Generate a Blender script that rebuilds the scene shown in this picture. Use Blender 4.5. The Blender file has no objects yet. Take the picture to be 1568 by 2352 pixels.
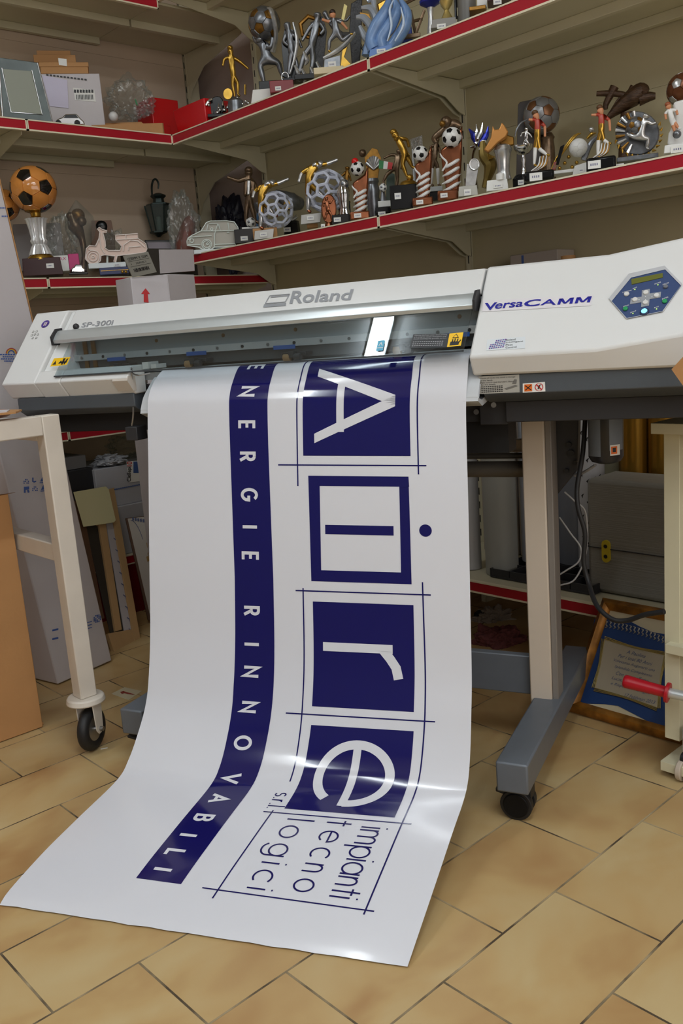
import bpy, bmesh, math, random
from mathutils import Vector, Matrix
random.seed(7)
SC = bpy.context.scene
COL = SC.collection

# ---------------------------------------------------------------- camera
F_PX = 2052.95
CAM = Vector((-1.04541, -1.24395, 1.0))
RIGHT = Vector((0.73070148, -0.67864627, -0.07426026))
DOWN = Vector((-0.18670525, -0.09401981, -0.97790666))
FWD = Vector((0.65667077, 0.72842262, -0.19540723))
cd = bpy.data.cameras.new('camera'); cam = bpy.data.objects.new('camera', cd); COL.objects.link(cam)
cam.matrix_world = Matrix(((RIGHT.x, -DOWN.x, -FWD.x, CAM.x), (RIGHT.y, -DOWN.y, -FWD.y, CAM.y), (RIGHT.z, -DOWN.z, -FWD.z, CAM.z), (0, 0, 0, 1)))
cd.sensor_fit = 'HORIZONTAL'; cd.sensor_width = 36; cd.lens = F_PX * 36 / 1568; cd.clip_start = .02
SC.camera = cam
# ---------------------------------------------------------------- world, exposure
W = bpy.data.worlds.new('world'); SC.world = W; W.use_nodes = True
W.node_tree.nodes['Background'].inputs[0].default_value = (.8, .88, 1, 1)
W.node_tree.nodes['Background'].inputs[1].default_value = .05
SC.view_settings.view_transform = 'Standard'; SC.view_settings.look = 'None'
SC.view_settings.gamma = 1; SC.view_settings.use_curve_mapping = False
SC.view_settings.exposure = -0.04
# ceiling lamps: (x, y, rotation about z, power)
CEIL = 3.02
FILL_POWER = 44  # fill light added at the unseen window
LAMPS = [(-.62, .76, 0, 8), (-2.75, .76, 0, 12), (-.75, -1.15, 0, 16), (-2.75, -1.15, 0, 17), (-.75, -2.6, 0, 17)]

# ---------------------------------------------------------------- photo measuring helpers (pixels of the photograph -> room points)
def ray(px, py):
    return RIGHT * ((px - 784) / F_PX) + DOWN * ((py - 1176) / F_PX) + FWD
def onplane(px, py, n, p0):
    r = ray(px, py); return CAM + r * ((Vector(p0) - CAM).dot(n) / r.dot(n))
def atX(px, py, X): return onplane(px, py, Vector((1, 0, 0)), (X, 0, 0))
def atY(px, py, Y): return onplane(px, py, Vector((0, 1, 0)), (0, Y, 0))
def atZ(px, py, Z): return onplane(px, py, Vector((0, 0, 1)), (0, 0, Z))
PHI = math.radians(-68)
PU = Vector((math.cos(PHI), math.sin(PHI), 0)); PW = Vector((-PU.y, PU.x, 0)); PO = Vector((.333, -.166, 0))
def ploc(p): q = p - PO; return Vector((q.dot(PU), q.dot(PW), p.z))
def pwor(x, d, z): return PO + PU * x + PW * d + Vector((0, 0, z))
def pdep(px, py, d): return ploc(onplane(px, py, PW, PO + PW * d))
FN = (PW * -.173 + Vector((0, 0, .155))).normalized()
def pface(px, py, off=0): return ploc(onplane(px, py, FN, pwor(0, 0, .937) + FN * off))

# ---------------------------------------------------------------- materials
MATS = {}
def srgb(c):
    return tuple(((v / 255 / 12.92) if v / 255 <= .04045 else ((v / 255 + .055) / 1.055) ** 2.4) for v in c)
def mat(name, c, rough=.5, metal=0, noise=0, nscale=20, bump=0, bscale=200, coat=0, emit=0, alpha=1, stretch=None, c2=None, spec=.5):
    if name in MATS: return MATS[name]
    m = bpy.data.materials.new(name); m.use_nodes = True; nt = m.node_tree; b = nt.nodes['Principled BSDF']
    col = srgb(c) + (1,)
    b.inputs['Base Color'].default_value = col; b.inputs['Roughness'].default_value = rough; b.inputs['Metallic'].default_value = metal
    b.inputs['Specular IOR Level'].default_value = spec
    if coat: b.inputs['Coat Weight'].default_value = coat; b.inputs['Coat Roughness'].default_value = .06
    if emit: b.inputs['Emission Color'].default_value = col; b.inputs['Emission Strength'].default_value = emit
    if alpha < 1: b.inputs['Alpha'].default_value = alpha
    tc = nt.nodes.new('ShaderNodeTexCoord'); mp = nt.nodes.new('ShaderNodeMapping')
    nt.links.new(tc.outputs['Object'], mp.inputs[0])
    if stretch: mp.inputs['Scale'].default_value = stretch
    if noise or c2:
        n = nt.nodes.new('ShaderNodeTexNoise'); n.inputs['Scale'].default_value = nscale; n.inputs['Detail'].default_value = 4
        nt.links.new(mp.outputs[0], n.inputs[0])
        r = nt.nodes.new('ShaderNodeValToRGB'); r.color_ramp.elements[0].position = .35; r.color_ramp.elements[1].position = .65
        k = 1 - noise
        r.color_ramp.elements[0].color = (srgb(c2) + (1,)) if c2 else (col[0] * k, col[1] * k, col[2] * k, 1)
        r.color_ramp.elements[1].color = col
        nt.links.new(n.outputs[0], r.inputs[0]); nt.links.new(r.outputs[0], b.inputs['Base Color'])
    if bump:
        n = nt.nodes.new('ShaderNodeTexNoise'); n.inputs['Scale'].default_value = bscale; n.inputs['Detail'].default_value = 3
        nt.links.new(mp.outputs[0], n.inputs[0])
        bp = nt.nodes.new('ShaderNodeBump'); bp.inputs['Strength'].default_value = bump; bp.inputs['Distance'].default_value = .002
        nt.links.new(n.outputs[0], bp.inputs['Height']); nt.links.new(bp.outputs[0], b.inputs['Normal'])
    MATS[name] = m; return m
def glassy(name, tint, gloss=.08, rough=.03, film=0.0, bump=0):
    if name in MATS: return MATS[name]
    m = bpy.data.materials.new(name); m.use_nodes = True; nt = m.node_tree; nt.nodes.remove(nt.nodes['Principled BSDF'])
    out = nt.nodes['Material Output']
    t = nt.nodes.new('ShaderNodeBsdfTransparent'); t.inputs[0].default_value = srgb(tint) + (1,)
    g = nt.nodes.new('ShaderNodeBsdfGlossy'); g.inputs['Roughness'].default_value = rough
    f = nt.nodes.new('ShaderNodeLayerWeight'); f.inputs[0].default_value = .5
    pw_ = nt.nodes.new('ShaderNodeMath'); pw_.operation = 'POWER'; pw_.inputs[1].default_value = 4; nt.links.new(f.outputs['Facing'], pw_.inputs[0])
    a = nt.nodes.new('ShaderNodeMath'); a.operation = 'MULTIPLY_ADD'; a.inputs[1].default_value = .8; a.inputs[2].default_value = gloss; nt.links.new(pw_.outputs[0], a.inputs[0])
    mx = nt.nodes.new('ShaderNodeMixShader'); nt.links.new(a.outputs[0], mx.inputs[0]); nt.links.new(t.outputs[0], mx.inputs[1]); nt.links.new(g.outputs[0], mx.inputs[2])
    if bump:
        n = nt.nodes.new('ShaderNodeTexNoise'); n.inputs['Scale'].default_value = 30; bp = nt.nodes.new('ShaderNodeBump'); bp.inputs['Strength'].default_value = bump
        nt.links.new(n.outputs[0], bp.inputs['Height']); nt.links.new(bp.outputs[0], g.inputs['Normal']); nt.links.new(bp.outputs[0], f.inputs['Normal'])
    if film:
        d = nt.nodes.new('ShaderNodeBsdfDiffuse'); d.inputs[0].default_value = srgb(tint) + (1,)
        m2 = nt.nodes.new('ShaderNodeMixShader'); m2.inputs[0].default_value = film
        nt.links.new(mx.outputs[0], m2.inputs[1]); nt.links.new(d.outputs[0], m2.inputs[2]); mx = m2
    nt.links.new(mx.outputs[0], out.inputs[0]); MATS[name] = m; return m

ENAMEL = mat('cream_enamel', (208, 202, 174), .42, noise=.05, nscale=6)
PANEL = mat('cream_back_panel', (200, 180, 158), .5, noise=.06, nscale=4)
PANELR = mat('olive_cream_back_panel', (196, 186, 152), .5, noise=.06, nscale=4)
RAILRED = mat('rail_red', (172, 22, 40), .35)
RAILCREAM = mat('rail_cream', (232, 224, 196), .4)
PWHITE = mat('printer_white', (222, 223, 222), .38, noise=.02, nscale=3)
PTAN = mat('printer_warm_grey', (200, 192, 182), .5)
PGREY = mat('printer_charcoal', (76, 82, 88), .5, bump=.15, bscale=500)
PBLACK = mat('printer_black', (44, 44, 47), .5)
DARK = mat('inner_black', (22, 22, 24), .6)
ALU = mat('brushed_aluminium', (205, 212, 214), .32, .55)
STEEL = mat('steel', (170, 170, 170), .28, .9)
RUBBER = mat('black_rubber', (26, 26, 28), .55)
NAVY = mat('navy_ink', (24, 22, 92), .1, coat=.5)
VINYL = mat('glossy_white_vinyl', (222, 224, 231), .16, coat=.35)
CARD = mat('brown_cardboard', (186, 138, 88), .75, noise=.08, nscale=9, bump=.2, bscale=90)
WCARD = mat('white_cardboard', (205, 200, 203), .7, noise=.06, nscale=5, bump=.2, bscale=60)
CHROME = mat('chrome', (215, 216, 218), .12, 1)
SILVER = mat('silver_paint', (205, 205, 204), .25, .75, noise=.3, nscale=60)
PEWTER = mat('pewter', (134, 137, 142), .3, .7, noise=.35, nscale=50)
GOLD = mat('gold_paint', (186, 146, 62), .27, .85, noise=.25, nscale=50)
DGOLD = mat('old_gold', (150, 108, 45), .35, .75, noise=.35, nscale=60)
BRONZE = mat('dark_bronze', (122, 100, 78), .3, .7, noise=.4, nscale=70)
COPPER = mat('copper_paint', (158, 98, 68), .2, .85, noise=.3, nscale=40)
BLACKG = mat('black_gloss', (16, 16, 18), .22, spec=.3)
WHITEP = mat('white_paint', (225, 225, 222), .3)
BLUEP = mat('pale_blue_paint', (120, 155, 205), .3, noise=.25, nscale=30)
DBLUE = mat('deep_blue_paint', (40, 60, 150), .3)
REDP = mat('red_paint', (170, 55, 35), .35)
REDG = mat('bright_red_gloss', (215, 28, 30), .22)
SKIN = mat('flesh_paint', (205, 140, 100), .45)
PAPER = mat('paper_white', (230, 230, 226), .6)
INKGREY = mat('grey_ink', (140, 143, 148), .4)
INKBLACK = mat('black_ink', (30, 30, 34), .5)
CLEARP = glassy('clear_plastic', (240, 242, 240), .04, .12, film=.07, bump=.3)

# ---------------------------------------------------------------- mesh helpers
def obj(name, bm, mats, parent=None, bev=0, smooth=40, loc=None, rz=None, label=None, sub=0):
    me = bpy.data.meshes.new(name)
    bmesh.ops.recalc_face_normals(bm, faces=bm.faces)
    bm.to_mesh(me); bm.free()
    for m in (mats if isinstance(mats, (list, tuple)) else [mats]): me.materials.append(m)
    if smooth:
        me.polygons.foreach_set('use_smooth', [True] * len(me.polygons)); me.set_sharp_from_angle(angle=math.radians(smooth))
    o = bpy.data.objects.new(name, me); COL.objects.link(o)
    if parent: o.parent = parent
    if loc is not None: o.location = loc
    if rz is not None: o.rotation_euler = (0, 0, rz)
    if bev:
        b = o.modifiers.new('bevel', 'BEVEL'); b.width = bev; b.segments = 2; b.limit_method = 'ANGLE'; b.angle_limit = math.radians(35)
    if sub: s = o.modifiers.new('sub', 'SUBSURF'); s.levels = s.render_levels = sub
    if label: o['label'] = label
    return o
def tag(o, label, cat, group=None):
    o['label'] = label; o['category'] = cat
    if group: o['group'] = group
    return o
def empty(name, label, cat, loc=(0, 0, 0), rz=0, group=None):
    o = bpy.data.objects.new(name, None); COL.objects.link(o); o.location = loc; o.rotation_euler = (0, 0, rz); o.empty_display_size = .05
    return tag(o, label, cat, group)
def structure(name, bm, m, bev=0):
    o = obj(name, bm, m, bev=bev); o['kind'] = 'structure'; return o
def B(): return bmesh.new()
def setm(fs, m):
    for f in fs: f.material_index = m
def poly(bm, pts, m=0):
    f = bm.faces.new([bm.verts.new(p) for p in pts]); f.material_index = m; return f
def box(bm, x0, x1, y0, y1, z0, z1, m=0):
    v = [bm.verts.new((x, y, z)) for z in (z0, z1) for x, y in ((x0, y0), (x1, y0), (x1, y1), (x0, y1))]
    for q in ((3, 2, 1, 0), (4, 5, 6, 7), (0, 1, 5, 4), (1, 2, 6, 5), (2, 3, 7, 6), (3, 0, 4, 7)):
        f = bm.faces.new([v[i] for i in q]); f.material_index = m
    return v
def hexa(bm, b4, t4, m=0):
    v = [bm.verts.new(p) for p in list(b4) + list(t4)]
    for q in ((3, 2, 1, 0), (4, 5, 6, 7), (0, 1, 5, 4), (1, 2, 6, 5), (2, 3, 7, 6), (3, 0, 4, 7)):
        f = bm.faces.new([v[i] for i in q]); f.material_index = m
def extrude(bm, pts, vec, m=0):
    vec = Vector(vec); n = len(pts)
    a = [bm.verts.new(Vector(p)) for p in pts]; b = [bm.verts.new(Vector(p) + vec) for p in pts]
    fs = [bm.faces.new(a), bm.faces.new(b[::-1])]
    for i in range(n): fs.append(bm.faces.new((a[i], b[i], b[(i + 1) % n], a[(i + 1) % n])))
    setm(fs, m); return fs
def prismx(bm, prof, x0, x1, m=0): extrude(bm, [(x0, p[0], p[1]) for p in prof], (x1 - x0, 0, 0), m)
def cyl(bm, a, b, r0, r1=None, n=20, m=0, cap=True):
    r1 = r0 if r1 is None else r1; a = Vector(a); b = Vector(b); d = (b - a).normalized()
    s = d.orthogonal().normalized(); t = d.cross(s)
    A = []; Bv = []
    for i in range(n):
        c = math.cos(2 * math.pi * i / n); sn = math.sin(2 * math.pi * i / n); e = s * c + t * sn
        A.append(bm.verts.new(a + e * r0)); Bv.append(bm.verts.new(b + e * r1))
    for i in range(n):
        f = bm.faces.new((A[i], A[(i + 1) % n], Bv[(i + 1) % n], Bv[i])); f.material_index = m
    if cap: setm([bm.faces.new(A[::-1]), bm.faces.new(Bv)], m)
def catmull(P, k=6):
    P = [Vector(p) for p in P]
    if len(P) < 3: return P
    Q = [2 * P[0] - P[1]] + P + [2 * P[-1] - P[-2]]; out = []
    for i in range(len(P) - 1):
        a, b, c, d = Q[i:i + 4]
        for j in range(k):
            t = j / k; out.append(.5 * ((2 * b) + (c - a) * t + (2 * a - 5 * b + 4 * c - d) * t * t + (3 * b - a - 3 * c + d) * t ** 3))
    out.append(P[-1]); return out
def tube(bm, P, r, n=8, m=0, k=6, closed=False):
    n0 = len(P)
    if isinstance(r, (int, float)): R = [r] * n0
    else: R = list(r)
    if k > 1 and n0 > 2:
        if closed: P = list(P) + [P[0]]; R = R + [R[0]]
        Q = catmull(P, k); R2 = []
        for i in range(len(R) - 1):
            for j in range(k): R2.append(R[i] + (R[i + 1] - R[i]) * j / k)
        R2.append(R[-1]); P, R = Q, R2
    else: P = [Vector(p) for p in P]
    rings = []; up = None
    for i, p in enumerate(P):
        d = (P[min(i + 1, len(P) - 1)] - P[max(i - 1, 0)])
        d = d.normalized() if d.length > 1e-9 else Vector((0, 0, 1))
        if up is None: up = d.orthogonal().normalized()
        up = (up - d * up.dot(d)); up = up.normalized() if up.length > 1e-6 else d.orthogonal().normalized(); s = d.cross(up)
        rings.append([bm.verts.new(p + (up * math.cos(2 * math.pi * j / n) + s * math.sin(2 * math.pi * j / n)) * R[i]) for j in range(n)])
    for a, b in zip(rings, rings[1:]):
        for j in range(n):
            f = bm.faces.new((a[j], a[(j + 1) % n], b[(j + 1) % n], b[j])); f.material_index = m
    setm([bm.faces.new(rings[0][::-1]), bm.faces.new(rings[-1])], m)
def lathe(bm, c, prof, n=24, m=0, flute=0, fl=0):
    c = Vector(c); rings = []
    for r, z in prof:
        ring = []
        for i in range(n):
            a = 2 * math.pi * i / n; rr = r * (1 + (flute * math.cos(fl * a) if fl else 0))
            ring.append(bm.verts.new(c + Vector((rr * math.cos(a), rr * math.sin(a), z))))
        rings.append(ring)
    for a, b in zip(rings, rings[1:]):
        for j in range(n):
            f = bm.faces.new((a[j], a[(j + 1) % n], b[(j + 1) % n], b[j])); f.material_index = m
    setm([bm.faces.new(rings[0][::-1]), bm.faces.new(rings[-1])], m)
def ball(bm, c, r, m=0, n=16, sz=(1, 1, 1)):
    c = Vector(c); res = bmesh.ops.create_uvsphere(bm, u_segments=n, v_segments=max(6, n // 2 + 2), radius=r)
    for v in res['verts']: v.co = c + Vector((v.co.x * sz[0], v.co.y * sz[1], v.co.z * sz[2]))
    fs = set(f for v in res['verts'] for f in v.link_faces); setm(fs, m)
def grid(bm, fn, nu, nv, m=0):
    V = [[bm.verts.new(fn(i / nu, j / nv)) for j in range(nv + 1)] for i in range(nu + 1)]
    for i in range(nu):
        for j in range(nv):
            f = bm.faces.new((V[i][j], V[i + 1][j], V[i + 1][j + 1], V[i][j + 1])); f.material_index = m
    return V
# football panels: 12 pentagons and 20 hexagons with real seams
def football(bm, c, r, mp=0, mh=1, rot=(.3, .5, .2), frame=False, tr=.06):
    ph = (1 + 5 ** .5) / 2; V = []
    for a in (-1, 1):
        for b in (-ph, ph): V += [Vector((0, a, b)), Vector((a, b, 0)), Vector((b, 0, a))]
    V = [v.normalized() for v in V]; ed = min((V[0] - v).length for v in V[1:])
    nb = {i: [j for j in range(12) if j != i and (V[i] - V[j]).length < ed * 1.1] for i in range(12)}
    from mathutils import Euler
    R = Euler(rot).to_matrix(); c = Vector(c)
    def order(pts, ax):
        s = ax.orthogonal().normalized(); t = ax.cross(s); return sorted(pts, key=lambda p: math.atan2(p.dot(t), p.dot(s)))
    panels = []
    for i in range(12): panels.append((order([V[i] * 2 / 3 + V[j] / 3 for j in nb[i]], V[i]), mp))
    for i in range(12):
        for j in nb[i]:
            for k in nb[j]:
                if i < j < k and k in nb[i]:
                    pts = []
                    for a, b in ((i, j), (j, k), (k, i)): pts += [V[a] * 2 / 3 + V[b] / 3, V[a] / 3 + V[b] * 2 / 3]
                    panels.append((order(pts, (V[i] + V[j] + V[k]).normalized()), mh))
    if frame:
        done = set()
        for pts, mm in panels:
            for a, b in zip(pts, pts[1:] + pts[:1]):
                key = tuple(round(x, 3) for x in (a + b)); 
                if key in done: continue
                done.add(key); tube(bm, [c + (R @ a).normalized() * r, c + (R @ ((a + b) / 2)).normalized() * r, c + (R @ b).normalized() * r], r * tr, n=6, k=2, m=mp)
        return
    for pts, mm in panels:
        cen = sum(pts, Vector()) / len(pts); n = len(pts); K = 5; sub = 3; rings = []
        vc = bm.verts.new(c + (R @ cen).normalized() * r)
        for q in range(1, K + 1):
            ring = []
            for i in range(n):
                for s in range(sub):
                    e = pts[i].lerp(pts[(i + 1) % n], s / sub); p = cen.lerp(e, (q / K if q < K else 1))
                    rr = r * (.965 if q == K else (.999 if q == K - 1 else 1)); 
                    if q == K - 1: p = cen.lerp(e, .93)
                    ring.append(bm.verts.new(c + (R @ p).normalized() * rr))
            rings.append(ring)
        N = n * sub; fs = []
        for i in range(N): fs.append(bm.faces.new((vc, rings[0][i], rings[0][(i + 1) % N])))
        for a, b in zip(rings, rings[1:]):
            for i in range(N): fs.append(bm.faces.new((a[i], b[i], b[(i + 1) % N], a[(i + 1) % N])))
        setm(fs, mm)
# text: flat unit mesh from the built-in font, bounding box normalised to 0..1
_tc = {}
def text2d(s, bold=0, shear=0, space=1.0):
    key = (s, bold, shear, space)
    if key in _tc: return _tc[key]
    cu = bpy.data.curves.new('t', 'FONT'); cu.body = s; cu.offset = bold; cu.shear = shear; cu.resolution_u = 3; cu.space_character = space; cu.align_x = 'CENTER'
    o = bpy.data.objects.new('t', cu); COL.objects.link(o); bpy.context.view_layer.update()
    me = o.to_mesh(); vs = [(v.co.x, v.co.y) for v in me.vertices]; fs = [tuple(p.vertices) for p in me.polygons]
    o.to_mesh_clear(); bpy.data.objects.remove(o); bpy.data.curves.remove(cu)
    x0 = min(v[0] for v in vs); x1 = max(v[0] for v in vs); y0 = min(v[1] for v in vs); y1 = max(v[1] for v in vs)
    out = ([((x - x0) / (x1 - x0), (y - y0) / (y1 - y0)) for x, y in vs], fs, (x1 - x0) / (y1 - y0)); _tc[key] = out; return out
def text_on(bm, s, fn, m=0, **kw):
    vs, fs, asp = text2d(s, **kw); V = [bm.verts.new(fn(x, y)) for x, y in vs]
    for f in fs:
        try: q = bm.faces.new([V[i] for i in f]); q.material_index = m
        except ValueError: pass
def quadfn(TL, TR, BR, BL):
    return lambda x, y: (BL * (1 - x) + BR * x) * (1 - y) + (TL * (1 - x) + TR * x) * y
# monoline stroke letters: em units, x-height .5, cap height .72
def arc(cx, cy, rx, ry, a0, a1, n=14):
    return [(cx + rx * math.cos(math.radians(a0 + (a1 - a0) * i / n)), cy + ry * math.sin(math.radians(a0 + (a1 - a0) * i / n))) for i in range(n + 1)]
GL = {
 'i': (.1, [[(.05, 0), (.05, .5)], [(.05, .66), (.05, .70)]]), 'l': (.1, [[(.05, 0), (.05, .8)]]), '.': (.1, [[(.05, 0), (.05, .05)]]),
 'm': (.72, [[(.05, 0), (.05, .5)], arc(.2, .33, .15, .17, 180, 0) + [(.35, 0)], arc(.5, .33, .15, .17, 180, 0) + [(.65, 0)]]),
 'n': (.45, [[(.05, 0), (.05, .5)], arc(.21, .3, .16, .2, 180, 0) + [(.37, 0)]]),
 'p': (.55, [[(.05, -.22), (.05, .5)], arc(.29, .25, .24, .25, 0, 360, 26)]),
 'a': (.58, [[(.53, 0), (.53, .5)], arc(.29, .25, .24, .25, 0, 360, 26)]),
 'g': (.58, [arc(.29, .25, .24, .25, 0, 360, 26), [(.53, .5), (.53, 0)] + arc(.29, -.02, .24, .2, 0, -160)]),
 'o': (.58, [arc(.29, .25, .25, .25, 0, 360, 28)]), 'c': (.5, [arc(.3, .25, .25, .25, 50, 310, 22)]),
 'e': (.56, [[(.04, .27), (.54, .27)] + arc(.29, .25, .25, .25, 5, 318, 24)]),
 't': (.3, [[(.15, 0), (.15, .7)], [(.02, .5), (.28, .5)]]), 'r': (.28, [[(.05, 0), (.05, .5)], arc(.22, .3, .17, .2, 180, 95)]),
 's': (.36, [arc(.18, .37, .13, .12, 40, 270, 12) + arc(.18, .13, .13, .12, 90, -140, 12)]),
 'E': (.45, [[(.42, .72), (.06, .72), (.06, 0), (.42, 0)], [(.06, .37), (.38, .37)]]),
 'N': (.6, [[(.06, 0), (.06, .72), (.54, 0), (.54, .72)]]),
 'R': (.5, [[(.06, 0), (.06, .72), (.25, .72)] + arc(.25, .54, .17, .18, 90, -90, 10) + [(.06, .36)], [(.24, .36), (.46, 0)]]),
 'G': (.66, [arc(.36, .36, .3, .36, 45, 330, 22) + [(.64, .33), (.4, .33)]]), 'I': (.12, [[(.06, 0), (.06, .72)]]),
 'O': (.74, [arc(.37, .36, .32, .36, 0, 360, 30)]), 'V': (.6, [[(.03, .72), (.3, 0), (.57, .72)]]),
 'A': (.62, [[(.03, 0), (.31, .72), (.59, 0)], [(.13, .24), (.49, .24)]]),
 'B': (.5, [[(.06, .38), (.06, .72), (.25, .72)] + arc(.25, .55, .15, .17, 90, -90, 10) + [(.06, .38), (.06, 0), (.27, 0)] + arc(.27, .19, .17, .19, -90, 90, 10)]),
 'L': (.42, [[(.06, .72), (.06, 0), (.4, 0)]]),
}
def stroke2d(pts, w):
    """flat ribbon quads of a polyline, mitred"""
    P = [Vector((p[0], p[1])) for p in pts]; closed = (P[0] - P[-1]).length < 1e-6
    L = []; n = len(P)
    for i in range(n):
        if closed: a = P[i - 1] if i > 0 else P[-2]; b = P[i + 1] if i < n - 1 else P[1]
        else: a = P[max(i - 1, 0)]; b = P[min(i + 1, n - 1)]
        d1 = (P[i] - a); d2 = (b - P[i])
        d1 = d1.normalized() if d1.length > 1e-9 else d2.normalized(); d2 = d2.normalized() if d2.length > 1e-9 else d1
        t = (d1 + d2); t = t.normalized() if t.length > 1e-6 else d1
        nn = Vector((-t.y, t.x)); k = max(.35, nn.dot(Vector((-d1.y, d1.x)))); nn = nn * (w / 2 / k)
        L.append((P[i] + nn, P[i] - nn))
    return [(L[i][0], L[i][1], L[i + 1][1], L[i + 1][0]) for i in range(n - 1)]
# ================================================================ ROOM
ROOM = (-4.2, 1.52, -3.4, 2.42)
def floor_mat():
    m = bpy.data.materials.new('ochre_floor_tiles'); m.use_nodes = True; nt = m.node_tree; b = nt.nodes['Principled BSDF']
    N = nt.nodes.new; Lk = nt.links.new
    tc = N('ShaderNodeTexCoord'); mp = N('ShaderNodeMapping'); Lk(tc.outputs['Object'], mp.inputs[0])
    br = N('ShaderNodeTexBrick'); br.offset = .5; br.offset_frequency = 2; br.squash = 1
    TA, TB = .30279532, .20290729
    mp.inputs['Location'].default_value = (TA / 2, 0, 0)
    br.inputs['Scale'].default_value = 1; br.inputs['Mortar Size'].default_value = .0022; br.inputs['Mortar Smooth'].default_value = .25; br.inputs['Bias'].default_value = 0
    br.inputs['Brick Width'].default_value = TA; br.inputs['Row Height'].default_value = TB
    br.inputs['Color1'].default_value = (.32, .32, .32, 1); br.inputs['Color2'].default_value = (.62, .62, .62, 1); br.inputs['Mortar'].default_value = (0, 0, 0, 1)
    Lk(mp.outputs[0], br.inputs[0])
    n1 = N('ShaderNodeTexNoise'); n1.inputs['Scale'].default_value = 4.2; n1.inputs['Detail'].default_value = 3; n1.inputs['Distortion'].default_value = .4
    # the cloudiness is offset tile by tile
    ad = N('ShaderNodeVectorMath'); ad.operation = 'MULTIPLY_ADD'; ad.inputs[1].default_value = (9, 9, 9); Lk(br.outputs['Color'], ad.inputs[0]); Lk(mp.outputs[0], ad.inputs[2])
    mp2 = N('ShaderNodeMapping'); mp2.inputs['Scale'].default_value = (1, 1.35, 1); mp2.inputs['Rotation'].default_value = (0, 0, .5); Lk(ad.outputs[0], mp2.inputs[0]); Lk(mp2.outputs[0], n1.inputs[0])
    r = N('ShaderNodeValToRGB'); e = r.color_ramp.elements
    e[0].position = .27; e[0].color = srgb((172, 134, 88)) + (1,); e[1].position = .72; e[1].color = srgb((200, 178, 132)) + (1,)
    x = r.color_ramp.elements.new(.5); x.color = srgb((192, 162, 112)) + (1,)
    Lk(n1.outputs[0], r.inputs[0])
    n2 = N('ShaderNodeTexNoise'); n2.inputs['Scale'].default_value = 9; n2.inputs['Detail'].default_value = 5; Lk(mp.outputs[0], n2.inputs[0])
    g = N('ShaderNodeValToRGB'); g.color_ramp.elements[0].position = .42; g.color_ramp.elements[0].color = srgb((80, 68, 52)) + (1,); g.color_ramp.elements[1].position = .62; g.color_ramp.elements[1].color = srgb((170, 152, 118)) + (1,)
    Lk(n2.outputs[0], g.inputs[0])
    mx = N('ShaderNodeMix'); mx.data_type = 'RGBA'; Lk(br.outputs['Fac'], mx.inputs[0]); Lk(r.outputs[0], mx.inputs[6]); Lk(g.outputs[0], mx.inputs[7]); Lk(mx.outputs[2], b.inputs['Base Color'])
    rr = N('ShaderNodeMapRange'); rr.inputs[3].default_value = .34; rr.inputs[4].default_value = .85; Lk(br.outputs['Fac'], rr.inputs[0]); Lk(rr.outputs[0], b.inputs['Roughness'])
    inv = N('ShaderNodeMath'); inv.operation = 'SUBTRACT'; inv.inputs[0].default_value = 1; Lk(br.outputs['Fac'], inv.inputs[1])
    bp = N('ShaderNodeBump'); bp.inputs['Strength'].default_value = .6; bp.inputs['Distance'].default_value = .0015; Lk(inv.outputs[0], bp.inputs['Height']); Lk(bp.outputs[0], b.inputs['Normal'])
    b.inputs['Specular IOR Level'].default_value = .35
    return m
bm = B(); box(bm, ROOM[0], ROOM[1], ROOM[2], ROOM[3], -.05, 0); fl = structure('floor', bm, floor_mat())
WALLM = mat('wall_plaster', (190, 172, 164), .8, noise=.04, nscale=3)
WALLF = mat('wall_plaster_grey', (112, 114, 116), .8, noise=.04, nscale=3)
bm = B(); box(bm, ROOM[0], ROOM[1], ROOM[2], ROOM[3], CEIL, CEIL + .1); structure('ceiling', bm, mat('ceiling_paint', (215, 218, 220), .85))
bm = B(); box(bm, ROOM[1], ROOM[1] + .1, ROOM[2], ROOM[3], 0, CEIL); structure('wall_right', bm, WALLM)
bm = B(); box(bm, ROOM[0], ROOM[1] + .1, ROOM[3], ROOM[3] + .1, 0, CEIL); structure('wall_back', bm, WALLM)
bm = B(); box(bm, ROOM[0] - .1, ROOM[0], ROOM[2], ROOM[3], 0, CEIL); structure('wall_left', bm, WALLF)
bm = B(); box(bm, ROOM[0], ROOM[1], ROOM[2] - .1, ROOM[2], 0, CEIL); structure('wall_front', bm, WALLF)
for i, (x, y, rz, pw) in enumerate(LAMPS):
    t = empty('ceiling_lamp', ['strip lamp on the ceiling above the printer', 'strip lamp on the ceiling to the left', 'strip lamp on the ceiling above the tiled floor', 'strip lamp on the ceiling near the left rear', 'strip lamp on the ceiling behind the camera'][i], 'lamp', (x, y, CEIL), rz)
    bm = B(); box(bm, -.62, .62, -.06, .06, -.06, -.001); obj('housing', bm, WHITEP, t, bev=.004)
    ld = bpy.data.lights.new('tube_light', 'AREA'); ld.shape = 'RECTANGLE'; ld.size = 1.2; ld.size_y = .09; ld.energy = pw; ld.color = (.90, .965, 1)
    lo = bpy.data.objects.new('tube_light', ld); COL.objects.link(lo); lo.parent = t; lo.location = (0, 0, -.064)
    for s in (-1, 1):
        l2 = bpy.data.lights.new('side_spill', 'AREA'); l2.shape = 'RECTANGLE'; l2.size = 1.2; l2.size_y = .05; l2.energy = pw * .38; l2.color = ld.color
        lo = bpy.data.objects.new('side_spill', l2); COL.objects.link(lo); lo.parent = t; lo.location = (0, s * .064, -.035); lo.rotation_euler = (s * math.radians(118), 0, 0)
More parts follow.
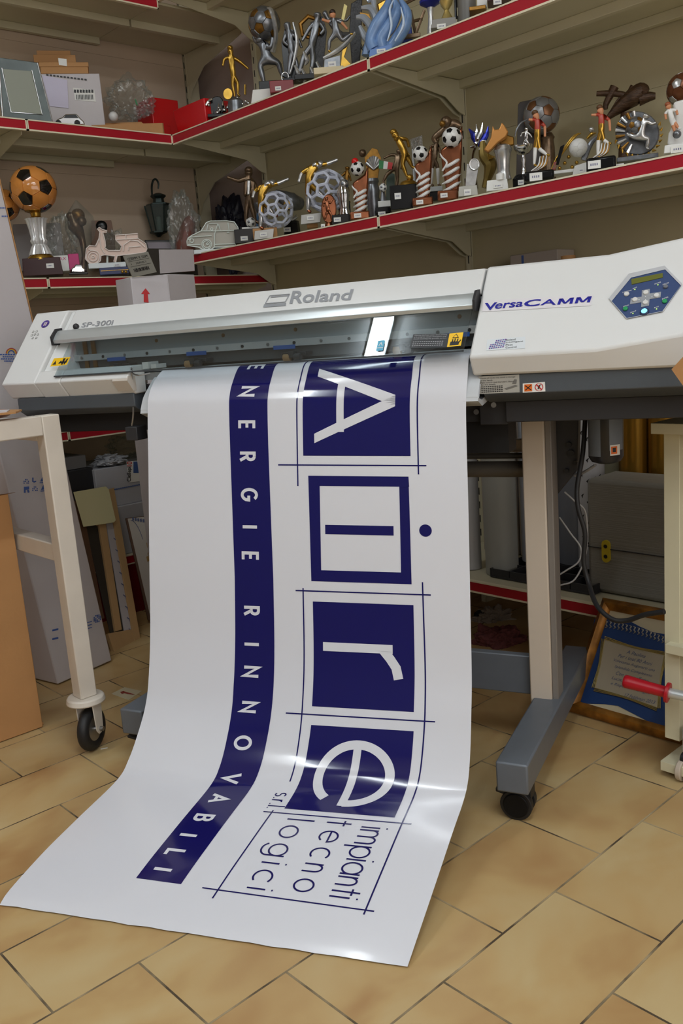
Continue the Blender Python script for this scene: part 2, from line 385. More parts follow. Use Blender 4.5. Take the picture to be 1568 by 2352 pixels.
# unseen window added behind the camera to brighten the back wall shelves
bm = B(); x0, x1, z0, z1 = -2.9, .3, .75, 2.35
for q in ((x0 - .05, x0, z0 - .05, z1 + .05), (x1, x1 + .05, z0 - .05, z1 + .05), (x0, x1, z0 - .05, z0), (x0, x1, z1, z1 + .05), (-1.33, -1.27, z0, z1)): box(bm, q[0], q[1], ROOM[2], ROOM[2] + .04, q[2], q[3])
structure('added_window', bm, mat('added_frame_white', (215, 213, 208), .5))
wl_ = bpy.data.lights.new('added_fill_light', 'AREA'); wl_.shape = 'RECTANGLE'; wl_.size = x1 - x0; wl_.size_y = z1 - z0; wl_.energy = FILL_POWER; wl_.color = (1, .93, .88)
wo = bpy.data.objects.new('added_fill_light', wl_); COL.objects.link(wo); wo.location = ((x0 + x1) / 2, ROOM[2] + .02, (z0 + z1) / 2); wo.rotation_euler = (math.radians(90), 0, 0)

# ================================================================ SHELVING
XS, XB, YS, YB = 1.0, 1.43, 1.83, 2.30      # shelf fronts and back panels
def shelf(axis, a0, a1, zb, label, front, back, brk=(), tray=.03, name='shelf'):
    """a metal shelf with its red price rail; axis 'R' runs along Y on the right wall, 'L' along X on the back wall"""
    mid = (a0 + a1) / 2
    def T(a, dpt, z): return (dpt, a, z) if axis == 'R' else (a, dpt, z)
    t = empty(name, label, 'shelf', T(mid, front, zb), 0)
    org = Vector(T(mid, front, zb))
    def bx(bm, a, b, d0, d1, z0, z1, m=0):
        p = Vector(T(a, d0, z0)) - org; q = Vector(T(b, d1, z1)) - org
        box(bm, min(p.x, q.x), max(p.x, q.x), min(p.y, q.y), max(p.y, q.y), min(p.z, q.z), max(p.z, q.z), m)
    bm = B(); bx(bm, a0, a1, front + .012, back, zb + .022, zb + .032)
    bx(bm, a0 + .004, a1 - .004, front + .012, front + .02, zb + .004, zb + .022)
    for f0 in (front + .2, back - .03): bx(bm, a0 + .006, a1 - .006, f0, f0 + .022, zb - .004, zb + .022)
    obj('board', bm, ENAMEL, t, bev=.0015)
    bm = B(); bx(bm, a0 + .0015, a1 - .0015, front, front + .011, zb + .005, zb + .033, 0)
    for z in ((zb, zb + .005), (zb + .033, zb + .037)): bx(bm, a0, a1, front - .002, front + .012, z[0], z[1], 1)
    for a in (a0, a1 - .004): bx(bm, a, a + .004, front - .002, front + .004, zb, zb + .037, 1)
    obj('price_rail', bm, [RAILRED, RAILCREAM], t)
    for a in brk:
        bm = B(); D = back - front
        if axis == 'R': prof = [(front + .02, zb + .02), (front + .02, zb + .002), (back - .10, zb - .037), (back - .035, zb - .076), (back - .004, zb - .085), (back - .004, zb + .02)]
        else: prof = [(front + .02, zb + .02), (front + .03, zb - .008), (back - .16, zb - .062), (back - .03, zb - .138), (back - .004, zb - .145), (back - .004, zb + .02)]
        extrude(bm, [Vector(T(a, p[0], p[1])) - org for p in prof], Vector(T(.003, 0, 0)))
        obj('bracket', bm, ENAMEL, t, smooth=0)
    return t
SEAM = .755
for (a0, a1, br) in (((SEAM + .001), YS, (SEAM + .012, YS - .03)), (-.265, SEAM - .001, (-.25, SEAM - .012))):
    w = 'corner bay' if a0 > 0 else 'bay nearer the right edge'
    shelf('R', a0, a1, 2.262, 'topmost cream shelf on the right wall, ' + w, XS, XB, br)
    shelf('R', a0, a1, 1.755, 'cream shelf with red price rail under the upper trophy row, ' + w, XS, XB, br)
    shelf('R', a0 if a0 < 0 else SEAM + .001, a1, 1.307, 'cream shelf with red price rail under the lower trophy row, ' + w, XS, XB, br)
    shelf('R', a0, min(a1, YS - .055), .195, 'low base shelf behind the printer stand holding vinyl rolls, ' + w, XS, XB, ())
XD = .42
for (a0, a1, br) in ((XD + .001, 1.0, (XB - .015,)), (-.6, XD - .001, (-.59, XD - .012))):
    w = 'right bay' if a0 > 0 else 'left bay'
    for zb, nm in ((2.235, 'topmost cream shelf above the silver photo frame'), (1.757, 'cream shelf carrying the red boxes and cartons'), (1.232, 'cream shelf under the football trophy'), (.69, 'lower shelf hidden behind the printer')):
        e = a1 if a0 < 0 else (XS - .001 if zb > 1.5 else XB)
        t = shelf('L', a0, e, zb, nm + ', ' + w, YS, YB, br if (e == XB or a0 < 0) else ())
    shelf('L', a0, XB if a0 > 0 else a1, .195, 'base shelf with dark red plinth below it, ' + w, YS - .05, YB, ())
# corner infill boards of the deep corner (behind the right rows)
for zb, nm in ((2.235, 'topmost'), (1.757, 'upper')):
    bm = B(); box(bm, XS + .0, XB, YS + .012, YB, zb + .022, zb + .032); box(bm, XS, XB, YS + .2, YS + .222, zb - .004, zb + .022)
    extrude(bm, [(XB - .012, YS + .05, zb + .02), (XB - .012, YS + .05, zb - .005), (XB - .012, YB - .14, zb - .06), (XB - .012, YB - .04, zb - .13), (XB - .012, YB, zb - .2), (XB - .012, YB, zb + .02)], (.004, 0, 0))
    tag(obj('corner_shelf_board', bm, ENAMEL), nm + ' cream corner board with chamfered side plate in the corner', 'shelf')
# plinth
bm = B(); box(bm, -.6, XB, YS - .04, YS - .02, 0, .194); tag(obj('plinth_panel', bm, mat('plinth_red', (120, 12, 22), .4)), 'dark red plinth panel under the base shelf of the back wall', 'panel')
# back panels (each panel lifts out)
for (y0, y1) in ((-.265, SEAM - .003), (SEAM + .003, YS - .02)):
    for k, (z0, z1) in enumerate(((.23, .72), (.7205, 1.16), (1.1605, 1.6), (1.6005, 2.06), (2.0605, 2.7))):
        bm = B(); box(bm, XB + .002, XB + .014, y0, y1, z0, z1)
        tag(obj('back_panel', bm, PANELR, bev=.0004), ['lowest', 'second lowest', 'middle', 'second highest', 'highest'][k] + ' cream back panel of the right wall shelving, ' + ('corner bay' if y0 > 0 else 'bay near the right edge'), 'panel')
for (x0, x1) in ((-.6, XD - .003), (XD + .003, XB - .02)):
    for k, (z0, z1) in enumerate(((.23, .72), (.7205, 1.2), (1.2005, 1.72), (1.7205, 2.2), (2.2005, 2.75))):
        bm = B(); box(bm, x0, x1, YB + .002, YB + .014, z0, z1)
        tag(obj('back_panel', bm, PANEL, bev=.0004), ['lowest', 'second lowest', 'middle', 'second highest', 'highest'][k] + ' cream back panel of the back wall shelving, ' + ('right bay' if x0 > 0 else 'left bay'), 'panel')
for p, nm in (((XB + .002, SEAM), 'slotted upright post between the two bays of the right wall'), ((XB + .002, YS - .01), 'slotted upright post at the corner end of the right wall shelving'), ((XB - .005, YB + .001), 'slotted upright post at the corner end of the back wall shelving'), ((XD, YB + .001), 'slotted upright post between the two bays of the back wall')):
    bm = B(); x, y = p; box(bm, x - .008, x + .05, y - .012, y + .012, 0, 2.75)
    for k in range(50): box(bm, x - .0095, x - .0075, y - .0015, y + .0015, .2 + k * .05, .225 + k * .05, 1)
    tag(obj('shelving_upright', bm, [ENAMEL, DARK]), nm, 'upright')

# ================================================================ PRINTER
PR = empty('large_format_printer', 'wide white and charcoal vinyl printer with front window and hexagonal control panel', 'printer', PO, PHI)
def pp(name, bm, m, par=None, **k): return obj(name, bm, m, par or PR, **k)
# left cover
bm = B(); prismx(bm, [(.03, .899), (0, .937), (.155, 1.11), (.45, 1.11), (.45, .899)], -1.256, -1.146)
lc = pp('left_cover', bm, PWHITE, bev=.004)
bm = B(); prismx(bm, [(.03, .897), (0, .936), (.024, .963), (.09, .963), (.09, .897)], -1.1455, -1.067); pp('left_cover_sill', bm, PWHITE, bev=.003)
# sloping cheek of the window recess
bm = B(); hexa(bm, [(-1.146, .038, .962), (-1.088, .052, .955), (-1.088, .12, .955), (-1.146, .12, .955)], [(-1.146, .168, 1.1055), (-1.122, .170, 1.104), (-1.122, .3, 1.10), (-1.146, .3, 1.10)]); pp('window_cheek', bm, PWHITE, bev=.002)
bm = B(); prismx(bm, [(.03, .897), (0, .936), (.024, .963), (.07, .963), (.07, .897)], -1.065, -.862)
lv = pp('loading_lever_cover', bm, PWHITE, bev=.003, label='white lower cover with a cut-out grip at its end')
bm = B(); prismx(bm, [(.018, .905), (-.001, .930), (.004, .9395), (.03, .9395), (.03, .905)], -.905, -.861); pp('grip_recess', bm, PTAN, lv)
# hood
bm = B(); prismx(bm, [(.1072, 1.056), (.1529, 1.107), (.155, 1.108), (.45, 1.108), (.45, .93), (.30, .93), (.30, 1.05)], -1.121, -.044); pp('hood', bm, PWHITE, bev=.003)
# aluminium bar
bm = B(); prismx(bm, [(.076, 1.028), (.074, 1.036), (.083, 1.048), (.094, 1.058), (.103, 1.060), (.11, 1.054), (.11, 1.028)], -1.138, -.05)
ab = pp('window_handle_bar', bm, ALU, bev=.001, label='brushed aluminium bar above the window')
bm = B(); prismx(bm, [(.0775, 1.036), (.0765, 1.0385), (.0775, 1.0405), (.081, 1.040)], -1.138, -.05); pp('groove', bm, PGREY, ab)
for x in (-1.141, -.049):
    bm = B(); prismx(bm, [(.072, 1.024), (.07, 1.045), (.09, 1.064), (.112, 1.066), (.114, 1.024)], x, x + .005); pp('bar_end_cap', bm, PBLACK, ab)
bm = B(); ball(bm, (-1.09, .112, 1.066), .008); pp('rubber_stop', bm, PBLACK)
# window
def gq(z): return .006 + (z - .950) * (.078 - .006) / (1.03 - .950)
bm = B(); prismx(bm, [(gq(.950), .950), (gq(1.03), 1.03), (gq(1.03) + .003, 1.028), (gq(.950) + .003, .948)], -1.085, -.052)
win = pp('front_window', bm, glassy('smoked_window', (232, 238, 240), .06, .01), label='clear window pane')
bm = B(); prismx(bm, [(gq(.949) - .001, .9478), (gq(.949) - .001, .951), (gq(.949) + .005, .951), (gq(.949) + .005, .9478)], -1.085, -.052); pp('window_lip', bm, mat('smoke_edge', (70, 74, 78), .2), win)
# inside of the print bay
MID = mat('bay_grey', (150, 156, 158), .45); RAILM = mat('rail_grey', (176, 178, 178), .35)
bm = B(); prismx(bm, [(.118, 1.052), (.110, .996), (.16, .996), (.30, .93), (.30, 1.052)], -1.13, -.04)
pp('bay_wall', bm, MID)
bm = B(); box(bm, -1.12, -.045, .096, .15, .980, .996, 0); box(bm, -1.12, -.045, .108, .15, .955, .980, 1); box(bm, -1.12, -.045, .085, .15, .944, .950, 0)
rl = pp('carriage_rail', bm, [RAILM, mat('rail_shadow_grey', (84, 86, 86), .4)], bev=.001)
for k in range(16):
    x = -1.07 + k * .067; bm = B(); cyl(bm, (x, .0945, .988), (x, .097, .988), .0036, n=12); pp('rail_screw', bm, [STEEL, RUBBER][k % 2], rl)
for k in range(6):
    x = -1.04 + k * .19; bm = B(); cyl(bm, (x, .112, 1.016), (x, .115, 1.016), .0045, n=12); pp('bay_screw', bm, DGOLD, rl)
for x in (-.99, -.755, -.52, -.12):
    bm = B(); box(bm, x, x + .055, .094, .0958, .975, .984); pp('blue_marker', bm, mat('marker_blue', (44, 92, 168), .5), rl)
for x in (-.94, -.72, -.46, -.2):
    bm = B(); box(bm, x - .03, x + .03, .075, .11, .960, .968, 0); cyl(bm, (x - .02, .066, .957), (x - .004, .066, .957), .008, m=1); cyl(bm, (x + .006, .066, .957), (x + .022, .066, .957), .008, m=0); box(bm, x - .006, x + .008, .06, .1, .956, .970, 0)
    pp('pinch_roller', bm, [PBLACK, mat('tan_roller', (150, 118, 78), .6)], bev=.001)
bm = B(); box(bm, -.86, -.842, .06, .1, .952, .968, 0); box(bm, -.835, -.82, .06, .1, .952, .962, 0); pp('sensor_block', bm, WHITEP)
bm = B(); prismx(bm, [(.075, .925), (.075, .9425), (.30, .9425), (.30, .925)], -1.06, -.04)
pp('platen', bm, mat('platen_grey', (150, 152, 152), .35))
bm = B()
for i in range(2): box(bm, -1.07 + i * .026, -1.058 + i * .026, .104, .108, .955, 1.03)
pp('cable_guide', bm, DGOLD)
# right cover, lofted
secs = [(-.040, [(.022, .900), (0, .937), (.155, 1.110), (.45, 1.112), (.45, .9)]),
        (.200, [(.022, .898), (0, .937), (.155, 1.110), (.45, 1.112), (.45, .9)]),
        (.345, [(.022, .897), (.004, .955), (.159, 1.128), (.45, 1.130), (.45, .9)]),
        (.470, [(.022, .896), (.0075, .9705), (.1625, 1.1435), (.45, 1.145), (.45, .9)])]
bm = B(); R_ = [[bm.verts.new((x, d, z)) for d, z in pr] for x, pr in secs]
for a, b in zip(R_, R_[1:]):
    for i in range(5): bm.faces.new((a[i], a[(i + 1) % 5], b[(i + 1) % 5], b[i]))
bm.faces.new(R_[0]); bm.faces.new(R_[-1][::-1])
rc = pp('right_cover', bm, PWHITE, bev=.005, smooth=20)
# underbody
bm = B(); prismx(bm, [(.026, .899), (.026, .868), (.05, .852), (.45, .852), (.45, .899)], -1.235, -.868); pp('left_underbody', bm, PGREY, bev=.002)
bm = B(); prismx(bm, [(.028, .899), (.028, .862), (.062, .844), (.45, .844), (.45, .899)], -.022, .46); ru = pp('right_underbody', bm, PGREY, bev=.002)
bm = B(); prismx(bm, [(.11, .93), (.11, .80), (.45, .80), (.45, .93)], -.868, -.022); pp('centre_body', bm, PBLACK)
bm = B(); box(bm, -1.17, -.866, .085, .43, .805, .8515); pp('left_beam', bm, DARK, bev=.002)
bm = B(); box(bm, .008, .46, .075, .43, .801, .8435); rb = pp('right_beam', bm, PBLACK, bev=.002, label='black steel beam under the right cover')
bm = B(); box(bm, -.05, .007, .09, .42, .795, .87); pp('beam_end_plate', bm, PBLACK, bev=.002)
bm = B()
for px, py, d in ((1134, 930, .074), (1094, 946, .089)):
    p = pdep(px, py, d); cyl(bm, p, p + Vector((0, -.003, 0)), .0055, n=14)
pp('screw', bm, STEEL)
# apron
AP = [(.11, .940), (.099, .938), (.07, .929), (.046, .910), (.022, .888), (.008, .864), (.006, .858)]
bm = B()
def apf(i, j, off=0):
    q = catmull([(0, a, b) for a, b in AP], 5); p = q[min(int(round(j * (len(q) - 1))), len(q) - 1)]; return Vector((-.838 + i * .812, p.y + off, p.z - off))
grid(bm, lambda i, j: apf(i, j), 1, 30); grid(bm, lambda i, j: apf(i, j, .005), 1, 30)
prismx(bm, [(.006, .858), (.03, .852), (.11, .87), (.11, .852), (.03, .84), (.004, .852)], -.838, -.026)
pp('front_apron', bm, mat('apron_grey', (196, 200, 204), .3), label='curved pale grey apron the vinyl slides over')
# wire stay with black block
bm = B(); tube(bm, [pdep(*q) for q in ((300, 843, .02), (303, 856, .01), (318, 862, .012), (345, 857, .03))], .0018, k=3)
tube(bm, [pdep(*q) for q in ((302, 846, .012), (306, 900, .03), (306, 950, .03), (303, 978, .03))], .0022, k=3)
bm2 = B(); p = pdep(311, 994, .035); box(bm2, p.x - .018, p.x + .016, .02, .06, p.z - .017, p.z + .016); pp('latch_block', bm2, PBLACK, bev=.002)
pp('wire_stay', bm, STEEL)
# ---- stand
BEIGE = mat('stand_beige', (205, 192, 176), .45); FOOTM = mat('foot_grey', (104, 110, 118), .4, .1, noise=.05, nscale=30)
def leg(x0, side=False):
    bm = B(); box(bm, x0 - .004, x0 + .046, .24, .295, .13, .80); l = pp('leg', bm, BEIGE, bev=.003, label='beige front and grey side stand leg')
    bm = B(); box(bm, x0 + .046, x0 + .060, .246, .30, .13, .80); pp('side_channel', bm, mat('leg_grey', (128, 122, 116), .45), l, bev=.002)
    bm = B(); box(bm, x0 + .003, x0 + .068, -.085, .60, .078, .143); f = pp('foot', bm, FOOTM, bev=.004)
    for d, y in (('f', -.028), ('r', .545)):
        bm = B(); cx = x0 + .036; cyl(bm, (cx, y, .078), (cx, y, .055), .011, m=1)
        if side and d == 'f':
            for s in (-1, 1): cyl(bm, (cx - .004, y + s * .007, .033), (cx - .004, y + s * .023, .033), .033, n=28, m=0); cyl(bm, (cx - .004, y - .023, .033), (cx - .004, y - .026, .033), .026, n=28, m=0)
            hexa(bm, [(cx - .046, y - .02, .056), (cx - .02, y - .02, .050), (cx - .02, y + .01, .054), (cx - .046, y + .01, .056)], [(cx - .046, y - .02, .064), (cx - .02, y - .02, .064), (cx - .02, y + .01, .068), (cx - .046, y + .01, .066)], 0)
            box(bm, cx - .024, cx + .026, y - .014, y + .02, .046, .070, 0); pp('caster', bm, [RUBBER, STEEL], f, bev=.0025); continue
        for s in (-1, 1): cyl(bm, (cx + s * .007, y + .006, .033), (cx + s * .024, y + .006, .033), .033, n=28, m=0)
        box(bm, cx - .022, cx + .022, y - .012, y + .03, .046, .066, 0)
        hexa(bm, [(cx - .036, y - .04, .058), (cx - .008, y - .04, .054), (cx - .008, y - .01, .058), (cx - .036, y - .01, .058)], [(cx - .036, y - .04, .064), (cx - .008, y - .04, .062), (cx - .008, y - .01, .068), (cx - .036, y - .01, .068)], 0)
        pp('caster', bm, [RUBBER, STEEL], f, bev=.0025)
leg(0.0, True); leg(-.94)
bm = B(); box(bm, -.88, .0, .262, .285, .14, .235); pp('crossbar', bm, FOOTM, bev=.003)
bm = B(); cyl(bm, (-.9, .31, .667), (.0, .31, .667), .0185, n=24); cyl(bm, (-.9, .335, .694), (.0, .335, .694), .007, n=10); pp('media_roller', bm, mat('roller_grey', (120, 116, 108), .35, .5))
bm = B(); box(bm, -.88, -.03, .35, .37, .70, .73); pp('rear_cover', bm, BEIGE, bev=.002)
bm = B(); box(bm, -.86, -.005, .14, .2, .73, .80); pp('media_shaft_housing', bm, DARK)
bm = B(); P = [pdep(*q, .30) for q in ((1256, 958), (1328, 958), (1326, 1045), (1326, 1078), (1275, 1140), (1260, 1136))]; extrude(bm, P, (0, .03, 0)); br_ = pp('side_bracket', bm, PBLACK, bev=.002)
bm = B()
for q, r in (((1307, 1021), .006), ((1312, 1040), .007), ((1322, 1062), .005), ((1302, 1081), .005)):
    p = pdep(*q, .297); cyl(bm, p, p + Vector((0, -.008, 0)), r, n=12)
pp('bolt', bm, RUBBER, br_)
# ---- markings on the covers
def fq(c, off=.0008): return quadfn(*[pface(x, y, off) for x, y in c])
bm = B(); text_on(bm, 'Roland', fq(((672, 668), (812, 664), (804, 689), (664, 698))), shear=.0, bold=.02); 
for quad in (((622, 681), (664, 677), (662, 679.5), (621, 683.5)), ((606, 699), (657, 695), (656, 702), (604, 706))): poly(bm, [pface(x, y, .0008) for x, y in quad])
P4 = [(619, 679), (665, 675), (655, 693), (609, 697)]
for a, b in zip(P4, P4[1:] + P4[:1]):
    A_, B_ = pface(*a, .0008), pface(*b, .0008); n_ = Vector((0, .667, .745)).cross((B_ - A_).normalized()) if abs((B_ - A_).x) < .02 else Vector((0, .667, .745)); 
    n_ = n_.normalized() * .0011
    if abs((B_ - A_).x) < .02: n_ = Vector((.0012, 0, 0))
    poly(bm, [A_ - n_, B_ - n_, B_ + n_, A_ + n_])
for f in list(bm.faces):
    for v in f.verts: pass
pp('maker_lettering', bm, INKGREY, smooth=0)
bm = B(); text_on(bm, 'SP-300i', fq(((190, 741), (262, 734), (258, 746), (186, 752))), bold=.01); pp('model_lettering', bm, INKGREY, smooth=0)
bm = B()
for s_, q_, b_ in (('V', ((1113, 696), (1142, 694), (1136, 711), (1114, 713)), .03), ('ersa', ((1139, 697), (1203, 692), (1199, 704), (1134, 710)), .02), ('C', ((1205, 690), (1243, 686), (1238, 702), (1201, 705)), .03), ('A', ((1248, 688), (1277, 686), (1276, 700), (1240, 701)), .015), ('M', ((1284, 686), (1318, 683), (1314, 697), (1279, 700)), .012), ('M', ((1324, 683), (1359, 680), (1354, 694), (1319, 697)), .012)):
    if s_ == 'M':
        f_ = fq(q_, .0016)
        for q in ([(0, 0), (.2, 0), (.2, 1), (0, 1)], [(.8, 0), (1, 0), (1, 1), (.8, 1)], [(0, 1), (.26, 1), (.58, .1), (.42, .1)], [(.42, .1), (.58, .1), (1, 1), (.74, 1)]): poly(bm, [f_(*p_) for p_ in q])
        continue
    text_on(bm, s_, fq(q_, .0016), bold=b_)
pl = pp('badge_lettering', bm, mat('badge_blue', (38, 40, 150), .25), smooth=0, label='raised blue italic lettering')
bm = B(); fnb = fq(((1109, 689), (1362, 676), (1357, 702), (1106, 716)), .0009); poly(bm, [fnb(*q) for q in ((0, 1), (.3, .95), (1, 1), (1, 0), (.35, .0), (0, 0))]); pp('badge_backing', bm, mat('badge_pale', (222, 219, 222), .4), smooth=0)  # pale backing patch under the badge letters
# small round stickers, left cover
def disc(bm, px, py, r, off, m=0, n=24, r2=None, k=None):
    c = pface(px, py, off); s = Vector((1, 0, 0)); t = Vector((0, .667, .745)); r2 = r2 or r
    poly(bm, [c + s * math.cos(2 * math.pi * i / n) * r + t * math.sin(2 * math.pi * i / n) * r2 for i in range(n)], m)
bm = B(); disc(bm, 104, 744, .0125, .0008, 0); disc(bm, 104, 744, .0108, .0012, 1); disc(bm, 104, 744, .0088, .0016, 0)
c = pface(104, 744, .002)
for i in (-1, 1):
    for j in (-1, 0, 1): poly(bm, [c + Vector((i * .0028 + a, (j * .004 + b) * .667, (j * .004 + b) * .745)) for a, b in ((-.002, -.0015), (.002, -.0015), (.002, .0015), (-.002, .0015))], 2)
pp('round_sticker', bm, [mat('sticker_purple', (92, 40, 120), .4), mat('sticker_blue', (70, 90, 190), .4), PAPER], smooth=0)
bm = bm_ = B()
for dx, dy in ((-4, -7), (4, -8), (-7, 1), (0, -1), (7, -1), (-5, 7), (3, 7)):
    disc(bm, 80 + dx, 769 + dy, .0032, .0008, 0, 14); disc(bm, 80 + dx, 769 + dy, .0022, .0012, 1, 14)
pp('dotted_sticker', bm, [INKBLACK, PAPER], smooth=0)
YEL = mat('warning_yellow', (246, 196, 20), .4)
def yellow(quad, off, fnpt):
    bm = B(); f = quadfn(*[fnpt(x, y, off) for x, y in quad]); f2 = quadfn(*[fnpt(x, y, off + .0006) for x, y in quad]); poly(bm, [f(0, 0), f(1, 0), f(1, 1), f(0, 1)], 0)
    return bm, f2
bm, f2 = yellow(((124, 823), (162, 820), (153, 838), (115, 842)), .002, lambda x, y, o: ploc(onplane(x, y, (PW * -.08 + Vector((0, 0, .072))).normalized(), pwor(0, gq(.95), .95) + (PW * -.08 + Vector((0, 0, .072))).normalized() * (.0012 + o))))
poly(bm, [f2(*q) for q in ((.08, .2), (.3, .2), (.19, .7))], 1)
for q in ([(.5, .3), (.9, .3), (.9, .5), (.5, .5)], [(.62, .1), (.72, .1), (.74, .9), (.6, .9)], [(.76, .15), (.84, .1), (.92, .85), (.82, .8)], [(.42, .3), (.5, .25), (.58, .6), (.5, .62)]): poly(bm, [f2(*p) for p in q], 1)
pp('hand_warning_sticker', bm, [YEL, INKBLACK], smooth=0, label='yellow crushed-hand warning sticker')
# stickers on the window
WN = (PW * -.08 + Vector((0, 0, .072))).normalized()
def pwin(px, py, off=.0): return ploc(onplane(px, py, WN, pwor(0, gq(.95), .95) + WN * (off + .0005)))
bm = B(); f = quadfn(*[pwin(x, y) for x, y in ((949, 768), (1032, 766), (1026, 797), (940, 800))]); poly(bm, [f(0, 0), f(1, 0), f(1, 1), f(0, 1)], 0)
f2 = quadfn(*[pwin(x, y, .0006) for x, y in ((949, 768), (1032, 766), (1026, 797), (940, 800))])
for k, s in enumerate(('Opening the front cover when printing', 'is in progress causes emergency stop.', 'Avoid touching the printed surface')): text_on(bm, s, lambda x, y, k=k: f2(.04 + x * .9, .87 - k * .13 + y * .09), m=1)
for k in range(3):
    for j in range(14):
        x = .05 + j * .06; poly(bm, [f2(x + a, .42 - k * .14 + b) for a, b in ((0, 0), (.04, 0), (.04, .05), (0, .05))], 1)
pp('caution_sticker', bm, [mat('sticker_black', (38, 40, 44), .4), mat('sticker_print', (170, 172, 175), .5)], win, smooth=0)
bm, f2 = yellow(((1032, 766), (1064, 763), (1058, 794), (1026, 797)), .0006, pwin)
poly(bm, [f2(*q) for q in ((.25, .62), (.75, .62), (.5, .95))], 1); poly(bm, [(f2(*q) * 1.0 + Vector((0, -.0004, .0003))) for q in ((.34, .66), (.66, .66), (.5, .88))], 0)
for q in ([(.15, .1), (.8, .1), (.85, .34), (.2, .38)], [(.3, .3), (.38, .3), (.36, .56), (.28, .55)], [(.44, .3), (.52, .3), (.54, .58), (.46, .58)], [(.6, .3), (.68, .28), (.74, .54), (.66, .56)], [(.72, .2), (.8, .2), (.95, .44), (.88, .48)]): poly(bm, [f2(*p) for p in q], 1)
pp('hand_warning_sticker', bm, [YEL, INKBLACK], win, smooth=0)
bm = B(); f = quadfn(*[pwin(x, y, .0012) for x, y in ((868, 783), (884, 781), (879, 805), (863, 806))]); poly(bm, [f(0, 0), f(1, 0), f(1, 1), f(0, 1)], 0); f = quadfn(*[pwin(x, y, .0016) for x, y in ((868, 783), (884, 781), (879, 805), (863, 806))])
poly(bm, [f(*q) for q in ((.1, .25), (.9, .25), (.9, .32), (.1, .32))], 1); poly(bm, [f(*q) for q in ((.2, .5), (.5, .85), (.8, .5), (.7, .48), (.5, .72), (.3, .48))], 1)
pp('energy_sticker', bm, [mat('energy_blue', (80, 170, 205), .4), PAPER], win, smooth=0)
# intelligent pass sticker
SQ = ((1119, 780), (1206, 773), (1205, 800), (1116, 805))
bm = B(); f = fq(SQ, .0006); f2 = fq(SQ, .0012); poly(bm, [f(0, 0), f(1, 0), f(1, 1), f(0, 1)], 0)
for i in range(7):
    for j in range(5):
        x = .06 + i * .058 + j * .012; y = .12 + j * .16 + i * .012
        if i < 2 and j > 2: continue
        poly(bm, [f2(x + a, y + b) for a, b in ((0, 0), (.04, .02), (.05, .11), (.01, .1))], 1 + (i + j) % 2)
for k, s in enumerate(('Roland', 'Intelligent', 'Pass', 'Control')): text_on(bm, s, lambda x, y, k=k, s=s: f2(.5 + x * (.45 * len(s) / 11 if len(s) > 5 else .18), .76 - k * .22 + y * .15), m=3)
pp('pass_control_sticker', bm, [mat('sticker_pale', (216, 222, 226), .4), mat('purple_print', (110, 50, 140), .4), mat('blue_print', (62, 84, 160), .4), INKBLACK], smooth=0)
# labels on underbody front (depth .028)
def ub(px, py, off): return pdep(px, py, .028 - off)
SQ = ((1099, 865), (1192, 860), (1193, 901), (1101, 905))
def clampz(v): return v
bm = B(); f = quadfn(*[pdep(x, y, .0272) for x, y in SQ]); f2 = quadfn(*[pdep(x, y, .0266) for x, y in SQ]); poly(bm, [f(0, 0), f(1, 0), f(1, 1), f(0, 1)], 0)
for k, s in enumerate(('Misuse of media may result in damage', 'of the heads.', 'Make sure to read the User\'s Manual', 'for the details.')): text_on(bm, s, lambda x, y, k=k, s=s: f2(.04 + x * .86 * len(s) / 36, .84 - k * .12 + y * .08), m=1)
for k in range(4):
    for j in range(10): poly(bm, [f2(.05 + j * .055 + a, .38 - k * .1 + b) for a, b in ((0, 0), (.04, 0), (.04, .045), (0, .045))], 1)
for q in ([(.62, .25), (.9, .42), (.96, .36), (.68, .18)], [(.82, .5), (.88, .75), (.94, .72), (.92, .48)]): poly(bm, [f2(*p) for p in q], 2)
pp('manual_label', bm, [mat('label_grey', (168, 166, 158), .5), INKBLACK, mat('label_line', (110, 108, 104), .5)], ru, smooth=0)
SQ = ((1200, 881), (1251, 877), (1252, 899), (1200, 902))
bm = B(); f = quadfn(*[pdep(x, y, .0272) for x, y in SQ]); f2 = quadfn(*[pdep(x, y, .0266) for x, y in SQ]); f3 = quadfn(*[pdep(x, y, .0260) for x, y in SQ]); poly(bm, [f(0, 0), f(1, 0), f(1, 1), f(0, 1)], 0)
poly(bm, [f2(*q) for q in ((.07, .12), (.42, .12), (.42, .88), (.07, .88))], 1)
for a, b in (((.12, .25), (.37, .75)), ((.12, .75), (.37, .25))): 
    poly(bm, [f3(a[0] - .03, a[1]), f3(a[0] + .03, a[1]), f3(b[0] + .03, b[1]), f3(b[0] - .03, b[1])], 2)
ring = [(.73 + .17 * math.cos(a * math.pi / 12), .5 + .4 * math.sin(a * math.pi / 12)) for a in range(25)]
for q in stroke2d(ring, .035): poly(bm, [f2(*p) for p in q], 3)
poly(bm, [f3(*q) for q in ((.60, .74), (.64, .80), (.86, .26), (.82, .2))], 3)
for q in ([(.66, .3), (.72, .3), (.78, .62), (.72, .64)], [(.74, .6), (.82, .7), (.80, .78), (.72, .68)]): poly(bm, [f3(*p) for p in q], 2)
pp('hazard_label', bm, [PAPER, mat('hazard_orange', (226, 110, 30), .5), INKBLACK, mat('ban_red', (200, 30, 30), .5)], ru, smooth=0)
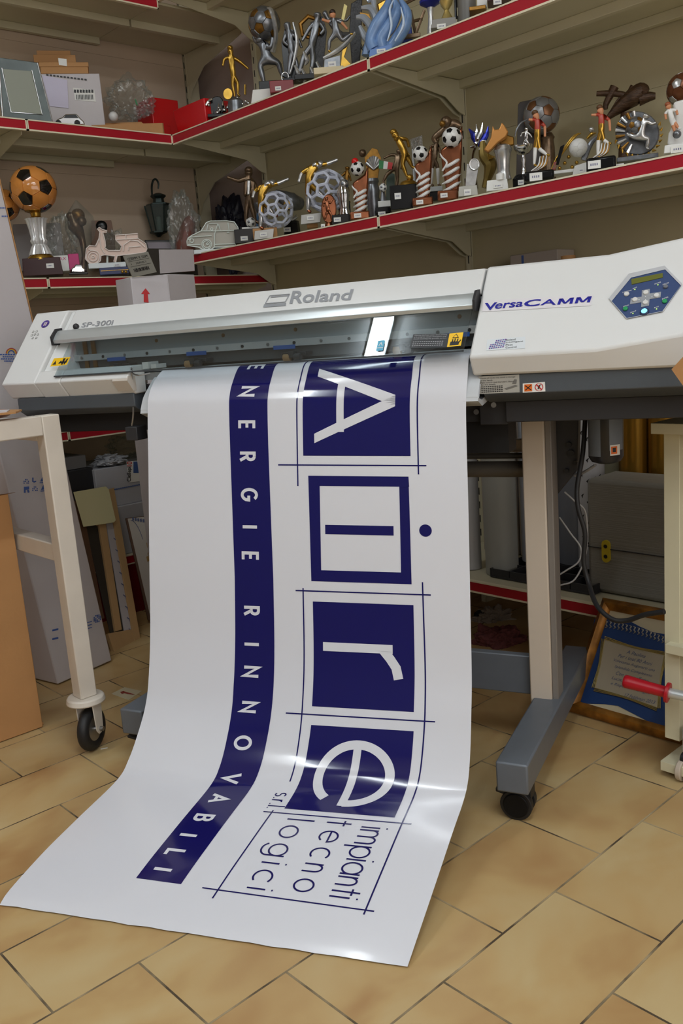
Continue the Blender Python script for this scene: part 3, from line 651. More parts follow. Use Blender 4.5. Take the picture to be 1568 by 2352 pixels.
# ---- hexagonal control panel on the twisted facet between x .2 and .345
A0, A1, A2 = Vector((.200, 0, .937)), Vector((.345, .004, .955)), Vector((.345, .159, 1.128))
HN_l = (A1 - A0).cross(A2 - A0).normalized()
if HN_l.y > 0: HN_l = -HN_l
HN = PU * HN_l.x + PW * HN_l.y + Vector((0, 0, HN_l.z)); HP = pwor(*A1)
def ph(px, py, off=.0): return ploc(onplane(px, py, HN, HP + HN * off))
def pc(u, v): return (1040 + u * .33673, 540 + v * .33673)      # close-up crop to photo pixels
def bez(name, pts, mt, off, th, par=None, bev=0):
    bm = B(); P = [ph(*pc(*p), off) for p in pts]; extrude(bm, P, -HN_l * th if False else HN_l * -th); return pp(name, bm, mt, par, bev=bev)
outer = [(1062, 432), (1200, 262), (1442, 208), (1562, 330), (1432, 520), (1182, 570)]
inner = [(1082, 450), (1214, 290), (1446, 234), (1553, 342), (1428, 518), (1184, 566)]
bm = B(); Po = [ph(*pc(*p), .003) for p in outer]; Pi = [ph(*pc(*p), .0032) for p in inner]; Pd = [ph(*pc(*p), .0015) for p in inner]; Pb = [ph(*pc(*p), -.004) for p in outer]
va, vb, vc_, vd = [[bm.verts.new(p) for p in Q] for Q in (Po, Pi, Pd, Pb)]
for i in range(6):
    j = (i + 1) % 6; bm.faces.new((va[i], va[j], vb[j], vb[i])); bm.faces.new((vb[i], vb[j], vc_[j], vc_[i])); bm.faces.new((vd[i], vd[j], va[j], va[i]))
bm.faces.new(vd)
pp('panel_bezel', bm, mat('bezel_shade_grey', (186, 188, 192), .4), smooth=20)  # white rim coloured grey to stand for its shading
cp = bez('control_panel', inner, mat('panel_blue', (52, 72, 116), .4), .0022, .004)
cp['label'] = 'hexagonal blue control panel with display and buttons'
bez('display', [(1214, 300), (1430, 258), (1430, 288), (1218, 336)], mat('lcd_olive', (104, 108, 44), .3), .0035, .003, cp)
bez('key_cross', [(1288, 376), (1342, 366), (1340, 398), (1418, 386), (1414, 424), (1340, 436), (1336, 480), (1282, 490), (1284, 458), (1206, 470), (1212, 430), (1286, 420)], mat('key_cross_grey', (150, 154, 160), .4), .0033, .002, cp)
def button(u, v, r, m, nm='button', em=None):
    bm = B(); c = ph(*pc(u, v), .003); cyl(bm, c, c + HN_l * .003, r, r * .85, n=20); return pp(nm, bm, m, cp, bev=.0006)
KEYW = mat('key_white', (215, 215, 212), .35); KEYG = mat('key_green', (40, 150, 90), .35)
for u, v in ((1315, 394), (1388, 414), (1312, 462), (1240, 442), (1184, 404)): button(u, v, .0052, KEYW)
button(1450, 353, .0045, mat('key_grey', (110, 114, 122), .4)); button(1444, 453, .0048, KEYG); button(1176, 504, .0048, KEYG)
button(1306, 524, .0085, mat('power_ring', (38, 52, 84), .3)); b_ = button(1305, 524, .006, mat('power_glow', (120, 215, 255), .3, emit=1.6), 'power_button'); b_.location = HN_l * .0008
for u, v in ((1240, 372), (1397, 340), (1227, 535), (1388, 505)):
    bm = B(); c = ph(*pc(u, v), .003); cyl(bm, c, c + HN_l * .0008, .0012, n=8); pp('indicator_light', bm, mat('led_green', (190, 235, 120), .4, emit=.6), cp)
bm = B()
for s, (u0, v0, u1, v1) in {'FUNCTION': (1155, 392, 1216, 376), 'BASE': (1226, 366, 1254, 354), 'HEATER': (1374, 334, 1418, 320), 'PAUSE': (1430, 338, 1472, 324), 'MENU': (1160, 488, 1198, 476), 'SETUP': (1208, 530, 1248, 516), 'ENTER': (1426, 436, 1468, 422), 'BUSY': (1372, 496, 1404, 486)}.items():
    f = quadfn(*[ph(*pc(*q), .003) for q in ((u0, v0 - 4), (u1, v1 - 4), (u1, v1 + 4), (u0, v0 + 4))]); text_on(bm, s, f)
for (u, v) in ((1312, 418), (1312, 440), (1268, 438), (1356, 420)): 
    c = ph(*pc(u, v), .004); poly(bm, [c + Vector((a, b * .667, b * .745)) for a, b in ((-.0012, -.001), (.0012, -.001), (0, .0012))])
pp('panel_lettering', bm, PAPER, cp, smooth=0)

# ================================================================ BANNER
RB = [(-.05, .115, .9475), (-.05, .08, .9470), (-.05, .038, .9375), (-.05, .0214, .9), (-.05, .0074, .8661), (-.05, -.0016, .8205), (-.0459, -.0219, .7205), (-.0428, -.0389, .6198), (-.0401, -.0629, .4495), (-.0375, -.0825, .321), (-.0351, -.1047, .2481), (-.0328, -.1279, .1854), (-.0305, -.1572, .1359), (-.0283, -.1985, .1124), (-.0262, -.2719, .0913), (-.0241, -.3806, .0545), (-.022, -.532, .003)]
LB = [(-.81, .14, .9475), (-.81, .105, .9475), (-.81, .0674, .9448), (-.81, .0288, .9194), (-.81, .0059, .8911), (-.81, -.0054, .8522), (-.81, -.0303, .7037), (-.81, -.0648, .5044), (-.81, -.0901, .3535), (-.81, -.1172, .2456), (-.81, -.1393, .19), (-.81, -.1745, .1409), (-.81, -.22, .0929), (-.81, -.2663, .0663), (-.81, -.3948, .0469), (-.808, -.4996, .032), (-.802, -.60, .014), (-.798, -.633, .003)]
def curve_s(P, start):
    Q = catmull(P, 10); s = [0]
    for a, b in zip(Q, Q[1:]): s.append(s[-1] + (b - a).length)
    s0 = s[start * 10]; return Q, [x - s0 for x in s]
LQ, LS = curve_s(LB, 2); RQ, RS = curve_s(RB, 2)
def interp(Q, S, v):
    if v <= S[0]: return Q[0]
    lo, hi = 0, len(S) - 1
    while hi - lo > 1:
        k = (lo + hi) // 2
        if S[k] <= v: lo = k
        else: hi = k
    t = (v - S[lo]) / max(1e-9, S[hi] - S[lo]); return Q[lo].lerp(Q[hi], min(max(t, 0), 1))
LT = 1.3642
def surf0(uu, v):
    a = interp(LQ, LS, v / LT * LS[-1]); b = interp(RQ, RS, v / LT * RS[-1]); return a.lerp(b, uu / .762)
def bsurf(uu, v, off=0):
    p = surf0(uu, v)
    # slight waves where the vinyl lies over the floor
    if off:
        du = surf0(uu + .004, v) - surf0(uu - .004, v); dv = surf0(uu, v + .004) - surf0(uu, v - .004); n = dv.cross(du).normalized()
        if n.y > 0 and abs(n.y) > abs(n.z): n = -n
        if n.z < 0 and abs(n.z) >= abs(n.y): n = -n
        p = p + n * off
    return p
BN = empty('printed_vinyl_banner', 'long white vinyl print with navy Aire lettering hanging from the printer onto the floor', 'banner', PO, PHI)
bm = B(); NU, NV = 20, 360
V0 = -.075
def bfn(i, j):
    v = V0 + j * (LT - V0); 
    if j == 1: v -= .0022 * abs(math.sin(i * 90)) 
    return bsurf(i * .762, v)
grid(bm, bfn, NU, NV); obj('vinyl_sheet', bm, VINYL, BN, smooth=60)
# printed artwork, cut fine enough to follow the curl
def art(quads_or_polys, m=0):
    bm = B()
    for pl_ in quads_or_polys:
        try: bm.faces.new([bm.verts.new((p[0], p[1], 0)) for p in pl_])
        except ValueError: pass
    v = -.06
    while v < 1.36:
        g = bm.verts[:] + bm.edges[:] + bm.faces[:]
        bmesh.ops.bisect_plane(bm, geom=g, plane_co=(0, v, 0), plane_no=(0, 1, 0)); v += .004
    return bm
def rect(u0, u1, v0, v1): return [(u0, v0), (u1, v0), (u1, v1), (u0, v1)]
def finish_art(bm, off):
    for v in bm.verts:
        v.co = bsurf(v.co.x, v.co.y, off)
# UV text: text x axis runs down the banner (+v), text y axis to the right (+u)
def word(s, vc, uc, em, w, track=0.0, vs=1.0, centers=None):
    out = []; x = 0; total = sum(GL[ch][0] for ch in s if ch != ' ') + track * (len(s) - 1)
    for k, ch in enumerate(s):
        adv, st = GL[ch]
        if centers: x0 = centers[k] - adv / 2 * em * vs
        else: x0 = vc + x * em * vs
        for pl_ in st:
            for q in stroke2d([(p[0] * em * vs, p[1] * em) for p in pl_], w): out.append([(uc + p[1], x0 + p[0]) for p in q])
        x += adv + track
    return out, x * em * vs
NAV = []
def bandu(v): return .221 + (0.004 if .2 < v < .55 else 0)
NAV.append(('title_band', [[(.217, -.06), (.315, -.06), (.3185, .2), (.3255, .5), (.3255, .75), (.3235, .95), (.318, 1.262), (.226, 1.262), (.230, .95), (.2265, .75), (.229, .5), (.222, .2)]], NAVY, .0005))
lines = [rect(.3875, .3905, -.06, .2893), rect(.6595, .6625, -.06, .2612), rect(.342, .678, .2405, .2435), rect(.379, .6815, .5245, .5275), rect(.3595, .6895, .8035, .8065), rect(.383, .6825, 1.0485, 1.0515), rect(.361, .678, 1.262, 1.265),
         [(.3955, .5198), (.3985, .5198), (.3985, .7805), (.402, .9576), (.399, .9576), (.3955, .7805)], [(.663, .498), (.666, .498), (.6695, .79), (.6665, 1.0), (.6645, 1.2734), (.6615, 1.2734), (.6635, 1.0), (.6665, .79)], [(.4, 1.0438), (.403, 1.0438), (.3925, 1.2839), (.3895, 1.2839)]]
NAV.append(('rule_lines', lines, NAVY, .0005))
sq = []
sq += [rect(.403, .645, -.0135, .221)]
sq += [[(.414, .266), (.6395, .266), (.6405, .2885), (.4405, .2885)], [(.6405, .2885), (.6395, .266), (.6415, .5035), (.6193, .478), (.6193, .2885)], [(.4405, .478), (.6193, .478), (.6415, .5035), (.417, .5035)], [(.414, .266), (.4405, .2885), (.4405, .478), (.417, .5035)], rect(.4516, .605, .3755, .3965)]
sq += [[(.673 + .0132 * math.cos(a * math.pi / 16), .384 + .0135 * math.sin(a * math.pi / 16)) for a in range(32)]]
sq += [rect(.4195, .6445, .5497, .7865), rect(.4215, .646, .828, 1.036)]
NAV.append(('letter_squares', sq, NAVY, .0005))
wh = []
def band_stroke(p, w): return [list(q) for q in [[(a.x, a.y) for a in s] for s in stroke2d(p, w)]]
WG = []
wh += [[(.430, .018), (.430, .039), (.6135, .112), (.6135, .087)], [(.430, .172), (.430, .193), (.6135, .112), (.6135, .087)], rect(.482, .499, .045, .168)]
WG.append(wh); wh = []
wh += [rect(.4418, .598, .641, .661)] + band_stroke([(.575, .651), (.592, .672), (.605, .692), (.6105, .7175)], .0205)
wh += band_stroke([(.5305 + .0755 * math.cos(math.radians(a)) * 1.02, .937 + .0745 * math.sin(math.radians(a))) for a in [90 + (-330) * (k / 60) for k in range(61)]][::1], .019)[:0]
WG.append(wh); wh = []
cu, cv = .533, .9365
ring = [(cu + .0745 * math.sin(math.radians(a)), cv + .0715 * math.cos(math.radians(a))) for a in [0 + 325 * k / 60 for k in range(61)]]
wh += band_stroke([(cu - .0, cv + .0715)] + ring[1:], .0195)
wh += [rect(.5225, .5395, .866, 1.0155)]
WG.append(wh)
for wh in WG: NAV.append(('big_letter', wh, VINYL, .001))
E_ = [.001, .0745, .1514, .2234, .3093, .3836, .4502, .5762, .6535, .7163, .7965, .8775, .9613, 1.02, 1.0886, 1.1374, 1.1871, 1.2333]
# letters of the band
bl = []
seq = 'ENERGIERINNOVABILI'
for ch, v in zip(seq, [.003, .0745, .1514, .2234, .3093, .3836, .4502, .5762, .6535, .7163, .7965, .8775, .9613, 1.022, 1.084, 1.1374, 1.1871, 1.2333]):
    bu = .2475 + (.004 if .3 < v < 1.1 else 0)
    o_, _ = word(ch, 0, bu, .050, .0072, vs=.82, centers=[v]); NAV.append(('band_letter', o_, VINYL, .001))
for s, u0, v0, v1, em in (('impianti', .592, 1.066, 1.246, .073), ('tecno', .522, 1.056, 1.244, .078), ('logici', .441, 1.062, 1.252, .078)):
    tot = sum(GL[c][0] for c in s); tr = {'impianti': .03, 'tecno': .22, 'logici': .2}[s]
    L_ = (tot + tr * (len(s) - 1)) * em; o_, _ = word(s, v0, u0, em * (.9 if s != 'impianti' else 1), .0036, track=tr, vs=(v1 - v0) / L_ / (.9 if s != 'impianti' else 1)); bl2 = o_
    NAV.append(('small_word', bl2, NAVY, .0006))
o_, _ = word('s.r.l.', .989, .384, .046, .003, track=.08, vs=.75); NAV.append(('company_suffix', o_, NAVY, .0006))
for nm, ps, mt, off in NAV:
    bm = art(ps); finish_art(bm, off); obj(nm, bm, mt, BN, smooth=60)
# ================================================================ ITEMS traced from close-up crops
CROP = {'E': (400, 340, .26786), 'F': (760, 250, .26786), 'G': (1160, 160, .2602), 'U': (440, 0, .39541), 'V': (1000, 0, .36224), 'W': (0, 360, .29337), 'T': (0, 0, .33163), 'P': (0, 0, 1.0),
        'K': (0, 900, .24235), 'M': (0, 1300, .2551), 'Q': (1040, 900, .33673), 'S': (1040, 1300, .33673)}
class Item:
    """a thing standing at its own depth; p() turns a point of the close-up into the thing's own coordinates"""
    def __init__(s, name, label, cat, crop, base, plane, z=None, group=None, face=True, yaw=None):
        s.o = CROP[crop]; px, py = s.px(*base); ax, val = plane
        P = {'X': atX, 'Y': atY, 'Z': atZ}[ax](px, py, val)
        s.P = Vector((P.x, P.y, z if z is not None else P.z))
        d = CAM - s.P; s.yaw = (math.atan2(d.y, d.x) + math.pi / 2) if yaw is None else yaw
        s.r = empty(name, label, cat, s.P, s.yaw, group)
        s.lx = Vector((math.cos(s.yaw), math.sin(s.yaw), 0)); s.ly = Vector((-s.lx.y, s.lx.x, 0))
        s.s = (s.P - CAM).dot(FWD) / F_PX * s.o[2]         # metres per crop pixel at this depth
    def px(s, u, v): return s.o[0] + u * s.o[2], s.o[1] + v * s.o[2]
    def p(s, u, v, dy=0):
        w_ = onplane(*s.px(u, v), s.ly, s.P + s.ly * dy) - s.P
        return Vector((w_.dot(s.lx), w_.dot(s.ly), w_.z))
    def add(s, name, bm, m, par=None, **k): return obj(name, bm, m, par or s.r, **k)
    def plate(s, name, pts, m, th=.01, dy=0, bev=.0008, par=None, bm=None, mi=0):
        own = bm is None; bm = bm or B(); P = [s.p(*q, dy - th / 2) for q in pts]; extrude(bm, P, (0, th, 0), mi)
        if own: return s.add(name, bm, m, par, bev=bev)
    def block(s, name, u0, u1, v0, v1, m, depth=None, dy=0, bev=.0015, par=None, top=1.0, n=0):
        """box from shelf level (v1) up to v0, optional octagonal, optional taper"""
        a = s.p(u0, v1, dy); b = s.p(u1, v1, dy); t = s.p((u0 + u1) / 2, v0, dy); w = (b.x - a.x) / 2; c = (a.x + b.x) / 2; d = (depth or w * 2) / 2
        z0 = 0 if a.z < .012 else a.z; bm = B()
        q = [(-w, -d), (w, -d), (w, d), (-w, d)]
        hexa(bm, [(c + x, dy + y, z0) for x, y in q], [(c + x * top, dy + y * top, t.z) for x, y in q]); return s.add(name, bm, m, par, bev=bev)
    def lathe(s, name, u, prof, m, dy=0, par=None, n=24, flute=0, fl=0, snap=False, bm=None, mi=0):
        """prof: (crop y, half width in crop px) listed from the top down"""
        own = bm is None; bm = bm or B(); pr = []
        for v, hw in prof[::-1]: pr.append((hw * s.s, s.p(u, v, dy).z))
        if snap: pr[0] = (pr[0][0], 0)
        vm = sum(q[0] for q in prof) / len(prof); c = s.p(u, vm, dy); lathe(bm, (c.x, dy, 0), pr, n, mi, flute, fl)
        if own: return s.add(name, bm, m, par)
    def ball(s, name, u, v, r, m, dy=0, par=None, sz=(1, 1, 1), bm=None, mi=0):
        own = bm is None; bm = bm or B(); ball(bm, s.p(u, v, dy), r * s.s, mi, 18, sz)
        if own: return s.add(name, bm, m, par)
    def football(s, name, u, v, r, m, dy=0, par=None, rot=(.3, .5, .2), frame=False, tr=.06):
        bm = B(); football(bm, s.p(u, v, dy), r * s.s, rot=rot, frame=frame, tr=tr); return s.add(name, bm, m, par)
    def tube(s, name, pts, r, m, par=None, n=8, k=5, bm=None, mi=0, closed=False):
        own = bm is None; bm = bm or B(); P = [s.p(q[0], q[1], q[2] * s.s if len(q) > 2 else 0) for q in pts]
        tube(bm, P, [x * s.s for x in r] if isinstance(r, (list, tuple)) else r * s.s, n, mi, k, closed)
        if own: return s.add(name, bm, m, par)
    def tag(s, u, v, w=60, h=36, dy=0, par=None):
        bm = B(); c = s.p(u, v, dy); w *= s.s / 2; h *= s.s / 2
        box(bm, c.x - w, c.x + w, dy - .0012, dy, c.z - h, c.z + h, 0)
        for k in range(4): box(bm, c.x - w * .6 + k * w * .32, c.x - w * .6 + k * w * .32 + w * .18, dy - .0016, dy - .0012, c.z - h * .25, c.z + h * .3, 1)
        return s.add('price_tag', bm, [PAPER, mat('tag_ink', (120, 120, 150), .6)], par)
    def figure(s, mats, head, neck, pel, armL, armR, legL, legR, hr=26, hair=None, reg=None, name='figure', par=None, shoulder=None):
        """one continuous figure grown over a jointed skeleton; joints in crop px (+ optional depth px)"""
        J = lambda q: s.p(q[0], q[1], (q[2] if len(q) > 2 else 0) * s.s)
        k = hr * s.s * 1.5; V = []; E_ = []; R = []
        def v(q, r): V.append(J(q)); R.append(r * k); return len(V) - 1
        mid = lambda a, b, t=.5: tuple((x * (1 - t) + y * t) for x, y in zip((list(a) + [0])[:3], (list(b) + [0])[:3]))
        iP = v(pel, .72); iW = v(mid(pel, neck, .35), .62); iC = v(mid(pel, neck, .75), .82); iN = v(neck, .34); iH = v(mid(neck, head, .6), .66); iT = v(mid(neck, head, 1.2), .60)
        E_ += [(iP, iW), (iW, iC), (iC, iN), (iN, iH), (iH, iT)]
        sh = shoulder or [mid(neck, armL[0], .28), mid(neck, armR[0], .28)]
        for (el, ha), sp in ((armL, sh[0]), (armR, sh[1])):
            a = v(sp, .42); b = v(el, .30); c = v(mid(el, ha, .85), .22); d = v(ha, .27); E_ += [(iC, a), (a, b), (b, c), (c, d)]
        for kn, ft in (legL, legR):
            hp = v(mid(pel, kn, .22), .56); a = v(kn, .38); b = v(mid(kn, ft, .45), .36); c = v(mid(kn, ft, .92), .22)
            t = (ft[0] + (hr * .7 if len(ft) < 4 else ft[3]), ft[1] + 3, (ft[2] if len(ft) > 2 else 0) - hr * .3); d = v(t, .24); E_ += [(iP, hp), (hp, a), (a, b), (b, c), (c, d)]
        me = bpy.data.meshes.new('sk'); me.from_pydata([tuple(x) for x in V], E_, []); o = bpy.data.objects.new('sk', me); COL.objects.link(o)
        sk = o.modifiers.new('skin', 'SKIN'); sk.use_smooth_shade = True
        for i, sv in enumerate(me.skin_vertices[0].data): sv.radius = (R[i], R[i]); sv.use_root = (i == 0)
        su = o.modifiers.new('s', 'SUBSURF'); su.levels = 2
        bpy.context.view_layer.update(); dg = bpy.context.evaluated_depsgraph_get(); nm = bpy.data.meshes.new_from_object(o.evaluated_get(dg)); bpy.data.objects.remove(o); nm.name = name
        mats = mats if isinstance(mats, (list, tuple)) else [mats]
        nm.materials.clear()
        for m in mats: nm.materials.append(m)
        if reg:
            segs = [(V[a], V[b], reg[min(i, len(reg) - 1)]) for i, (a, b) in enumerate(E_)]
            for p_ in nm.polygons:
                c = p_.center; best = (9, 0)
                for a, b, mi in segs:
                    ab = b - a; t = max(0, min(1, (c - a).dot(ab) / max(ab.length_squared, 1e-12))); dd = (c - a - ab * t).length
                    if dd < best[0]: best = (dd, mi)
                p_.material_index = best[1]
        for p_ in nm.polygons: p_.use_smooth = True
        ob = bpy.data.objects.new(name, nm); COL.objects.link(ob); ob.parent = par or s.r
        if hair:
            bm = B(); h = V[iT]; ball(bm, h + Vector((0, k * .10, k * .12)), k * .56, 0, 12, (1, 1, .85)); obj('hair', bm, hair, ob)
        return ob
# body regions for figures: order of edges: 5 torso/neck/head, 4+4 arms, 5+5 legs
def regs(shirt, short, skin, sock, shoe): return [short, shirt, shirt, skin, skin] + [shirt, shirt, skin, skin] * 2 + [short, short, sock, sock, shoe] * 2
ZL, ZU = 1.341, 1.789     # shelf tops with rail, right wall: the rows stand just behind the rail
GL_ = 'trophies on the lower right shelf'; GU = 'trophies on the upper right shelf'
ZR, ZRU = 1.339, 1.787
TAG_X = 1.05
# ---- lower right row (close-ups E, F, G)
it = Item('car_plaque', 'pale acrylic plaque cut as a small old car, left end of the lower trophy row', 'plaque', 'E', (320, 880), ('X', 1.04), ZR)
car = [(108, 800), (120, 770), (150, 750), (230, 712), (275, 640), (310, 626), (450, 624), (515, 634), (545, 680), (552, 712), (530, 735), (525, 835), (420, 850), (345, 850), (318, 868), (240, 868), (205, 850), (110, 835)]
it.plate('car_body', car, mat('acrylic_grey', (172, 168, 156), .3), .008)
# outline of the plaque
OUT = mat('acrylic_white', (226, 236, 230), .2)
bm = B()
for c in (car + [car[0]], [(345, 850), (345, 740), (375, 650), (300, 650)], [(230, 712), (350, 712), (375, 650)], [(355, 712), (545, 706)], [(380, 655), (395, 710)], [(460, 640), (470, 705)], [(130, 765), (320, 752)], [(115, 828), (225, 828)], [(345, 828), (525, 820)], [(288, 655), (280, 705)], [(450, 725), (472, 722)]): it.tube('', [(a, b, -20) for a, b in c], 4.5, OUT, bm=bm, k=1)
for cx, cy, r in ((278, 826, 42), (278, 826, 30), (285, 822, 8), (150, 795, 16), (130, 780, 8), (322, 695, 10)): it.tube('', [(cx + r * math.cos(t * math.pi / 10), cy + r * math.sin(t * math.pi / 10), -20) for t in range(21)], 4, OUT, bm=bm, k=1)
it.add('raised_outline', bm, OUT)
it.block('stand', 170, 530, 866, 905, mat('acrylic_base', (214, 224, 226), .2), .03)
it = Item('pointing_man_trophy', 'bronze suited man pointing left beside a white ball on black base', 'trophy', 'E', (608, 830), ('X', 1.13), ZR, GL_)
it.block('base', 524, 690, 700, 825, BLACKG, .05); it.block('base_plate', 580, 728, 682, 703, WHITEP, .045)
it.figure([BRONZE, SILVER], (638, 205), (638, 248), (640, 400), ((555, 285), (450, 248)), ((700, 320, -5), (672, 410)), ((622, 510), (612, 640)), ((662, 500), (700, 640)), 41, BRONZE)
it.plate('jacket', [(596, 280), (640, 258), (700, 285), (690, 400), (655, 420), (645, 330), (620, 415), (592, 405)], BRONZE, .03, -.002, bev=.006); it.plate('waistcoat', [(625, 275), (655, 275), (648, 400), (622, 400)], SILVER, .026, -.010, bev=.003)
it.football('ball', 655, 638, 42, [PEWTER, WHITEP], -.02); it.tag(600, 775, dy=-.026)
GP = mat('plate_silver', (165, 165, 162), .3, .4)
def hexball(it, head, neck, pel, aL, aR, lL, lR, ring, ring2, plate, tagp, gold):
    it.figure([GOLD, SILVER, COPPER], head, neck, pel, aL, aR, lL, lR, 42, SILVER, regs(0, 0, 1, 1, 2))
    bm = B()
    for (cx, cy, r) in (ring, ring2): it.football
    cx, cy, r = ring; football(bm, it.p(cx, cy, .015), r * it.s, rot=(.2, .1, .4), frame=True, tr=.085); it.add('pierced_ball', bm, mat('pierced_white', (205, 210, 226), .3))
    it.plate('base', [(plate[0], plate[1]), (plate[2], plate[1] - 22), (plate[2] - 8, plate[3] - 20), (plate[0] - 5, plate[3])], GP, .03, -.01)
    it.block('base_block', gold[0], gold[1], gold[2], gold[3], CARD, .04, .02); it.tag(*tagp, dy=-.028)
it = Item('ball_player_trophy', 'smaller player leaning over a pierced white ball, silver base', 'trophy', 'E', (780, 785), ('X', 1.08), ZR, GL_)
hexball(it, (828, 310), (775, 322), (735, 425), ((885, 305), (985, 262)), ((688, 370), (672, 430)), ((800, 500), (860, 582)), ((748, 560), (738, 690)), (870, 530, 145), (820, 600, 60), (690, 712, 855, 788), (765, 742), (680, 888, 690, 785))
it = Item('ball_player_trophy', 'larger player leaning over a pierced white ball, on silver and wood base', 'trophy', 'E', (1180, 690), ('X', 1.08), ZR, GL_)
hexball(it, (1240, 148), (1185, 158), (1140, 280), ((1310, 135), (1405, 98)), ((1092, 215), (1066, 295)), ((1215, 360), (1295, 425)), ((1150, 420), (1145, 548)), (1300, 370, 168), (1210, 480, 60), (1088, 575, 1260, 655), (1168, 600), (1140, 1232, 645, 690))
it = Item('horn_trophy', 'grey open tube over silver leaves on a black base', 'trophy', 'E', (990, 745), ('X', 1.25), ZR, GL_)
bm = B(); it.tube('', [(860, 385), (930, 420), (1000, 460), (1085, 480, 60)], [30, 55, 78, 50], PEWTER, bm=bm, n=14); it.add('horn', bm, PEWTER)
bm = B(); c = it.p(978, 485, -.028); cyl(bm, c, c + Vector((0, -.006, 0)), 44 * it.s, 38 * it.s, 22); it.add('horn_mouth', bm, GOLD)
bm = B()
for a in range(9): it.tube('', [(1010, 625), (1010 + 50 * math.cos(a * .8), 590 + 28 * math.sin(a * .8), 10 * math.sin(a))], [14, 3], SILVER, bm=bm, k=1)
it.add('leaves', bm, SILVER); it.lathe('base', 1010, [(628, 62), (650, 62), (652, 66), (742, 70), (800, 70)], BLACKG, n=8, snap=True); it.tag(968, 700, dy=-.034)
it = Item('copper_relief_trophy', 'oval copper relief of a player on a small round foot', 'trophy', 'E', (1325, 680), ('X', 1.05), ZR, GL_)
el = [(1325 + 66 * math.cos(a * math.pi / 12), 520 + 128 * math.sin(a * math.pi / 12)) for a in range(24)]
it.plate('oval_disc', el, COPPER, .016, bev=.004)
it.figure(COPPER, (1305, 425, -40), (1308, 455, -40), (1318, 530, -40), ((1275, 475, -40), (1285, 500, -40)), ((1340, 470, -40), (1360, 430, -40)), ((1300, 575, -40), (1290, 625, -40)), ((1345, 570, -40), (1350, 625, -40)), 18)
it.lathe('foot', 1325, [(640, 26), (668, 34), (680, 34)], COPPER, snap=True); it.tag(1275, 675, 34, 44, dy=-.014)
it = Item('twisted_cup_trophy', 'small chrome cup twisting up to a silver ball on black base', 'trophy', 'F', (90, 1000), ('X', 1.08), ZR, GL_)
it.block('base', 12, 160, 912, 998, BLACKG, .045)
it.lathe('cup', 108, [(640, 20), (680, 44), (740, 52), (800, 42), (850, 36), (890, 44), (912, 50)], CHROME, flute=.08, fl=7, n=56); it.football('ball', 112, 648, 44, [PEWTER, SILVER]); it.tag(54, 950, dy=-.024)
def ribbon(lab, base, bw, cx, bot, top, hw, balls, X, tg, red=False, ape=False):
    it = Item('ribbon_trophy', lab, 'trophy', 'F', (base[0], base[1]), ('X', X), ZR, GL_)
    it.block('base', base[0] - bw, base[0] + bw, bot, base[1], COPPER, .05, n=8, bev=.004)
    H = bot - top
    it.plate('flame', [(cx - hw * .5, bot), (cx - hw * .9, bot - H * .35), (cx - hw * 1.1, bot - H * .62), (cx - hw * .2, bot - H * .72), (cx + hw * .5, bot - H * .8), (cx + hw * 1.15, top), (cx + hw * 1.1, bot - H * .5), (cx + hw * .8, bot)], COPPER, .022, .006, bev=.006)
    bm = B()
    for k in range(4):
        y0 = bot - k * H * .115; it.tube('', [(cx - hw * .95 + k * 4, y0 + 6, 14), (cx - hw * .3, y0 - H * .03, -34), (cx + hw * .5, y0 - H * .1, -30), (cx + hw * .95, y0 - H * .14, 16)], [7, 14, 15, 7], WHITEP, bm=bm)
    it.tube('', [(cx - hw * .9, bot - H * .30, -20), (cx - hw * .45, bot - H * .42, -32), (cx - hw * .9, bot - H * .5, -26), (cx - hw * 1.15, bot - H * .56, -18)], [8, 9, 8, 4], WHITEP, bm=bm)
    it.add('white_ribbon', bm, WHITEP)
    for (u, v, r) in balls: it.football('ball', u, v, r, [BLACKG, WHITEP], -.012, rot=(.6, .2, .9))
    if red: it.ball('red_ball', 205, 452, 30, REDG, -.014)
    if ape:
        bm = B(); it.ball('', 985, 112, 48, BRONZE, -.01, bm=bm); it.ball('', 955, 128, 26, BRONZE, -.03, bm=bm, mi=1); it.tube('', [(900, 290), (885, 250), (960, 190), (1040, 130), (1110, 150)], [18, 24, 34, 44, 26], BRONZE, bm=bm, n=10)
        it.add('crouching_player', bm, [BRONZE, DGOLD])
    it.tag(*tg, dy=-.028); return it
ribbon('smallest copper flame trophy with a red ball on its football', (250, 962), 84, 250, 885, 480, 62, [(225, 512, 58)], 1.06, (228, 915), red=True)
ribbon('middle sized copper flame trophy right of the golden footballer', (788, 845), 88, 790, 765, 300, 66, [(765, 385, 64)], 1.06, (760, 800))
ribbon('tallest copper flame trophy with a dark head above its football', (1004, 800), 88, 1030, 705, 130, 84, [(1035, 245, 82)], 1.07, (968, 742), ape=True)
it = Item('fan_emblem_trophy', 'dark pewter column with a fan shaped gold emblem', 'trophy', 'F', (360, 870), ('X', 1.15), ZR, GL_)
it.lathe('column', 358, [(600, 52), (625, 58), (650, 46), (700, 60), (760, 52), (800, 60), (872, 34)], PEWTER, snap=True)
bm = B()
for k in range(7): a = math.radians(30 + k * 20); it.tube('', [(365, 520), (365 + 75 * math.cos(a), 520 - 115 * math.sin(a))], [6, 14], SILVER, bm=bm, k=1)
it.add('fan', bm, SILVER); it.plate('gold_flame', [(285, 420), (350, 335), (395, 345), (430, 420), (400, 600), (320, 600)], DGOLD, .012, .012)
it.ball('dark_head', 270, 380, 32, BRONZE, .02)
it = Item('flag_figure_trophy', 'dark crouching figure with a small green white red flag and white ball', 'trophy', 'F', (450, 905), ('X', 1.14), ZR, GL_)
it.block('base', 385, 512, 850, 905, BLACKG, .05); it.block('white_plate', 405, 514, 795, 852, WHITEP, .04)
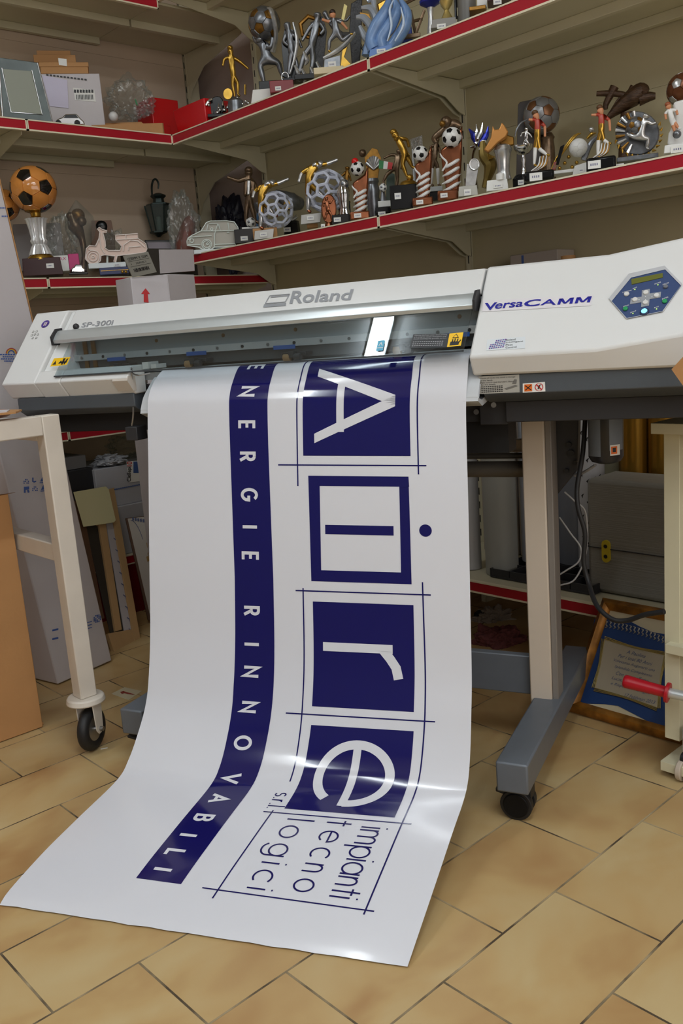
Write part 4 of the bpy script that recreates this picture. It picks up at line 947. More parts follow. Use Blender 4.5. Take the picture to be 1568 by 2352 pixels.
it.figure(BRONZE, (582, 355), (578, 392), (560, 500), ((510, 395), (448, 425)), ((620, 440, 40), (600, 520, 40)), ((480, 560), (440, 640)), ((570, 600), (555, 720)), 28)
bm = B(); f = [(412, 440), (530, 462), (520, 520), (408, 512)]
for a, b, mi in ((0, .34, 1), (.34, .66, 0), (.66, 1, 2)):
    q = lambda x, y: (f[0][0] * (1 - x) * (1 - y) + f[1][0] * x * (1 - y) + f[2][0] * x * y + f[3][0] * (1 - x) * y, f[0][1] * (1 - x) * (1 - y) + f[1][1] * x * (1 - y) + f[2][1] * x * y + f[3][1] * (1 - x) * y)
    it.plate('', [q(a, 0), q(b, 0), q(b, 1), q(a, 1)], None, .002, -.012, bm=bm, mi=mi)
it.add('flag', bm, [WHITEP, mat('flag_green', (30, 120, 60), .5), mat('flag_red', (190, 40, 40), .5)])
it.football('ball', 445, 675, 34, [PEWTER, WHITEP], -.015); it.tube('ball_stem', [(445, 705), (450, 800)], [14, 30], PEWTER); it.tag(435, 900, 62, 36, dy=-.027)
it = Item('golden_footballer_trophy', 'all gold footballer with ball at his feet on a black cube', 'trophy', 'F', (628, 880), ('X', 1.07), ZR, GL_)
it.block('base', 515, 742, 662, 878, BLACKG, .062); it.lathe('dome', 660, [(618, 46), (632, 70), (662, 84)], GOLD)
it.figure(GOLD, (540, 212), (566, 248), (632, 375), ((652, 262, 30), (668, 330, 50)), ((560, 265, -30), (545, 250, -40)), ((612, 475), (655, 590)), ((668, 440), (700, 505)), 36, GOLD)
it.ball('ball', 676, 592, 30, GOLD); it.tag(572, 748, 54, 50, dy=-.033)
it = Item('goal_net_trophy', 'silver goal net plaque behind the middle flame trophy', 'trophy', 'F', (735, 850), ('X', 1.2), ZR, GL_)
bm = B(); P4 = [(685, 262), (778, 230), (782, 322), (695, 350)]
for k in range(9):
    t = k / 8; l = lambda a, b: (a[0] + (b[0] - a[0]) * t, a[1] + (b[1] - a[1]) * t)
    it.tube('', [l(P4[0], P4[1]), l(P4[3], P4[2])], 3, None, bm=bm, k=1); it.tube('', [l(P4[0], P4[3]), l(P4[1], P4[2])], 3, None, bm=bm, k=1)
it.add('net', bm, SILVER); it.tube('post', [(700, 345), (735, 850)], [10, 26], SILVER)
it = Item('dark_player_trophy', 'dark bronze player on a black base with a white band, left of the tallest flame', 'trophy', 'F', (900, 800), ('X', 1.18), ZR, GL_)
it.block('base', 845, 955, 720, 800, BLACKG, .05); it.block('band', 840, 958, 675, 722, mat('band_white', (200, 205, 205), .4), .052)
it.figure([BRONZE, WHITEP, mat('sash_red', (170, 40, 40), .5)], (905, 250), (905, 300), (885, 420), ((850, 330), (870, 400)), ((930, 350), (935, 420)), ((865, 510), (860, 660)), ((915, 510), (920, 660)), 30, None, regs(0, 0, 0, 1, 0))
it = Item('medal_trophy', 'small silver medal holder with a round empty medal', 'trophy', 'F', (1180, 765), ('X', 1.05), ZR, GL_)
it.block('base', 1092, 1262, 668, 765, mat('stone_silver', (172, 170, 162), .5, .2), .05, top=.9)
it.plate('pillar', [(1150, 668), (1165, 470), (1230, 480), (1262, 520), (1235, 668)], SILVER, .012); it.tube('wing', [(1160, 660), (1175, 560), (1200, 470)], [14, 12, 5], DGOLD)
bm = B(); it.tube('', [(1228 + 40 * math.cos(t * math.pi / 8), 476 + 46 * math.sin(t * math.pi / 8), -25) for t in range(17)], 8, None, bm=bm, k=1); c = it.p(1228, 476, -.008); cyl(bm, c, c + Vector((0, -.002, 0)), 38 * it.s, n=20); it.add('medal', bm, SILVER); it.tag(1170, 716, 58, 50, dy=-.026)
it = Item('blue_star_trophy', 'chrome and blue winged cup behind the medal holder', 'trophy', 'F', (1235, 700), ('X', 1.16), ZR, GL_)
it.tube('stem', [(1250, 310), (1215, 420), (1235, 690)], [14, 9, 30], CHROME)
bm = B()
for a, b, mi in (((1180, 170), (1225, 250), 1), ((1245, 130), (1240, 250), 0), ((1300, 120), (1262, 260), 0), ((1348, 150), (1290, 290), 1), ((1190, 330), (1250, 300), 0)): it.tube('', [a, ((a[0] + b[0]) / 2 + 12, (a[1] + b[1]) / 2 + 6), b, (1250, 320)], [4, 22, 24, 8], None, bm=bm, mi=mi)
it.add('wings', bm, [CHROME, mat('metal_blue', (50, 60, 170), .2, .6)])
it = Item('golden_boot_trophy', 'golden football boot resting on a silver hammered cup, white base', 'trophy', 'F', (1430, 720), ('X', 1.07), ZR, GL_)
it.block('base', 1332, 1522, 618, 720, WHITEP, .055, top=.9)
it.lathe('cup', 1475, [(305, 40), (320, 66), (355, 78), (380, 68), (450, 56), (520, 50), (570, 56), (612, 66)], SILVER, dy=.01)
it.plate('boot', [(1308, 350), (1340, 300), (1370, 240), (1385, 138), (1402, 178), (1440, 172), (1465, 112), (1500, 160), (1520, 195), (1500, 240), (1430, 290), (1380, 345), (1345, 372)], mat('boot_gold', (200, 140, 75), .3, .5), .026, -.01, bev=.008)
it.lathe('white_medal', 1450, [(545, 10), (560, 36), (610, 36), (618, 10)], WHITEP, dy=-.02); it.plate('gold_wing', [(1440, 300), (1450, 240), (1510, 222), (1568, 240), (1568, 310), (1500, 320)], DGOLD, .01, .02, bev=.003); it.tag(1430, 660, 76, 34, dy=-.028)
it = Item('gold_shell_trophy', 'small gold shell shaped trophy between the medal and the boot', 'trophy', 'F', (1340, 680), ('X', 1.14), ZR, GL_)
it.tube('body', [(1300, 280), (1310, 400), (1365, 480), (1340, 600), (1320, 680)], [26, 44, 58, 34, 30], mat('dull_gold', (140, 118, 60), .35, .6)); it.tube('sail', [(1310, 270), (1300, 360), (1360, 440)], [20, 34, 20], WHITEP)
bm = B()
for k in range(5): it.tube('', [(1345 + k * 12, 385 + k * 6, -60), (1352 + k * 12, 440 - k * 6, -62)], 6, None, bm=bm, k=1)
it.add('ridges', bm, GOLD)
it = Item('small_gold_trophy', 'small golden figure half hidden behind the chrome cup and red ball flame', 'trophy', 'F', (100, 900), ('X', 1.22), ZR, GL_)
it.figure([DGOLD], (140, 500), (138, 530), (130, 620), ((100, 570), (60, 590)), ((160, 580), (170, 620)), ((115, 700), (110, 800)), ((145, 700), (150, 800)), 24); it.block('base', 80, 180, 800, 1050, BLACKG, .05)
it = Item('green_glass_trophy', 'smoky green glass slab behind the flag figure trophy', 'trophy', 'F', (500, 860), ('X', 1.24), ZR, GL_)
it.plate('slab', [(470, 840), (475, 600), (500, 540), (545, 560), (550, 840)], mat('smoky_green', (96, 112, 104), .15), .02); it.block('base', 455, 565, 838, 1000, BLACKG, .05)
it = Item('small_blue_trophy', 'small dark trophy with a blue column behind the first pierced ball player', 'trophy', 'E', (715, 760), ('X', 1.24), ZR, GL_)
it.tube('column', [(715, 760), (712, 640), (718, 560)], [16, 9, 12], mat('column_blue', (60, 100, 140), .3)); it.lathe('cup', 718, [(470, 30), (500, 34), (540, 18), (565, 8)], PEWTER); it.block('base', 690, 740, 740, 900, BLACKG, .04)
it = Item('bronze_cup_trophy', 'stout bronze cup behind the oval copper relief', 'trophy', 'E', (1420, 640), ('X', 1.24), ZR, GL_)
it.lathe('cup', 1420, [(380, 40), (400, 46), (460, 40), (520, 16), (560, 14), (590, 40)], BRONZE); it.block('base', 1375, 1465, 588, 800, BLACKG, .05)
# close-up G
it = Item('ball_plaque_trophy', 'large silver and copper football before a dark upright plaque', 'trophy', 'G', (260, 960), ('X', 1.24), ZR, GL_)
it.plate('plaque', [(95, 960), (112, 310), (130, 285), (330, 245), (340, 300), (330, 960)], mat('plaque_brown', (52, 42, 36), .4), .015, .04); it.football('ball', 318, 405, 155, [mat('ball_bronze', (120, 80, 50), .35, .5), mat('ball_silver', (140, 140, 142), .35, .5)], rot=(.95, .2, .4))
it.lathe('pedestal', 375, [(560, 40), (600, 62), (625, 52), (700, 60), (960, 70)], BRONZE, dy=.02, snap=True)
it = Item('silver_player_cup', 'small silver player standing in a shallow silver bowl', 'trophy', 'G', (150, 995), ('X', 1.12), ZR, GL_)
it.lathe('base', 150, [(930, 60), (960, 84), (990, 84)], BLACKG, snap=True); it.lathe('bowl', 160, [(668, 84), (700, 80), (740, 50), (755, 14), (800, 20), (840, 12), (900, 20), (935, 30)], CHROME)
it.figure(CHROME, (185, 515), (188, 545), (185, 610), ((150, 560), (135, 590)), ((225, 580), (235, 600)), ((165, 650), (150, 690)), ((200, 650), (215, 690)), 18); bm = B(); it.tube('', [(85, 590), (100, 530), (140, 470), (195, 440)], [5, 7, 7, 5], None, bm=bm); it.add('arch', bm, PEWTER); it.tag(138, 995, 50, 40, dy=-.028)
def redplayer(lab, base, bw, head, neck, pel, aL, aR, lL, lR, fanc, tg, bt):
    it = Item('red_shirt_player_trophy', lab, 'trophy', 'G', base, ('X', 1.05), ZR, GL_)
    it.block('base', base[0] - bw, base[0] + bw, bt, base[1], BLACKG, .07, n=8, bev=.006)
    it.figure([REDP, GOLD, SKIN, WHITEP, GOLD], head, neck, pel, aL, aR, lL, lR, 33, mat('hair_brown', (90, 60, 30), .5), regs(0, 1, 2, 3, 4))
    bm = B()
    for k in range(6): it.tube('', [(fanc[0] - 60 + k * 8, fanc[1]), (fanc[0] + k * 13, fanc[1] - 50, -15), (fanc[0] + 18 + k * 14, fanc[1] - 130 - k * 2, -8)], [6, 7, 4], None, bm=bm, mi=k % 2)
    it.add('curved_ribs', bm, [WHITEP, DGOLD]); it.tag(*tg, 108, 66, dy=-.037); it.s
redplayer('red shirted player on curved ribs in front of the silver football plaque', (300, 1005), 132, (265, 395), (285, 440), (282, 590), ((350, 500), (350, 595)), ((240, 445), (205, 440)), ((265, 690), (255, 850)), ((300, 700), (372, 755)), (290, 895), (270, 945), 905)
redplayer('red shirted player on curved ribs below the driftwood sculpture', (848, 900), 130, (835, 348), (848, 398), (848, 530), ((918, 445), (925, 545)), ((800, 400), (757, 400)), ((822, 625), (815, 775)), ((868, 625), (915, 650)), (835, 780), (785, 838), 785)
it = Item('swoosh_ball_trophy', 'white panelled football held in a gold swoosh with small flags', 'trophy', 'G', (520, 935), ('X', 1.13), ZR, GL_)
it.football('ball', 645, 690, 78, [mat('ball_line', (225, 225, 220), .3), WHITEP], -.01, rot=(.4, .1, .3))
bm = B()
for o_ in (0, 18): it.tube('', [(410 + o_, 880), (455 + o_, 780), (530 + o_, 680), (600 + o_, 590), (650 + o_, 560)], [10, 10, 9, 8, 4], None, bm=bm)
it.add('swoosh', bm, GOLD); it.plate('strip', [(440, 850), (485, 680), (525, 655), (470, 840)], BLACKG, .004, -.012); it.plate('flag_strip', [(410, 880), (430, 815), (480, 800), (440, 885)], mat('flag_mix', (150, 60, 60), .5, c2=(40, 120, 60), nscale=60), .004, -.012)
bm = B()
for (a, b) in ((560, 770), (525, 825), (630, 820), (590, 860), (480, 870), (560, 900)): it.ball('', a, b, 16, None, 0, bm=bm)
it.add('gold_beads', bm, GOLD); it.block('base', 430, 620, 895, 935, WHITEP, .05)
it = Item('swoosh_ball_trophy', 'second gold swoosh trophy half hidden behind the right red player', 'trophy', 'G', (740, 930), ('X', 1.16), ZR, GL_)
it.plate('base', [(592, 935), (612, 850), (720, 815), (715, 935)], WHITEP, .04, -.02); bm = B(); it.tube('', [(690, 800), (740, 680), (780, 620), (850, 560)], [26, 24, 20, 6], None, bm=bm); it.add('swoosh', bm, PEWTER); it.ball('bead', 760, 530, 24, SILVER); it.tube('gold_leaf', [(720, 610), (760, 570), (800, 560)], [10, 16, 4], GOLD); it.tag(670, 890, 40, 40, dy=-.042)
it = Item('driftwood_sculpture', 'dark bronze crossed branches and a gnarled wooden wedge, above the trophies', 'sculpture', 'G', (1080, 800), ('X', 1.3), ZR)
bm = B()
for pts, r in (([(805, 212), (900, 210), (1020, 218), (1100, 250)], [22, 26, 28, 26]), ([(965, 150), (935, 210), (890, 300), (885, 350)], [38, 34, 26, 18]), ([(1130, 150), (1100, 190)], [30, 22]), ([(900, 430), (1000, 340), (1120, 250), (1200, 190), (1250, 210)], [20, 52, 80, 74, 40]), ([(1180, 260), (1260, 240), (1325, 232)], [60, 44, 28]), ([(900, 420), (960, 320), (1010, 250), (1100, 200)], [8, 10, 10, 8]), ([(1080, 380), (1080, 925)], [60, 90])): it.tube('', pts, r, None, bm=bm, n=10)
it.add('wood_body', bm, mat('dark_driftwood', (88, 62, 42), .4, .3, noise=.5, nscale=60, bump=.6, bscale=120, stretch=(1, 1, 4)))
it = Item('laurel_medallion_trophy', 'round pewter medallion with a football player relief and gold laurel', 'trophy', 'G', (1160, 835), ('X', 1.1), ZR, GL_)
cir = lambda cx, cy, rx, ry, n=28: [(cx + rx * math.cos(a * 2 * math.pi / n), cy + ry * math.sin(a * 2 * math.pi / n)) for a in range(n)]
it.plate('disc', cir(1165, 560, 195, 195), PEWTER, .012, .01, bev=.003)
bm = B(); 
for k in range(9): a = math.radians(100 + k * 18); it.tube('', [(1165 + 110 * math.cos(a), 560 - 110 * math.sin(a), -10), (1165 + 195 * math.cos(a), 560 - 195 * math.sin(a), -10)], [8, 17], None, bm=bm, k=1, mi=k % 2)
it.add('rays', bm, [SILVER, DGOLD]); it.football('ball', 1150, 500, 84, [DGOLD, PEWTER], -.005)
it.figure(SILVER, (1250, 400, -60), (1225, 440, -60), (1190, 600, -60), ((1205, 470, -60), (1200, 560, -60)), ((1290, 480, -60), (1330, 470, -60)), ((1120, 590, -60), (1065, 560, -60)), ((1265, 610, -60), (1245, 700, -60)), 36)
bm = B()
for k in range(14):
    a = math.radians(20 - k * 14); r = 200; x = 1170 + r * math.cos(a); y = 560 - r * math.sin(a); it.tube('', [(x, y, -10), (x + 34 * math.cos(a + .9), y - 34 * math.sin(a + .9), -16)], [15, 3], None, bm=bm, k=1)
it.add('laurel', bm, GOLD); it.block('base', 985, 1350, 768, 832, PEWTER, .05); it.tag(1010, 845, 70, 26, dy=-.03)
it = Item('white_player_trophy', 'white kitted player beside a white curved plate, cut by the right edge', 'trophy', 'G', (1500, 765), ('X', 1.06), ZR, GL_)
it.plate('curved_plate', [(1428, 670), (1440, 560), (1490, 470), (1480, 285), (1580, 255), (1640, 300), (1640, 690)], WHITEP, .02, .01, bev=.006); it.block('base', 1400, 1660, 672, 762, WHITEP, .07, top=.94)
it.figure([WHITEP, SKIN], (1436, 318, -40), (1450, 352, -40), (1470, 450, -40), ((1410, 390, -40), (1420, 440, -40)), ((1510, 360, -40), (1520, 400, -40)), ((1480, 490, -40), (1500, 560, -40)), ((1495, 470, -40), (1530, 520, -40)), 30, mat('hair_red', (150, 80, 45), .5), regs(0, 0, 1, 1, 0))
it.ball('grey_ball', 1515, 570, 36, PEWTER, -.02); it.tag(1520, 702, 110, 56, dy=-.037)
it = Item('dark_ball_trophy', 'dark copper and silver football at the right edge, tallest of the lower row', 'trophy', 'G', (1585, 700), ('X', 1.2), ZR, GL_)
it.football('ball', 1570, 175, 140, [SILVER, mat('ball_copper', (110, 66, 40), .3, .5)], rot=(.2, .8, .1)); it.lathe('pedestal', 1570, [(300, 40), (340, 60), (700, 70)], BRONZE, snap=True)

# ---- upper right row (close-ups U, V)
def U(name, lab, base, X, cat='trophy', crop='U'): return Item(name, lab, cat, crop, base, ('X', X), ZRU, GU if cat == 'trophy' else None)
it = U('black_oval_trophy', 'black oval plate with small chrome stars at the corner end of the upper row', (140, 680), 1.06)
it.plate('oval', [(135 + 52 * math.cos(a * math.pi / 10) - 14 * math.sin(a * math.pi / 10), 635 + 78 * math.sin(a * math.pi / 10)) for a in range(20)], BLACKG, .008, .02, bev=.003)
bm = B()
for a, b, c in ((100, 610, 9), (120, 670, 10), (150, 655, 12), (165, 640, 10), (190, 640, 12), (210, 625, 10), (225, 640, 9), (155, 625, 6), (180, 610, 5)): it.ball('', a, b, c, None, 0, bm=bm); it.tube('', [(a, b), (a + 3, b - 28)], [6, 1], None, bm=bm, k=1)
it.add('chrome_stars', bm, CHROME); it.block('base', 95, 230, 668, 690, BLACKG, .05); it.tube('chrome_rim', [(82, 612), (95, 590), (120, 575)], 7, CHROME)
it = U('golden_man_trophy', 'all gold standing man with one arm out and a gold medal at his feet', (255, 620), 1.1)
it.figure(GOLD, (224, 288), (228, 325), (240, 430), ((188, 345), (180, 385)), ((282, 360), (332, 402)), ((238, 490), (252, 575)), ((268, 485), (268, 555)), 20, GOLD)
it.plate('medal', cir(210, 545, 27, 33, 20), GOLD, .006, -.01); it.lathe('base', 255, [(565, 20), (590, 44), (620, 50)], PEWTER, snap=True)
bm = B(); [it.ball('', x, y, 11, None, -.01, bm=bm) for x, y in ((295, 605), (315, 590), (330, 600), (265, 570), (250, 590))]; it.add('chrome_beads', bm, CHROME); it.tube('gold_pin', [(311, 550), (311, 492)], 6, GOLD)
it = U('price_card', 'white folded card leaning at the front of the upper row', (400, 590), 1.03, 'card')
it.plate('card', [(345, 602), (355, 522), (462, 512), (458, 565)], PAPER, .0015)
it = U('red_box', 'dark red jewellery style box under the kneeling silver figure', (525, 545), 1.07, 'box')
it.block('box', 458, 596, 482, 555, mat('box_red', (130, 14, 24), .35), .07); it.tag(502, 514, 34, 22, dy=-.037)
it = U('atlas_ball_trophy', 'kneeling silver man holding up a large grey football', (460, 530), 1.12)
it.football('ball', 422, 138, 92, [DGOLD, PEWTER], rot=(.75, .15, .35))
it.figure(PEWTER, (392, 222), (412, 250), (440, 345), ((462, 280, -40), (470, 215, -40)), ((370, 240, 20), (360, 210, 20)), ((395, 375), (425, 500)), ((505, 365), (525, 440)), 33, PEWTER)
it.tube('raised_arm', [(470, 300, -20), (490, 200, -60), (465, 70, -80), (440, 48, -60)], [18, 13, 15, 8], SILVER); it.block('base', 395, 560, 480, 540, BLACKG, .06)
it = U('racket_player_trophy', 'dark player with a long silver racket before a black textured plate', (590, 480), 1.1)
it.plate('plate', [(540, 470), (520, 250), (545, 150), (600, 180), (620, 470)], BLACKG, .01, .015); it.figure(PEWTER, (552, 135), (560, 175), (580, 290), ((530, 240), (560, 265)), ((620, 230), (640, 280)), ((570, 370), (560, 450)), ((610, 370), (618, 460)), 24)
bm = B(); it.tube('', [(590, 130, -30), (612, 230, -30), (600, 330, -30), (570, 430, -30)], [6, 11, 9, 4], None, bm=bm); it.tube('', [(542 + 20 * math.cos(t * .5236), 448 + 28 * math.sin(t * .5236), -30) for t in range(13)], 4, None, bm=bm, k=1); it.add('racket', bm, SILVER); it.block('base', 530, 640, 462, 485, BLACKG, .05)
it = U('hexagon_frame_trophy', 'gold and black hexagon frame with a silver headed player', (680, 460), 1.12)
bm = B(); it.tube('', [(690 + 62 * math.cos(t * 1.0472 + .3), 160 + 66 * math.sin(t * 1.0472 + .3), 20) for t in range(7)], 13, None, bm=bm, k=1); it.add('hexagon', bm, DGOLD)
it.figure([PEWTER, BLACKG], (730, 78), (730, 110), (700, 250), ((680, 170), (640, 240)), ((770, 175), (745, 200)), ((650, 330), (612, 470)), ((705, 350), (690, 440)), 27); it.plate('black_plate', [(690, 450), (690, 130), (760, 90), (785, 180), (760, 440)], mat('black_textured', (34, 34, 38), .35, bump=.8, bscale=160), .012, .02)
bm = B(); [it.tube('', [(a, b, -10), (a + 20, b + 50, -10), (a + 8, b + 80, -10)], [8, 14, 4], None, bm=bm) for a, b in ((600, 380), (650, 300), (725, 360), (640, 400), (690, 390))]; it.add('silver_leaves', bm, SILVER)
it.block('base', 600, 720, 440, 475, BLACKG, .05)
it = U('kicking_player_trophy', 'painted player in grey kit kicking, on a grey plate and cream step', (800, 430), 1.06)
it.block('step', 712, 885, 405, 450, mat('cream_step', (215, 200, 165), .5), .07); it.plate('grey_plate', [(770, 345), (862, 320), (862, 385), (768, 412)], PEWTER, .02, -.015); it.tag(815, 375, 44, 32, dy=-.028)
it.figure([PEWTER, SKIN, GOLD], (818, 80), (822, 110), (845, 190), ((800, 128, -10), (755, 112, -10)), ((870, 130), (905, 170)), ((800, 235), (795, 300)), ((875, 235), (925, 195)), 22, mat('hair_dark', (50, 35, 25), .5), regs(0, 0, 1, 0, 2))
it.tube('silver_wave', [(765, 340), (840, 300), (900, 250), (950, 190)], [10, 16, 14, 8], SILVER); it.plate('gold_wave', [(862, 400), (875, 290), (905, 270), (885, 330), (925, 372), (900, 385)], GOLD, .01)
it = U('black_prism_trophy', 'tall black textured trophy with a silver pin, left of the blue flame', (950, 380), 1.24)
it.plate('prism', [(930, 380), (915, 180), (925, 20), (990, -20), (985, 250), (975, 370)], MATS['black_textured'], .03, 0, bev=.002); it.plate('gold_fin', [(868, 110), (885, 20), (905, 35), (885, 120)], mat('ivory_gold', (200, 185, 120), .35, .3), .006); it.figure(PEWTER, (770, 70, 40), (790, 110, 40), (860, 200, 60), ((900, 120), (920, 90)), ((840, 160, 40), (850, 200, 40)), ((920, 210), (960, 260)), ((950, 200), (1000, 300)), 18); it.tube('pin', [(1003, 305), (1008, 260)], [9, 12], GOLD)
it = U('petal_trophy', 'silver and gold petal shapes rising left of the blue flame trophy', (1010, 330), 1.12)
bm = B()
for c, mi in (([(985, 45), (1040, 50), (1070, 110), (1040, 170)], 0), ([(955, 100), (1000, 105), (1040, 160), (1030, 230)], 0), ([(1020, 10), (1050, -10), (1065, 60)], 0), ([(975, 150), (1010, 220), (1040, 260)], 0)):
    it.tube('', c, [10] + [22] * (len(c) - 2) + [8], None, bm=bm, mi=mi)
it.add('silver_petals', bm, mat('petal_silver', (190, 200, 215), .25, .5)); it.plate('gold_core', [(975, 70), (1030, 80), (1045, 120), (1000, 150)], DGOLD, .01, .01); it.plate('gold_core', [(1075, 20), (1130, -10), (1145, 60), (1090, 95)], GOLD, .012, .02, bev=.004); it.tube('stem', [(1040, 180), (1020, 325)], [20, 34], BLUEP)
it = U('blue_flame_trophy', 'pale blue flame sculpture on a blue block', (1100, 325), 1.06)
it.plate('base', [(1030, 330), (1035, 288), (1160, 255), (1165, 290), (1165, 305)], mat('blue_block', (90, 130, 195), .35), .055, 0, bev=.001); it.tag(1100, 296, 50, 22, dy=-.029)
bm = B()
for c, r in (([(1060, 285), (1040, 230), (1075, 150), (1130, 60), (1150, -30)], [40, 34, 40, 34, 8]), ([(1110, 285), (1100, 220), (1150, 150), (1190, 60), (1170, -20)], [40, 36, 40, 30, 8]), ([(1150, 280), (1190, 230), (1240, 150), (1250, 70), (1200, -20)], [30, 36, 34, 26, 8]), ([(1060, 285), (1150, 270), (1160, 260)], [26, 30, 20])): it.tube('', c, r, None, bm=bm, n=10)
it.add('flame', bm, BLUEP); bm = B(); [it.tube('', c, r, None, bm=bm) for c, r in (([(1135, 240, -60), (1160, 150, -60), (1150, 60, -50), (1175, -10, -40)], [3, 7, 7, 3]), ([(1180, 240, -60), (1230, 140, -60), (1215, 40, -50)], [3, 8, 3]))]; it.add('ice_edges', bm, mat('ice_blue', (196, 214, 236), .25))
it = U('bronze_trestle_trophy', 'dark metal frame sculpture and deep blue leaf behind the blue flame', (1290, 220), 1.2)
bm = B(); [it.tube('', c, 9, None, bm=bm, k=1) for c in ([(1260, 130), (1340, 110)], [(1300, 200), (1350, 60)], [(1270, 60), (1300, 200)], [(1240, 20), (1300, -10)])]; it.add('frame', bm, BRONZE); it.plate('blue_leaf', [(1215, 250), (1240, 150), (1275, 140), (1285, 230)], DBLUE, .012, 0, bev=.004); it.block('base', 1230, 1330, 205, 235, BRONZE, .04)
it = U('silver_cup_trophy', 'slender silver cup with a deep blue bowl', (1370, 205), 1.1)
it.lathe('stem', 1390, [(40, 20), (90, 14), (150, 20), (200, 34)], SILVER, snap=True); it.lathe('bowl', 1385, [(5, 62), (20, 60), (45, 20)], mat('metal_blue', (50, 60, 170), .2, .6))
it = U('silver_cup_trophy', 'squat gold cup on a faceted grey stone base with tag', (1465, 190), 1.06)
it.block('base', 1390, 1545, 122, 185, mat('stone_grey', (140, 138, 134), .5), .06, top=.86); it.tag(1450, 152, 50, 24, dy=-.031); it.lathe('cup', 1480, [(5, 40), (30, 34), (60, 12), (90, 26), (125, 44)], mat('pale_gold', (205, 185, 120), .25, .7)); it.tube('black_pin', [(1535, 110), (1530, -20)], 7, BLACKG)
it = U('cylinder_trophy', 'plain grey cylinder trophy near the top edge', (195, 130), 1.1, crop='V')
it.lathe('body', 198, [(-40, 58), (130, 58)], mat('grey_cylinder', (112, 110, 106), .4), snap=True)
it = U('white_slab_trophy', 'white slab on a gold and wood foot at the top edge', (270, 85), 1.07, crop='V')
it.plate('slab', [(262, 55), (262, -40), (330, -50), (325, 45)], WHITEP, .03); it.block('foot', 215, 320, 55, 88, DGOLD, .05)
it = U('dark_base_trophy', 'dark plum base with a white tag at the top edge', (390, 30), 1.07, crop='V')
it.block('base', 330, 480, -30, 32, mat('plum', (60, 22, 40), .3), .06); it.tag(392, 12, 50, 30, dy=-.031)
# ================================================================ BACK WALL SHELVES
ZA = 1.789     # upper shelf top
def S_(name, lab, cat, base, Y, crop='T', z=ZA, group=None, yaw=None): return Item(name, lab, cat, crop, base, ('Y', Y), z, group, yaw=yaw)
it = S_('photo_frame', 'grey metallic photo frame with an empty window, left end of the upper shelf', 'picture frame', (190, 860), 1.9)
FR = mat('frame_metal_grey', (88, 97, 96), .4, .3, noise=.35, nscale=14)
P4 = [(-60, 390), (260, 432), (370, 868), (20, 838)]; it.plate('frame', P4, FR, .012, 0, bev=.002)
it.plate('mount', [(20, 478), (215, 492), (290, 790), (78, 772)], mat('mount_grey', (138, 142, 128), .5), .004, -.008)
bm = B()
for c in ([(14, 470), (78, 776), (292, 794), (220, 486)], [(260, 436), (368, 866)], [(-10, 410), (22, 836)]): it.tube('', [(a, b, -14) for a, b in c], 5, None, bm=bm, k=1)
it.add('silver_beading', bm, SILVER)
it = S_('white_carton', 'white carton with barcode label standing behind the small car', 'box', (540, 900), 2.02)
a = it.p(300, 880); b = it.p(725, 830); t = it.p(500, 510)
bm = B(); box(bm, a.x, b.x, 0, .24, 0, t.z); it.add('carton', bm, WCARD, bev=.002)
it.plate('barcode_label', [(505, 608), (652, 622), (665, 705), (520, 692)], PAPER, .001, -.001, bev=0); it.plate('lilac_flap', [(290, 520), (465, 555), (475, 750), (345, 735)], mat('lilac_white', (205, 200, 222), .6), .002, -.002, bev=0)
bm = B()
for k in range(12): it.plate('', [(528 + k * 10, 655), (533 + k * 10, 655), (535 + k * 10, 690), (530 + k * 10, 688)], None, .001, -.0025, bm=bm)
for k in range(7): it.plate('', [(512 + k * 20, 620), (526 + k * 20, 622), (526 + k * 20, 642), (512 + k * 20, 640)], None, .001, -.0025, bm=bm)
it.add('barcode_print', bm, INKBLACK); bm = B()
for k in range(12): it.plate('', [(320 + k * 24, 512 + k * 3), (336 + k * 24, 514 + k * 3), (336 + k * 24, 524 + k * 3), (320 + k * 24, 522 + k * 3)], None, .001, -.0025, bm=bm)
it.add('header_print', bm, INKBLACK); zc = it.P.z + t.z
def loosebox(name, lab, top4, bot4, depth, m, Y, z, crop='T', cat='box', group=None, lid=0, base=None):
    """box from its traced front face (bottom edge, top edge) and a depth"""
    it = S_(name, lab, cat, base or ((bot4[0][0] + bot4[1][0]) / 2, (bot4[0][1] + bot4[1][1]) / 2), Y, crop, z, group)
    b0, b1 = it.p(*bot4[0]), it.p(*bot4[1]); t0, t1 = it.p(*top4[0]), it.p(*top4[1]); zb = 0; zt = (t0.z + t1.z) / 2 - (b0.z + b1.z) / 2
    bm = B(); box(bm, b0.x, b1.x, 0, depth, zb, zt * (1 if not lid else .72)); it.add('body', bm, m, bev=.0015)
    if lid: bm = B(); box(bm, b0.x - .003, b1.x + .003, -.003, depth + .003, zt * .6, zt); it.add('lid', bm, m, bev=.0015)
    return it
i1 = loosebox('flat_carton', 'brown flat cardboard box lying on the white carton, with white label', [(270, 385), (605, 420)], [(278, 470), (612, 492)], .2, CARD, 2.03, zc, lid=1)
i1.plate('label', [(402, 402), (460, 408), (464, 458), (408, 450)], PAPER, .001, -.004, bev=0)
h1 = (i1.p(440, 385).z - i1.p(440, 480).z)
i2 = loosebox('flat_carton', 'middle brown cardboard box of the stack on the white carton', [(225, 325), (520, 370)], [(230, 388), (525, 415)], .17, CARD, 2.07, zc + h1)
h2 = (i2.p(380, 345).z - i2.p(380, 400).z)
loosebox('flat_carton', 'topmost thin brown cardboard box under the overhead shelf', [(245, 282), (485, 330)], [(248, 325), (488, 368)], .15, CARD, 2.09, zc + h1 + h2)
it = S_('toy_car', 'small silver model car in front of the white carton', 'toy car', (480, 875), 1.87)
